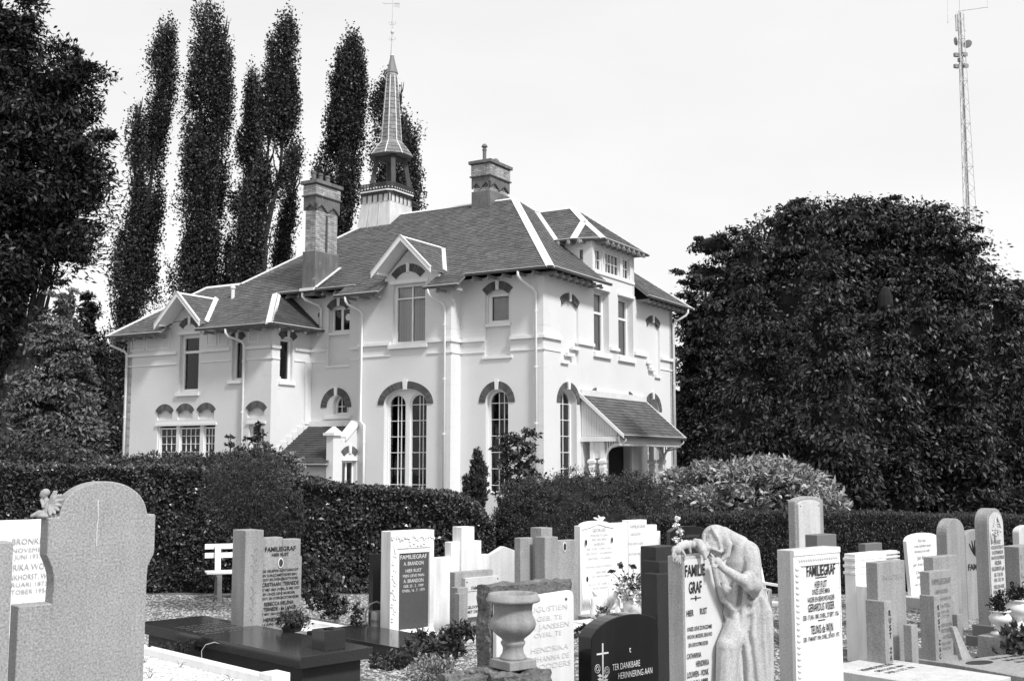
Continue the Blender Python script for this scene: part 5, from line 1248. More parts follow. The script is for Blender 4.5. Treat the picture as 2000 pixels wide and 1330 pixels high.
# fingers: near hand against the face, far hand over the corner
fb = MB()
for k, (dx, dy) in enumerate(((-10, -15), (-12, -10), (-12, -5), (-11, 0))):
    fb_p = sp(1398 + k * .8, 1096 + k * 3, 8.085); limb(fb, [fb_p, sp(1398 + dx * .6, 1096 + dy * .7 + k * 2, 8.07), sp(1398 + dx, 1096 + dy + k * 1.5, 8.09)], [.011, .0095, .007], 8)
limb(fb, [sp(1404, 1100, 8.07), sp(1397, 1108, 8.06), sp(1391, 1106, 8.07)], [.011, .010, .008], 8)
remesh(fb, 'hand', G_STAT, sg, .0055, 2); fb = MB()
for k in range(4):
    x = 1315 + k * 4.6; limb(fb, [sp(x + 1, 1074, 7.965 + .02 * k), sp(x - 1, 1086 + k, 7.95 + .02 * k), sp(x, 1096 + k * 1.5, 7.955 + .02 * k)], [.012, .0105, .0085], 8)
limb(fb, [sp(1333, 1076, 8.0), sp(1338, 1084, 8.0), sp(1337, 1092, 8.0)], [.012, .010, .008], 8)
remesh(fb, 'hand', G_STAT, sg, .0055, 2)
 

# ------------------------------------------------------------------ GERARDUS stone
t, zt = grave('headstone', 'white headstone with egg-and-dart border and black lettering, right of the carved mourner', 'headstone', 1548, 1075, 9.0)
MB().box(0, .645, .02, .15, 0, zt).build('slab', G_LIGHT, t, bevel=.006)
zl = at(1590, 1252, 9.2).z
fr4 = MB(); wall_mesh(fr4, lambda u, d, z: (u, d, z), rect(0, .645, 0, zt), [rect(.10, .635, zl, zt - .13)], .03, -.005); fr4.build('border_frame', G_WHITE, t)
MB().box(.09, .64, .004, .03, zl - .02, zt - .12).build('panel', G_WHITE, t)
eg = MB(); z = .35
while z < zt - .10:
    eg.ball((.045, -.008, z), (.028, .014, .019), 8, 5); z += .046
x = .08
while x < .62: eg.ball((x, -.008, zt - .075), (.013, .010, .022), 8, 5); x += .032
eg.build('egg_border', G_WHITE, t, smooth=True, kind='stuff')
MB().box(0, .645, -.014, 0.0, zt - .045, zt).build('top_moulding', G_WHITE, t, bevel=.004); MB().box(.085, .64, -.010, .0, zt - .125, zt - .105).build('inner_moulding', G_WHITE, t)
zz_ = lambda py: at(1595, py, 9.22).z
lettering(t, [('FAMILIEGRAF', .38, zz_(1113), .085, .40), ('HIER RUST', .37, zz_(1140), .052, .17), ('ONZE LIEVE MAN', .37, zz_(1154), .042, .25), ('VADER EN BEHUWDVADER', .37, zz_(1168.5), .040, .38), ('GERARDUS VISSER', .37, zz_(1184), .060, .37), ('GEB. 17 JAN. 1880. OVERL. 27 SEPT. 1936', .36, zz_(1202), .036, .50), ('TEUNIS de WIJN', .37, zz_(1227), .066, .31), ('GEB. 17 MAART 1904. OVERL. 20 NOV. 1975', .36, zz_(1244), .036, .50)], M_LETB, y=.001, bold=.02)
dl_ = MB(); dl_.box(.30, .46, -.003, .004, zz_(1128), zz_(1126.6)); dl_.box(.32, .42, -.003, .004, zz_(1211.5), zz_(1210)); dl_.build('dividing_line', M_LETB, t)
# tall rough-bordered stone
t, zt = grave('headstone', 'tall pale headstone with slightly arched top and rough grey border, by the right-hand hedge', 'headstone', 1558, 978, 15.0)
def archslab(x0, x1, z, rise, y0, y1, name, m, par, amp=0, bev=.006):
    pr_ = [(x0, 0), (x1, 0), (x1, z)] + [((x0 + x1) / 2 + (x1 - x0) / 2 * math.cos(R(a)), z + rise * math.sin(R(a))) for a in range(12, 170, 12)] + [(x0, z)]
    return MB().prism([(x, y0, z_) for x, z_ in pr_], (0, y1 - y0, 0)).build(name, m, par, bevel=bev)
archslab(-.03, .62, zt - .02, .075, .02, .14, 'rough_border', G_MID, t, bev=.02); archslab(.0, .49, zt - .05, .055, -.01, .03, 'slab', G_LIGHT, t)
MB().ball((.04, -.012, zt - .07), .008, 6, 4).build('stud', M_IRON, t); MB().ball((.46, -.012, zt - .07), .008, 6, 4).build('stud', M_IRON, t)
t, zt = grave('headstone', 'low dark grey block headstone in front of the tall rough-bordered headstone', 'headstone', 1596, 1045, 13.5)
MB().box(0, .40, 0, .17, 0, zt).build('slab', mat('dark grey terrazzo', .15, .7, (150, .3)), t, bevel=BV); MB().box(.42, .50, .05, .2, 0, zt - .15).build('side_block', G_DARK, t, bevel=BV)
t, zt = grave('headstone', 'white headstone shaped like stacked books, behind the bordered black-lettered headstone', 'headstone', 1670, 1082, 12.7)
MB().box(0, .64, 0, .14, 0, zt).build('slab', G_WHITE, t, bevel=BV)
for k in range(3): MB().box(-.012, 0.64, -.004 + .0, .15, zt - .075 - .075 * k, zt - .045 - .075 * k).build('page_step', G_WHITEW, t, bevel=.003)
MB().box(-.10, .10, -.22, -.06, 0, at(1668, 1147, 12.4).z).build('side_block', G_WHITEW, t, bevel=BV)
t, zt = grave('headstone', 'dark grey headstone by the hedge above the book-shaped headstone', 'headstone', 1690, 1062, 17.0)
MB().box(0, .46, 0, .12, 0, zt).build('slab', mat('dark grey terrazzo', .15), t, bevel=BV)
t, zt = grave('headstone', 'pale headstone with thin ribbed bands, just behind the book-shaped headstone', 'headstone', 1712, 1078, 15.0)
MB().box(0, .52, 0, .12, 0, zt).build('slab', G_LIGHT, t, bevel=BV)
for k in range(3): MB().box(.1, .535, -.02, .13, zt - .04 - .05 * k, zt - .015 - .05 * k).build('rib', G_WHITEW, t)
# PIVEN stone
t, zt = grave('headstone', 'grey headstone with RUST ZACHT lettered down its low left block, beside the book-shaped headstone', 'headstone', 1713, 1099, 11.5)
MB().box(0, .525, 0, .13, 0, zt).build('slab', G_MID, t, bevel=BV); MB().box(-.06, .08, -.10, .11, 0, at(1716, 1174, 11.4).z).build('side_block', G_MID, t, bevel=BV)
lettering(t, [('PIVENSTEIJN', .28, zt - .15, .05, .36)], M_LETG, bold=0)
zq = lambda py: at(1720, py, 11.45).z
lettering(t, [(c, .03, zq(1196 + 14.6 * k), .055, .040) for k, c in enumerate('RUST ZACHT') if c != ' '], M_LETB, y=-.102, bold=.02)
t, zt = grave('headstone', 'narrow low grey stone post between the two RUST ZACHT headstones', 'stone post', 1780, 1221, 11.5)
MB().box(0, .12, 0, .09, 0, zt).build('post', G_MID, t, bevel=BV)
# MOLL stone
t, zt = grave('headstone', 'grey headstone headed FAMILIEGRAF in thin letters, with RUST ZACHT down its left block', 'headstone', 1815, 1117, 12.4)
MB().box(0, .46, 0, .115, 0, zt).build('slab', G_MID, t, bevel=BV); MB().box(.33, .86, .13, .25, 0, at(1835, 1087, 12.8).z).build('rear_slab', G_MID, t, bevel=BV)
MB().box(-.05, .075, -.07, .10, 0, at(1818, 1164, 12.3).z).build('side_block', G_MID, t, bevel=BV); MB().box(.47, .60, -.05, .03, 0, at(1870, 1204, 12.5).z).build('side_block', G_MID, t, bevel=BV)
MB().box(-.10, .75, -.22, .5, 0, .09).build('plinth', G_MID, t, bevel=BV)
zq = lambda py: at(1836, py, 12.55).z
lettering(t, [('FAMILIEGRAF', .24, zq(1134), .062, .40), ('HIER RUSTEN', .24, zq(1154), .042, .26), ('ONZE LIEVE VADER EN OPA', .27, zq(1169), .034, .32), ('LEM de MOLL', .27, zq(1182), .046, .28), ('GEB. 16 AUG. 1891', .25, zq(1194), .032, .26), ('OVERL. 17 OCT. 1939', .25, zq(1203), .032, .26), ('EN MOEDER EN OMA', .27, zq(1220), .034, .32), ('A. CHRISTIAANSE', .27, zq(1231), .042, .34), ('-de MOLL', .32, zq(1243), .046, .20), ('GEB. 18 JULI 1892', .25, zq(1256), .032, .28), ('OVERL. 17 MAART 1962', .25, zq(1266), .032, .28)], M_LETM, bold=.0)
zq = lambda py: at(1822, py, 12.35).z
lettering(t, [(c, .03, zq(1186 + 13.6 * k), .052, .036) for k, c in enumerate('RUST ZACHT') if c != ' '], M_LETB, y=-.072, bold=.02)
# handwritten white stone
t, zt = grave('headstone', 'thin white tapering headstone with handwritten-style text, left of the round-topped grey headstone', 'headstone', 1770, 1052, 17.5)
MB().prism([(.10, 0, .15), (.85, 0, .15), (.92, 0, zt - .03)] + [(.48 + .45 * math.cos(R(a)), 0, zt - .01 + .08 * math.sin(R(a))) for a in range(15, 170, 15)] + [(.0, 0, zt - .04), (.05, 0, zt - .5)], (0, .06, 0)).build('slab', G_WHITE, t, bevel=.004)
MB().box(-.1, 1.2, -.3, .35, 0, .16).build('plinth', G_LIGHT, t, bevel=BV)
lettering(t, [('Hier rust', .45, zt - .04, .05, .22), ('onze dierbare zoon', .47, zt - .12, .045, .5), ('kleinzoon en neef', .45, zt - .20, .045, .44), ('Jan Simon', .47, zt - .30, .055, .35), ('geb. 4 mei 1955', .38, zt - .40, .045, .42), ('Charles', .38, zt - .52, .05, .28), ('Willem', .38, zt - .60, .05, .25), ('voor altijd samen', .40, zt - .70, .045, .42)], M_LETM, bold=0)
# round-topped grey
t, zt = grave('headstone', 'plain grey headstone with a full round top, left of the lettered round-topped headstone', 'headstone', 1849, 1045, 15.0)
archslab(0, .48, zt - .0, .21, 0, .15, 'slab', G_MID, t)
t, zt = grave('headstone', 'grey headstone with a carved palm leaf half hidden between the two round-topped headstones', 'headstone', 1885, 1044, 16.0)
archslab(0, .75, zt - .02, .08, 0, .1, 'slab', G_MID, t)
pl = MB()
for k in range(7): a = R(-20 + 25 * k); pl.prism([(.22, -.001, zt - .28), (.22 + .10 * math.cos(a) - .01, -.001, zt - .28 + .1 * math.sin(a)), (.22 + .2 * math.cos(a), -.001, zt - .28 + .2 * math.sin(a)), (.22 + .10 * math.cos(a) + .012, -.001, zt - .29 + .1 * math.sin(a))], (0, -.012, 0))
pl.build('palm_leaf', M_LETB, t, kind='stuff'); lettering(t, [('FAMIL', .22, zt - .45, .085, .36)], M_LETB, bold=.02)
# tall round-topped with floral relief
t, zt = grave('headstone', 'tall headstone with round flower-carved top and dense dark lettering, behind the small urn', 'headstone', 1928, 1022, 13.7)
archslab(0, .40, zt, .175, 0, .16, 'slab', G_MID, t); archslab(.02, .38, zt - .02, .15, -.012, .0, 'front_face', G_LIGHT, t, bev=.003)
fl = MB()
for k in range(26): a = U(0, 6.28); r_ = U(0, .12); fl.ball((.20 + r_ * math.cos(a), -.016, zt - .08 + r_ * .9 * math.sin(a)), (U(.012, .03), .014, U(.01, .022)), 7, 4)
fl.tube([(.14, -.02, zt - .2), (.12, -.02, zt - .05), (.2, -.02, zt + .09), (.28, -.02, zt - .04)], .010, 6); fl.tube([(.06, -.02, zt - .24), (.05, -.02, zt - .12), (.1, -.02, zt - .1)], .012, 6)
fl.build('flower_relief', G_LIGHT, t, smooth=True, kind='stuff')
zq = lambda py: at(1943, py, 13.9).z
lettering(t, [('HIER RUST', .20, zq(1057), .045, .18), ('ONZE LIEVE ECHTGENOOTE', .20, zq(1067), .04, .32), ('DOCHTER MOEDER', .20, zq(1077), .04, .28), ('BEHUWD EN GROOTMOEDER', .20, zq(1087), .04, .32), ('HELENA', .20, zq(1097), .048, .16), ('KALLENBACH, geb.', .20, zq(1108), .048, .32), ('GEB. 17 JULI 1881', .20, zq(1120), .042, .22), ('OVERL. 15 DEC. 1938', .20, zq(1130), .04, .24), ('ONZE LIEVE VADER', .20, zq(1143), .042, .26), ('BEHUWD EN GROOTVADER', .20, zq(1153), .04, .3), ('KAREL', .14, zq(1163), .048, .16), ('GEB. 4 MEI 1880', .14, zq(1173), .04, .2), ('WILLEM', .10, zq(1186), .045, .14)], M_LETB, y=-.013, bold=.01)
MB().box(-.10, .55, -.12, .28, 0, .13).build('plinth', mat('dark grey terrazzo', .15), t, bevel=BV); MB().box(-.05, .48, -.06, .22, .13, .26).build('upper_plinth', mat('dark grey terrazzo', .15), t, bevel=BV)
# right grey stone with vertical letters
t, zt = grave('headstone', 'grey headstone with large vertical letters at the right edge of the photo', 'headstone', 1990, 1068, 14.0)
MB().box(0, .5, 0, .22, 0, zt).build('slab', G_MID, t, bevel=BV)
lettering(t, [(c, .06, zt - .12 - .11 * k, .075, .05) for k, c in enumerate('FAMILIE')], M_LETG, bold=.01)
t, zt = grave('headstone', 'pale scalloped headstone cut by the right edge of the photo, against the hedge', 'headstone', 1990, 1040, 17.0)
archslab(0, .6, zt, .1, 0, .1, 'slab', G_LIGHT, t)
# urns on the right
def small_urn(label, px, py, Y, zb, s_, plant=True):
    p = at(px, py, Y); u = thing('planter_urn', label, 'urn', (p.x, p.y, zb), 0, 'white planter urns')
    MB().lathe([(r_ * s_, z * s_) for r_, z in ((.0, 0), (.42, 0), (.42, .12), (.16, .2), (.13, .32), (.16, .4), (.36, .5), (.47, .66), (.48, .78), (.38, .92), (.36, .98), (.46, 1.04), (.46, 1.08), (.36, 1.08), (.0, .95))], n=28).build('bowl', M_CERA, u, smooth=True)
    if plant: 
        pp = thing('urn_plant', 'dark leafy plant growing in the ' + ('small urn on the grey block' if s_ < .3 else 'urn at the right edge'), 'plant', (p.x, p.y, zb + s_ * 1.0), 0)
        leaf_cloud('foliage', [((0, 0, .10), (.09, .09, .12), 420)], .05, L_BIG, pp, rc=.03, up=.6, shell=.2, per=12)
        MB().tube([(0, 0, -.03), (.01, 0, .12)], [.006, .003], 5).build('stems', M_BARK, pp)
    return u
zb_ = at(1955, 1240, 12.5).z
small_urn('small white urn with a dark plant, standing on the grey block at right', 1955, 1240, 12.5, zb_, .245)
p = at(1955, 1240, 12.5); t = thing('stone_block', 'plain grey stone block carrying the small white urn at right', 'stone block', (p.x, p.y, 0), GA)
MB().box(-.19, .16, -.14, .17, 0, zb_).build('block', G_MID, t, bevel=BV)
p2 = at(1990, 1226, 13.2); small_urn('larger white urn with a dark plant at the right edge of the photo', 1990, 1226, 13.2, p2.z, .30)
t = thing('stone_block', 'grey stone block under the urn at the right edge', 'stone block', (p2.x, p2.y, 0), GA); MB().box(-.2, .2, -.15, .2, 0, p2.z).build('block', G_MID, t, bevel=BV)
pp = ray(1992, 1290) * ((.1 - EYE) / ray(1992, 1290).z); pot_plant('potted_plant', 'broad-leaved plant in a dark pot below the right-hand urns', 'potted plant', (pp.x, pp.y, .0), .19, .42, 420, .09, L_SHR, (.15, .16, M_IRON))
# flat inscribed slabs, lower right
q0 = ray(1640, 1310) * ((.22 - EYE) / ray(1640, 1310).z)
t = thing('slab_tomb', 'flat grey grave slab with dark engraved lines at bottom right, before the book-shaped headstone', 'tomb', (q0.x, q0.y, 0), GA)
MB().box(.0, .95, -1.2, .22, .08, .22).build('slab', G_LIGHT, t, bevel=BV); MB().box(.05, .9, -1.1, .18, 0, .078).build('base', G_MID, t)
lettering(t, [('HENNIS PEPIZZEN', .45, -.12, .07, .55), ('GEB. 22 FEB. 1894', .48, -.24, .06, .5), ('OVERL. 1 OCT. 1974', .48, -.35, .06, .5)], M_LETB, flat=.22, depth=.002, bold=.02)
q0 = ray(1885, 1300) * ((.18 - EYE) / ray(1885, 1300).z)
t = thing('slab_tomb', 'flat grey grave slab with a dark oval and engraved lines at the lower right corner', 'tomb', (q0.x, q0.y, 0), R(30))
MB().box(-.02, 1.3, -.9, .25, .08, .18).build('slab', G_MID, t, bevel=BV); MB().box(.0, 1.2, -.8, .2, 0, .078).build('base', G_DARK, t)
MB().prism([(.28 + .18 * math.cos(2 * math.pi * k / 20), .05 + .09 * math.sin(2 * math.pi * k / 20), .181) for k in range(20)], (0, 0, .003)).build('oval', M_LETB, t)
lettering(t, [('RUST IN VREDE', .8, .12, .06, .5), ('LIEVE VADER', .82, .0, .06, .45), ('EN MOEDER', .82, -.12, .06, .4)], M_LETB, flat=.18, depth=.002, bold=.02)
t, zt = grave('sloping_plaque', 'small sloping grey plaque leaning at the foot of the double-slab FAMILIEGRAF headstone', 'plaque', 1884, 1235, 11.8)
MB().prism([(0, 0, .05), (.24, 0, .05), (.10, .14, .50), (.02, .14, .50)], (0, .04, 0)).build('plaque', G_MID, t)
# second dark slab + low white kerbs between
q0 = ray(800, 1272) * ((.18 - EYE) / ray(800, 1272).z)
t = thing('slab_tomb', 'smaller polished dark grave slab in front of the ivy-framed headstone', 'tomb', (q0.x, q0.y, 0), SA)
MB().box(0, .8, 0, 1.9, .10, .20).build('slab', G_POLG, t, bevel=.004); MB().box(.05, .75, .05, 1.85, 0, .098).build('base', G_DARK, t)
# bollards, vase with roses, figurines before the marble stone
for i, (px, py, pb, lb) in enumerate(((1178, 1198, 1222, 'left of the pair of small round-topped kerb posts before the marble headstone'), (1238, 1190, 1215, 'right of the pair of small round-topped kerb posts, under the flower vase'))):
    p = at(px, pb, 14.2); t = thing('kerb_post', lb, 'kerb post', (p.x, p.y, 0), GA, 'round-topped kerb posts'); z = at(px, py, 14.2).z
    MB().box(-.075, .075, -.075, .075, 0, z - .05).build('post', G_MID, t, bevel=.02); MB().ball((0, 0, z - .055), (.072, .072, .06), 14, 8).build('rounded_head', G_MID, t, smooth=True)
t = thing('kerb_tomb', 'low grey kerb joining the two round-topped posts before the marble headstone', 'grave kerb', (at(1178, 1220, 14.2).x, 14.25, 0), GA)
MB().box(-.2, 1.0, .02, .12, 0, .16).build('kerb', G_MID, t, bevel=BV); MB().box(-.2, 1.0, .13, .9, 0, .12).build('gravel_bed', M_GRAVW, t)
p = at(1236, 1200, 14.8); vz = at(1236, 1200, 14.8).z
t = thing('flower_vase', 'white vase full of pale flowers and dark roses before the white stepped headstone', 'vase', (p.x, p.y, max(.1, vz - .06)), 0)
MB().lathe([(.07, 0), (.08, .02), (.12, .12), (.13, .20), (.11, .27), (.12, .29), (.12, .31), (.10, .31), (.09, .26)], (0, 0, 0), 24).build('vase_body', M_CERA, t, smooth=True)
leaf_cloud('greenery', [((0, 0, .42), (.20, .16, .15), 700)], .05, L_SHR, t, rc=.05, up=.5, shell=.2, per=10, kind='stuff')
pe = leaf_cloud('pale_blossoms', [((.03, -.06, .37), (.20, .13, .15), 900)], .042, mat('pale petal', .75, .7, isl=.15), t, asp=.9, rc=.025, up=.4, per=14)
rz__ = MB()
for px_, py_ in ((1194, 1115), (1212, 1104), (1237, 1106), (1260, 1110), (1226, 1150), (1255, 1138)):
    c = at(px_, py_, 14.75) - Vector(t.location)
    rz__.tube([(0, 0, .28), (c.x * .5, c.y * .5, .28 + (c.z - .28) * .6), (c.x, c.y, c.z)], .004, 4)
rz__.build('stems', M_BARK, t)
for px_, py_ in ((1194, 1115), (1212, 1104), (1237, 1106), (1260, 1110)):
    c = at(px_, py_, 14.75) - Vector(t.location); leaf_cloud('rose', [(tuple(c), (.035, .035, .03), 90)], .03, mat('dark rose petal', .03, .7, isl=.4), t, asp=.9, rc=.010, up=.2, shell=.2, per=6)
for lb, px, py, Y, flip in (('small white kneeling child figurine at the foot of the marble headstone, left one', 1160, 1200, 14.7, 1), ('small white seated child figurine beside the flower vase, right one', 1206, 1202, 14.8, -1)):
    p = at(px, py, Y); t = thing('child_figurine', lb, 'figurine', (p.x, p.y, p.z - .01), 0, 'white child figurines')
    b = MB(); limb(b, [(0, 0, .02), (.01 * flip, 0, .12), (.0, 0, .20)], [.055, .048, .036]); b.ball((.02 * flip, 0, .275), (.034, .034, .040)); b.ball((.012 * flip, 0, .29), (.036, .037, .032)); limb(b, [(0, -.02, .19), (.05 * flip, -.05, .13), (.08 * flip, -.04, .10)], [.016, .014, .012]); limb(b, [(0, 0, .05), (.08 * flip, -.03, .06), (.09 * flip, -.03, .0)], [.04, .03, .02]); limb(b, [(.01 * flip, 0, .20), (.015 * flip, 0, .25)], [.02, .018])
    remesh(b, 'body', G_WHITEW, t, .009, 2)
p = at(1180, 1195, 14.5); t = thing('planter_barrow', 'tiny dark toy wheelbarrow planter between the two child figurines', 'planter', (p.x, p.y, .14), R(20))
MB().taper((-.06, .06, -.05, .05), (-.10, .12, -.075, .075), .06, .14).build('tray', M_IRON, t); MB().lathe([(.045, -.008), (.045, .008)], (0, 0, 0), 14).build('wheel', M_IRON, t, loc=(.16, 0, .045)).rotation_euler = (R(90), 0, 0); MB().bar((-.05, .04, .07), (-.2, .05, .12), .012, .012).bar((-.05, -.04, .07), (-.2, -.05, .12), .012, .012).bar((-.06, .04, .07), (-.06, .04, 0), .012, .012).bar((-.06, -.04, .07), (-.06, -.04, 0), .012, .012).build('handles', M_IRON, t)
leaf_cloud('foliage', [((0, 0, .19), (.10, .08, .06), 260)], .03, L_SHR, t, rc=.025, up=.5, per=10)
# plastic chairs
for lb, px, Y in (('white slatted plastic chair just right of the stone mourner', 1502, 14.5),):
    p = at(px, 1240, Y); t = thing('garden_chair', lb, 'chair', (p.x, Y, 0), R(35))
    MB().box(-.24, .24, -.24, .24, .40, .43).build('seat', M_PLAST, t, bevel=.01)
    zt = at(px, 1098, Y).z
    f = MB(); wall_mesh(f, lambda u, d, z: (u, .22 + d + (z - .43) * .25, z), [(-.24, .43), (.24, .43), (.25, zt - .1), (.2, zt), (-.2, zt), (-.25, zt - .1)], [rect(-.19, .19, .5, zt - .1)], .03); f.build('backrest', M_PLAST, t)
    for k in range(5): u = -.15 + .075 * k; MB().bar((u, .24, .5), (u, .22 + (zt - .1 - .43) * .25 + .01, zt - .1), .045, .012, up=(0, 1, 0)).build('back_slat', M_PLAST, t)
    for sx__ in (-.22, .22): MB().bar((sx__, -.24, .62), (sx__, .27, .64), .04, .03).bar((sx__, -.22, 0), (sx__, -.23, .62), .04, .03).build('armrest', M_PLAST, t); MB().bar((sx__, .22, 0), (sx__, .2, .42), .04, .03).build('leg', M_PLAST, t)

# ------------------------------------------------------------------ gravel of the paths
def in_view():
    while True:
        y = U(9.5, 19) ; x = U(-.5, .5) * y
        return (x, y, .006)
pebbles('gravel', M_GRAV, None, in_view, 60000, .012, .030)

# ================================================================== PLANTS
def hedge(name, label, x0, x1, y0, y1, ztop, m, size, dens, asp=.5, up=.25, sl=.0, bump_=.10, group=None):
    """clipped hedge: solid dark core painted as inner shade and a skin of leaves on front and top"""
    t_ = thing(name, label, 'hedge', (0, 0, 0), 0, group)
    core_ = MB(); nx_ = max(2, int((x1 - x0) / .8)); vv = []; ff = []
    zf = ztop if callable(ztop) else (lambda x: ztop)
    for i in range(nx_ + 1):
        x = x0 + (x1 - x0) * i / nx_; z = zf(x) - .13; vv += [(x, y0 + .12, 0), (x, y0 + .12, z), (x, y1 - .1, z), (x, y1 - .1, 0)]
    for i in range(nx_):
        a = 4 * i
        for k in range(3): ff.append((a + k, a + k + 1, a + k + 5, a + k + 4))
    ff += [(0, 1, 2, 3), (4 * nx_, 4 * nx_ + 3, 4 * nx_ + 2, 4 * nx_ + 1)]
    core_.add(vv, ff).build('shade_core', L_CORE, t_)  # solid dark box: the hedge's inner shade as colour, blocks light
    h = sum(zf(x0 + (x1 - x0) * k / 10) for k in range(11)) / 11
    nf = int((x1 - x0) * h * dens); nt = int((x1 - x0) * (y1 - y0) * dens)
    X = rng.uniform(x0, x1, nf); ZF = np.array([zf(x) for x in X]); Z = rng.uniform(0, 1, nf) * ZF
    bumpf = lambda a, b_: bump_ * (np.sin(a * 3.1 + 1.7 * np.sin(b_ * 2.3)) * .5 + np.sin(a * 7.7 + b_ * 5.1) * .35 + np.sin(a * 1.1 - b_ * 9) * .3)
    Yf = y0 + bumpf(X, Z) + np.abs(rng.normal(0, .07, nf)) + sl * Z
    A_ = np.stack([X, Yf, Z], 1); dA = np.tile(np.array([0, -.6, .1]), (nf, 1))
    X2 = rng.uniform(x0, x1, nt); Y2 = rng.uniform(y0, y1, nt); Z2 = np.array([zf(x) for x in X2]) + bumpf(X2, Y2) * .5 - np.abs(rng.normal(0, .05, nt)) + (rng.uniform(0, 1, nt) > .985) * .06
    B_ = np.stack([X2, Y2, Z2], 1); dB = np.tile(np.array([0, -.1, .5]), (nt, 1))
    leaf_mesh('foliage', np.concatenate([A_, B_]), size, m, t_, asp, up, np.concatenate([dA, dB]))
    return t_
lerp = lambda x, pts: next((a[1] + (b_[1] - a[1]) * (x - a[0]) / (b_[0] - a[0]) for a, b_ in zip(pts[:-1], pts[1:]) if a[0] <= x <= b_[0]), pts[-1][1] if x > pts[-1][0] else pts[0][1])
hz = [(at(p_, 900, 19.4).x, at(p_, q_, 19.6).z) for p_, q_ in ((-200, 890), (0, 908), (300, 912), (540, 928), (600, 938), (700, 950), (800, 958), (900, 966), (935, 985), (955, 1020))]
hedge('hedge', 'tall clipped dark-leaved hedge running behind the bench and the left headstones', -11.5, hz[-1][0] + .1, 19.3, 20.6, lambda x: lerp(x, hz), L_HED, .070, 2100, asp=.55)
hr = [(at(p_, 1000, 19.4).x, at(p_, q_, 19.6).z) for p_, q_ in ((1225, 1012), (1320, 1003), (1640, 1000), (2000, 1008), (2300, 1010))]
hedge('hedge', 'low clipped fine-leaved hedge behind the right-hand headstones', hr[0][0], 12.5, 19.2, 20.4, lambda x: lerp(x, hr), L_YEW, .055, 3200, asp=.35, up=.7, bump_=.05)
def add_lumps(bl, frac, ls=1.0):
    out = []
    for c, r3_, n in bl:
        out.append((c, r3_, int(n * .6))); k = max(3, int(frac * r3_[0] * r3_[2]))
        for i in range(k):
            u = Vector((random.gauss(0, 1), random.gauss(-.5, .8), random.gauss(.2, 1))).normalized(); q_ = U(.86, 1.06); rr = U(.45, .95) * ls
            out.append(((c[0] + u.x * r3_[0] * q_, c[1] + u.y * r3_[1] * q_, c[2] + u.z * r3_[2] * q_), (rr, rr, rr * .6), int(n * .4 / k)))
    return out
# rounded clipped yew between the hedges
def blob_shrub(name, label, cat, px, py, rx, ry, Y, n, size, m, depth=None, asp=.45, up=.3, rc=None, hang=0, per=20, core=True, group=None, shell=.75, flat=.7, extra=(), lump=0):
    """shrub given by the centre and half sizes of its outline (pixels) at distance Y"""
    s_ = Y / FP; c = at(px, py, Y); t_ = thing(name, label, cat, (c.x, Y, 0), 0, group)
    r3 = (rx * s_, depth or rx * s_ * .8, ry * s_); cz0 = c.z
    bl = [((0, 0, cz0), r3, n)]
    for (qx, qy, qrx, qry, k) in extra:
        e = at(qx, qy, Y); bl.append(((e.x - c.x, 0, e.z), (qrx * s_, qrx * s_ * .9, qry * s_), int(n * k)))
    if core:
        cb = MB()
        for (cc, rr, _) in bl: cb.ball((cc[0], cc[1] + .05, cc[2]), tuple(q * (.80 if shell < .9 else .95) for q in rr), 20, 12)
        cb.build('shade_core', L_CORE, t_)  # solid dark balls painted as the shade inside the shrub
    if lump: bl = add_lumps([(a_, tuple(b__), n_) for a_, b__, n_ in bl], lump, .38)
    leaf_cloud('foliage', bl, size, m, t_, asp=asp, rc=rc or min(r3) * .14, up=up, flat=flat, shell=shell, per=per, hang=hang)
    return t_
blob_shrub('clipped_yew', 'broad rounded dark yew mound between the two hedges, before the house corner', 'shrub', 1130, 1075, 165, 148, 20.6, 75000, .048, L_YEW, depth=1.1, asp=.38, up=.05, shell=.96, rc=.055, extra=((1240, 1080, 85, 150, .5), (1035, 1080, 82, 142, .45), (1320, 1065, 95, 64, .35)))
blob_shrub('columnar_yew', 'small pointed dark yew beside the arched window, behind the hedge', 'shrub', 934, 950, 20, 62, 21.5, 3600, .07, L_YEW, asp=.3, up=1.2, shell=.7, extra=((932, 900, 9, 26, .25), (912, 955, 10, 28, .3)))
def sapling(name, label, px, py0, py1, Y, n, size, m, spread, nb=12, blobr=.22, cat='young tree'):
    s_ = Y / FP; b0 = at(px, py0, Y); top = at(px, py1, Y).z; t_ = thing(name, label, cat, (b0.x, Y, 0), 0)
    tr_ = MB(); tr_.tube([(0, 0, 0), (.02, 0, top * .6), (0, 0, top)], [.03, .02, .006], 6); bl = []
    for k in range(nb):
        f_ = .45 + .55 * k / nb; z = top * f_; a = k * 2.4; l_ = spread * s_ * (1.05 - f_ * .6) * U(.5, 1); e = (math.cos(a) * l_, math.sin(a) * l_ * .6, z + .12)
        tr_.tube([(0, 0, z - .1), e], [.012, .004], 5); bl.append((e, (blobr, blobr, blobr * .45), n // nb))
    tr_.build('stem', M_BARK, t_); leaf_cloud('foliage', bl, size, m, t_, asp=.5, rc=blobr * .35, up=.1, shell=.1, per=8, hang=.2)
    return t_
sapling('maple_sapling', 'young broad-leaved tree with layered twigs before the second arched window', 1012, 960, 852, 22.5, 2600, .10, L_SHR, 62, 22, .24)
sapling('elder_shoot', 'leafy shoots rising above the hedge before the small lower window of the wing', 500, 940, 830, 24, 700, .10, L_SHR, 34, 12, .16)
sapling('elder_shoot', 'thin leafy shoot above the hedge beside the wing downpipe', 448, 940, 846, 24, 320, .09, L_SHR, 20, 8, .12)
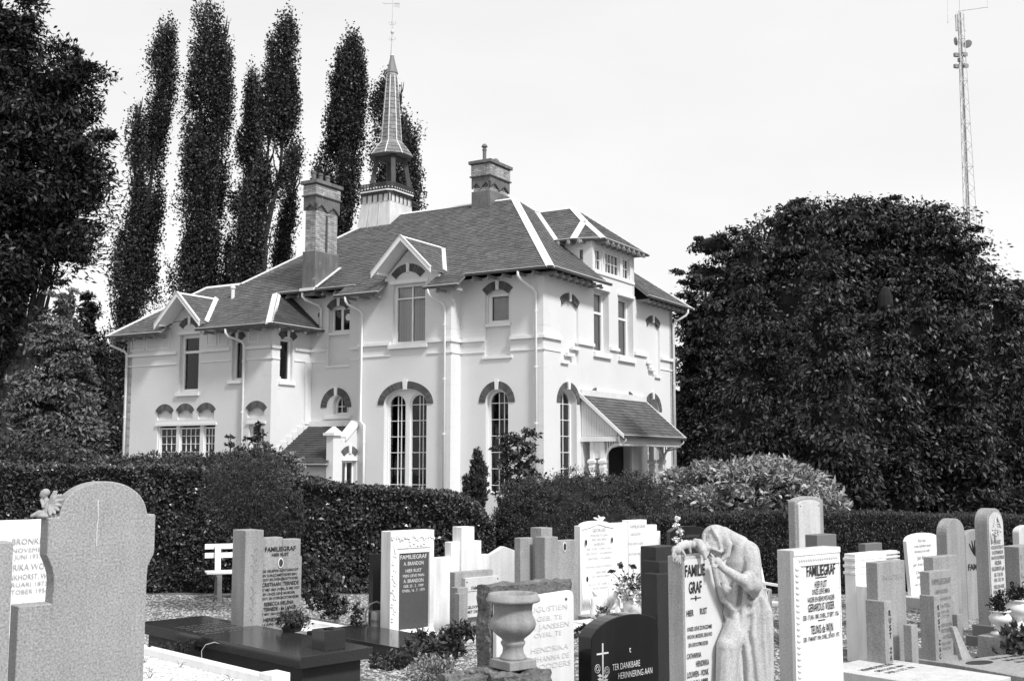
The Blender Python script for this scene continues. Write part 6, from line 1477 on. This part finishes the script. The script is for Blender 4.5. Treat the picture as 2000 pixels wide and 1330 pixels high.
blob_shrub('climbing_shrub', 'broad leafy shrub rising above the hedge before the triple window of the wing', 'shrub', 370, 930, 175, 48, 22.5, 11000, .085, L_SHR, depth=1.1, up=.5, shell=.75, extra=((500, 925, 80, 55, .5), (235, 925, 60, 35, .3)))
blob_shrub('flowering_climber', 'light-leaved climber spilling over the eaves of the lean-to', 'shrub', 560, 905, 38, 24, 23.5, 1500, .07, L_RHO, up=.2, shell=.3, core=False)
blob_shrub('broad_shrub', 'wide dark shrub at the far left behind the hedge', 'shrub', 60, 905, 130, 55, 23, 9000, .09, L_SHR, depth=1.2, up=.4)
# rhododendrons
blob_shrub('rhododendron', 'large pale-leaved rhododendron right of the porch, in front of the dark trees', 'shrub', 1470, 965, 150, 62, 25, 17000, .16, L_RHO, depth=2.0, asp=.36, up=.25, shell=.88, per=9, rc=.09, flat=.5, lump=14, extra=((1370, 962, 80, 36, .35), (1585, 985, 60, 34, .3), (1500, 930, 62, 36, .35)))
# feathery conifers behind the pillar headstone
blob_shrub('tamarisk', 'feathery dark fine-leaved bush hanging over the pillar headstone', 'shrub', 480, 955, 88, 78, 16.5, 16000, .045, L_YEW, depth=.6, asp=.22, up=.1, shell=.35, core=False, per=26, extra=((500, 1010, 62, 48, .5),))
blob_shrub('columnar_conifer', 'narrow dark conifer standing right behind the pillar headstone', 'shrub', 578, 1010, 17, 62, 16.3, 4500, .04, L_YEW, asp=.3, up=1.5, shell=.6)
blob_shrub('leafy_shrub', 'loose leafy shrub against the hedge, right of the pillar headstone', 'shrub', 625, 1150, 42, 52, 15.6, 1500, .075, L_SHR, asp=.4, up=.5, shell=.3, core=False, extra=((655, 1185, 30, 22, .4), (612, 1110, 20, 25, .3)))
blob_shrub('small_conifer', 'small upright dark shrub left of the watering can', 'shrub', 697, 1205, 14, 32, 14.0, 900, .04, L_YEW, asp=.35, up=.9, shell=.4, core=False)
blob_shrub('rose_bush', 'leafy plant with lance-shaped leaves left of the boulders', 'shrub', 850, 1262, 62, 42, 10.6, 900, .075, L_SHR, asp=.30, up=.55, shell=.3, core=False, per=8, extra=((900, 1235, 35, 22, .35),))
blob_shrub('bedding_plant', 'dense bushy plant with small leaves at the foot of the boulders', 'shrub', 845, 1318, 55, 38, 9.8, 2400, .035, L_RHO, asp=.5, up=.5, shell=.4, core=False, per=8)
blob_shrub('ground_shrub', 'low rounded clump of dark leaves right of the dark slab tomb', 'shrub', 762, 1288, 46, 17, 11.0, 1500, .035, L_SHR, asp=.5, up=.6, shell=.4, core=False)
blob_shrub('weed_clump', 'dark straggling weeds in the shade along the dark slab tomb', 'plant', 345, 1262, 55, 14, 12.4, 900, .05, L_YEW, asp=.2, up=.7, shell=.2, core=False)
blob_shrub('rose_plant', 'low plant with small pale flowers left of the black polished headstone', 'shrub', 1140, 1235, 26, 18, 13.0, 380, .05, L_SHR, asp=.5, up=.5, shell=.3, core=False)

# ------------------------------------------------------------------ trees
def limbs_to(tr_, base, targets, r0, zfork):
    for (x, y, z) in targets:
        k = U(.35, .75); tr_.tube([(base[0], base[1], z * .25 + zfork * .3), (base[0] + (x - base[0]) * .25, base[1] + (y - base[1]) * .25, z * .55), (x, y, z * .97)], [r0 * .5, r0 * .3, r0 * .06], 6)
from mathutils import noise as mnoise
def poplar(label, Y, outline, n, stems, gap=.0, leaf=.14):
    """outline: (y px, left px, right px) rows measured on the photograph, turned into a round crown at distance Y"""
    s_ = Y / FP; ys = [o_[0] for o_ in outline]; bx = at(sum(o_[1] + o_[2] for o_ in outline[-2:]) / 4, 900, Y).x
    t_ = thing('poplar_tree', label, 'tree', (bx, Y, 0), 0, 'tall poplars behind the house')
    def row(py):
        for a_, b_ in zip(outline[:-1], outline[1:]):
            if a_[0] <= py <= b_[0]:
                f_ = (py - a_[0]) / (b_[0] - a_[0]); return a_[1] + (b_[1] - a_[1]) * f_, a_[2] + (b_[2] - a_[2]) * f_
        return outline[-1][1:]
    P_ = []; D_ = []; cnt = 0; wmax = max(o_[2] - o_[1] for o_ in outline); per = 60
    n = int(n * 1.35)
    while cnt < n:
        py = U(ys[0], ys[-1]); l_, r_ = row(py); w = (r_ - l_) / 2; a = U(0, 6.28); w *= .93 + .42 * mnoise.noise(Vector((py * .030, 2.5 * math.cos(a), bx)))
        if U(0, 1) > w * 2 / wmax: continue
        q_ = U(0, 1) ** .42 * .95; x = at((l_ + r_) / 2 + q_ * math.cos(a) * (w - 5), py, Y); dpt = q_ * math.sin(a) * w * s_
        if mnoise.noise(Vector((x.x * .75, dpt * .75, x.z * .36))) < gap - .11: continue
        k = int(U(.5, 1.5) * per); rx = U(.13, .26); c = np.array([x.x - bx, dpt, x.z])
        lean = np.array([math.cos(a) * q_ * .28, math.sin(a) * q_ * .28, 1.0])
        tt = rng.normal(0, .42, k); off = np.clip(rng.normal(size=(k, 3)), -1.6, 1.6) * rx * np.clip(1 - .5 * tt, .3, 1.6)[:, None]
        P_.append(c + off + tt[:, None] * lean); D_.append(np.tile(lean * .3, (k, 1)) + off / rx * .35); cnt += k
    tr_ = MB()
    for st in stems:
        pts = [tuple(at(px, py, Y) - Vector((bx, Y, 0))) for px, py in st]; m_ = len(pts)
        tr_.tube([(pts[0][0] * .5, 0, 0)] + [(p_[0], 0.0, p_[2]) for p_ in pts], [.34] + [.24 * (1 - .93 * i / (m_ - 1)) for i in range(m_)], 7)
        for k in range(24):
            i = random.randrange(m_ - 1); f_ = U(0, 1); p0 = Vector((pts[i][0] * (1 - f_) + pts[i + 1][0] * f_, 0, pts[i][2] * (1 - f_) + pts[i + 1][2] * f_)); a = U(0, 6.28); l_ = U(.5, 1.3) * (1.05 - (i + f_) / m_)
            tr_.tube([p0, p0 + Vector((math.cos(a) * l_ * .5, math.sin(a) * l_ * .5, l_ * 1.1)), p0 + Vector((math.cos(a) * l_ * .7, math.sin(a) * l_ * .7, l_ * 2.4))], [.06, .04, .012], 5)
    tr_.build('trunk', M_BARK, t_)
    leaf_mesh('crown', np.concatenate(P_), leaf, L_POP, t_, .75, .2, np.concatenate(D_))
    return t_
poplar('leftmost poplar, its crown split into a low left and a tall right spire', 62, [(50, 328, 338), (70, 305, 346), (130, 278, 348), (200, 262, 340), (300, 244, 328), (400, 246, 324), (470, 225, 318), (560, 206, 304), (640, 190, 292), (720, 172, 280), (900, 170, 275)], 52000, [[(250, 700), (285, 420), (330, 110)], [(232, 700), (262, 420), (272, 210)]])
poplar('tallest poplar with twin tips, behind the small gable of the wing', 60, [(14, 392, 440), (40, 374, 452), (100, 374, 454), (180, 358, 460), (260, 348, 456), (340, 342, 452), (430, 332, 448), (520, 324, 440), (600, 312, 420), (720, 312, 420)], 56000, [[(378, 720), (386, 400), (396, 60)], [(400, 720), (420, 380), (438, 60)]])
poplar('narrow lower poplar between the twin-tipped and the broad-tipped ones', 64, [(145, 492, 500), (175, 480, 510), (240, 474, 514), (300, 458, 512), (400, 450, 510), (500, 430, 505), (620, 420, 500)], 22000, [[(470, 640), (478, 400), (494, 180)]], gap=.06)
poplar('broad-tipped poplar with a bare forked stem showing above the roof ridge', 58, [(50, 548, 570), (80, 530, 582), (140, 516, 586), (220, 508, 590), (290, 506, 586), (340, 500, 574), (400, 470, 545), (470, 455, 525), (540, 450, 512)], 34000, [[(506, 640), (516, 470), (548, 330), (562, 80)], [(508, 600), (512, 480), (520, 360), (530, 180)]])
poplar('short thin-leaved poplar just left of the tall left chimney', 66, [(300, 572, 588), (340, 556, 604), (400, 545, 612), (460, 536, 610), (520, 530, 600), (600, 530, 600)], 11000, [[(556, 640), (562, 480), (580, 330)]], gap=.16)
poplar('poplar rising directly behind the tall left chimney', 60, [(88, 676, 700), (110, 662, 714), (170, 645, 714), (230, 640, 712), (290, 624, 710), (340, 610, 708), (420, 606, 700), (500, 606, 692)], 40000, [[(655, 620), (664, 380), (690, 110)], [(670, 600), (680, 380), (700, 160)]])
poplar('rightmost poplar, half hidden behind the slate spire', 60, [(150, 774, 786), (180, 728, 800), (240, 720, 816), (300, 716, 826), (360, 712, 828), (420, 740, 826), (500, 760, 820)], 30000, [[(780, 560), (778, 380), (780, 180)]], gap=.02)

def broad(name, label, px_, Y, blobs, n, size, m, rc, asp=.5, hang=.3, flat=.6, trunk=.5, per=26, shell=.55, group=None, cat='tree', dep=.8, core=None, up=.1, lumps=0, gaps=None, lsize=1.0):
    s_ = Y / FP; bx = at(px_, 900, Y).x; t_ = thing(name, label, cat, (bx, Y, 0), 0, group); bl = []; tr_ = MB(); tot = sum(b_[2] * b_[3] for b_ in blobs); cb = MB()
    for b_ in blobs:
        cx_, cy_, rx, ry = b_[:4]; yo = b_[4] if len(b_) > 4 else 0.0
        e = at(cx_, cy_, Y + yo); r3 = (rx * s_, rx * s_ * dep, ry * s_); bl.append(((e.x - bx, yo, e.z), r3, int(n * rx * ry / tot)))
        tr_.tube([(0, 0, e.z * .25), ((e.x - bx) * .4, yo * .4, e.z * .6), (e.x - bx, yo, e.z + r3[2] * .3)], [trunk * .5, trunk * .3, trunk * .06], 6)
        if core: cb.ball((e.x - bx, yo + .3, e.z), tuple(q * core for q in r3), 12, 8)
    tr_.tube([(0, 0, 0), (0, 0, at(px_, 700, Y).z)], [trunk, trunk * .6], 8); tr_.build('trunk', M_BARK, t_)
    if core: cb.build('inner_shade_core', L_CORE, t_)  # solid dark balls, the crown's inner shade put into colour
    if lumps: bl = add_lumps(bl, lumps, lsize)
    leaf_cloud('crown', bl, size, m, t_, asp=asp, rc=rc, up=up, flat=flat, shell=shell, per=per, hang=hang, gaps=gaps)
    return t_
# large broadleaf at the far left
broad('broadleaf_tree', 'huge dark broad-leaved tree filling the left edge of the photo', 20, 30, [(18, 70, 56, 100), (55, 190, 112, 108), (-30, 300, 150, 180), (110, 330, 88, 100), (160, 255, 44, 52), (130, 400, 74, 80), (60, 460, 120, 110), (-70, 640, 80, 140), (15, 600, 50, 50), (-5, 680, 40, 60), (30, 545, 70, 45), (115, 510, 52, 50), (95, 150, 50, 40), (-60, 100, 90, 150)], 135000, .175, L_BIG, .34, asp=.36, hang=.25, trunk=.28, per=60, shell=.45, lumps=6, gaps=(.9, -.12))
# bushy conifer at left
broad('bushy_conifer', 'broad bushy conifer with grey sprays left of the house wing', 120, 27, [(128, 595, 14, 34), (126, 640, 30, 36), (120, 690, 44, 42), (112, 745, 66, 46), (106, 800, 82, 46), (108, 850, 92, 46), (110, 900, 98, 46)], 34000, .14, L_CON2, .17, asp=.36, hang=.35, flat=.36, trunk=.2, per=44, shell=.86, core=.72, lumps=9, lsize=.45)
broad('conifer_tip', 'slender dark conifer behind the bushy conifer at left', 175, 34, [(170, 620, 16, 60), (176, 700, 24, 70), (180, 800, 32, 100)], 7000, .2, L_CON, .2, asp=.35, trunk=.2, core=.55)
# horse chestnut on the right
broad('chestnut_tree', 'great domed horse chestnut towering over the right side', 1640, 48, [(1655, 440, 100, 50), (1565, 475, 88, 66), (1745, 455, 92, 58), (1808, 505, 90, 90), (1450, 555, 58, 74), (1870, 590, 68, 96), (1398, 478, 46, 22), (1376, 540, 36, 26), (1410, 650, 72, 100), (1600, 600, 150, 120), (1745, 620, 140, 130), (1880, 710, 78, 120), (1352, 610, 18, 40), (1360, 790, 40, 160), (1560, 780, 190, 140), (1800, 800, 150, 140)], 230000, .21, L_CHE, .62, asp=.46, hang=.6, flat=.30, trunk=.8, per=110, shell=.84, core=.78, lumps=4)
broad('background_tree', 'lighter broad-leaved tree showing above the dark trees at the right edge', 1990, 55, [(1995, 600, 32, 55), (2030, 620, 60, 80), (1985, 680, 40, 60), (1965, 640, 18, 14)], 7000, .36, L_SHR, .45, asp=.5, hang=.4, flat=.5, trunk=.4)
broad('far_shrubbery', 'dark shrubbery closing the gap between the trees right of the rhododendron', 1350, 50, [(1345, 860, 45, 90), (1400, 900, 70, 70), (1700, 940, 340, 80), (1960, 900, 110, 130)], 30000, .24, L_CHE, .3, asp=.45, hang=.4, trunk=.15, core=.8, cat='shrubs', shell=.8)
def column(label, px_, ytop, w, Y, n):
    s_ = Y / FP; bx = at(px_, 900, Y).x; top = at(px_, ytop, Y).z; t_ = thing('hornbeam_tree', label, 'tree', (bx, Y, 0), 0, 'row of narrow dark trees before the chestnut')
    bl = []; tr_ = MB().tube([(0, 0, 0), (0, 0, top * .6), (0, -.1, top * .96)], [.16, .10, .02], 7); cb = MB(); m_ = 9
    for k in range(m_):
        f_ = (k + .5) / m_; z = top * (1 - f_) + .3; wr = w * s_ * min(1, .32 + .95 * f_) * U(.9, 1.1); bl.append(((U(-.2, .2), 0, z), (wr, wr * .9, top / m_ * .9), int(n / m_ * (.4 + f_))))
        cb.ball((0, .2, z), (wr * .72, wr * .6, top / m_ * .8), 10, 6)
    for k in range(26): f_ = U(.1, .95); a = U(0, 6.28); l_ = w * s_ * .9 * (1.1 - f_); tr_.tube([(0, 0, top * f_), (math.cos(a) * l_, math.sin(a) * l_, top * f_ + l_ * .3)], [.03, .008], 4)
    tr_.build('trunk', M_BARK, t_); cb.build('inner_shade_core', L_CORE, t_)  # dark solids added as painted shade within the narrow crown
    leaf_cloud('crown', bl, .17, L_CHE, t_, asp=.42, rc=.30, up=.0, flat=.42, shell=.85, per=60, hang=.6, gaps=(.9, -.25))
for lb, px_, yt, w, Y in (('leftmost of the row of narrow dark trees before the chestnut, by the porch', 1392, 640, 48, 47), ('second narrow dark tree of the row, with a bare leading stem, above the rhododendron', 1475, 490, 62, 34), ('third narrow dark tree of the row, straight above the tall rough-bordered headstone', 1632, 510, 78, 33), ('fourth narrow dark tree of the row, in the middle of the dark mass', 1745, 590, 60, 34), ('fifth narrow dark tree of the row, above the book-shaped headstone', 1812, 600, 62, 35), ('sixth narrow dark tree of the row, above the round-topped headstones', 1895, 650, 60, 34), ('rightmost of the row of narrow dark trees, at the right edge of the photo', 1975, 600, 60, 35)):
    column(lb, px_, yt, w, Y, 19000)
hc_ = [(at(p_, 900, 60).x, at(p_, q_, 60).z) for p_, q_ in ((-300, 800), (200, 840), (700, 860), (1400, 860), (2300, 830))]
hedge('tree_belt', 'distant belt of dark undergrowth behind the house and trees', -50, 50, 72, 76, 6.5, L_CHE, .5, 22, asp=.5, bump_=.6)

# ------------------------------------------------------------------ lattice mast
MY = 150.0; s_ = MY / FP; bx = at(1887, 300, MY).x; t = thing('radio_mast', 'tall slender steel lattice radio mast with antennas rising behind the chestnut', 'mast', (bx, MY, 0), R(20))
za, zt = 0.0, at(1881, 25, MY).z
W0, W1 = 1.75, .42
def wz_(z): return W0 + (W1 - W0) * (z / zt) ** .9
mx_ = MB(); legs = [(math.cos(R(a)), math.sin(R(a))) for a in (90, 210, 330)]
for lx, ly in legs: MB().tube([(lx * wz_(z), ly * wz_(z), z) for z in (0, zt * .5, zt)], .055, 6).build('mast_leg', M_GALV, t)
z = 0; k = 0
while z < zt - 1:
    z2 = z + 1.5
    for i in range(3):
        a, b_ = legs[i], legs[(i + 1) % 3]
        if k % 2: a, b_ = b_, a
        mx_.bar((a[0] * wz_(z), a[1] * wz_(z), z), (b_[0] * wz_(z2), b_[1] * wz_(z2), z2), .05, .05)
        if k % 4 == 0: mx_.bar((legs[i][0] * wz_(z), legs[i][1] * wz_(z), z), (legs[(i + 1) % 3][0] * wz_(z), legs[(i + 1) % 3][1] * wz_(z), z), .05, .05)
    z = z2; k += 1
mx_.build('lattice_bracing', M_GALV, t, kind='stuff')
MB().tube([(.1, 0, 0), (.05, 0, zt)], .10, 6).build('cable_run', mat('dark cable', .22, .7), t); MB().tube([(-.3, .1, 0), (-.1, 0, zt)], .07, 6).build('cable_run', mat('dark cable', .08), t)
MB().tube([(0, 0, zt - 2), (0, 0, zt + 4)], .06, 6).build('top_pole', M_GALV, t)
def mp_(px, py): p = at(px, py, MY); q_ = Matrix.Rotation(-R(20), 4, 'Z') @ Vector((p.x - bx, 0, 0)); return (q_.x, q_.y, p.z)
a0_ = mp_(1870, 20)
MB().bar(mp_(1872, 22), mp_(1929, 14), .16, .12).build('antenna_arm', M_GALV, t); MB().bar(mp_(1870, 24), mp_(1851, 44), .16, .12).build('antenna_arm', M_GALV, t)
MB().bar(mp_(1929, 16), mp_(1929, -20), .07, .07).build('whip_antenna', M_GALV, t); MB().bar(mp_(1851, 46), mp_(1851, -10), .07, .07).build('whip_antenna', M_GALV, t)
for px, py in ((1864, 82), (1891, 88)):
    o = MB().lathe([(.02, 0), (.5, .06), (.62, .25), (.5, .30), (.0, .32)], n=16).build('dish_antenna', mat('grey dish', .2, .6), t, loc=mp_(px, py)); o.rotation_euler = (R(80), 0, R(60 if px < 1870 else -60))
for px, py in ((1868, 108), (1884, 107), (1868, 130), (1886, 129), (1876, 118)):
    c = mp_(px, py); MB().box(-.35, .35, -.2, .2, -.25, .25).build('antenna_panel', mat('dark cable', .08), t, loc=c)
for px, py in ((1868, 45), (1884, 45)): MB().box(-.12, .12, -.1, .1, -1.2, 1.2).build('sector_antenna', M_GALV, t, loc=mp_(px, py))
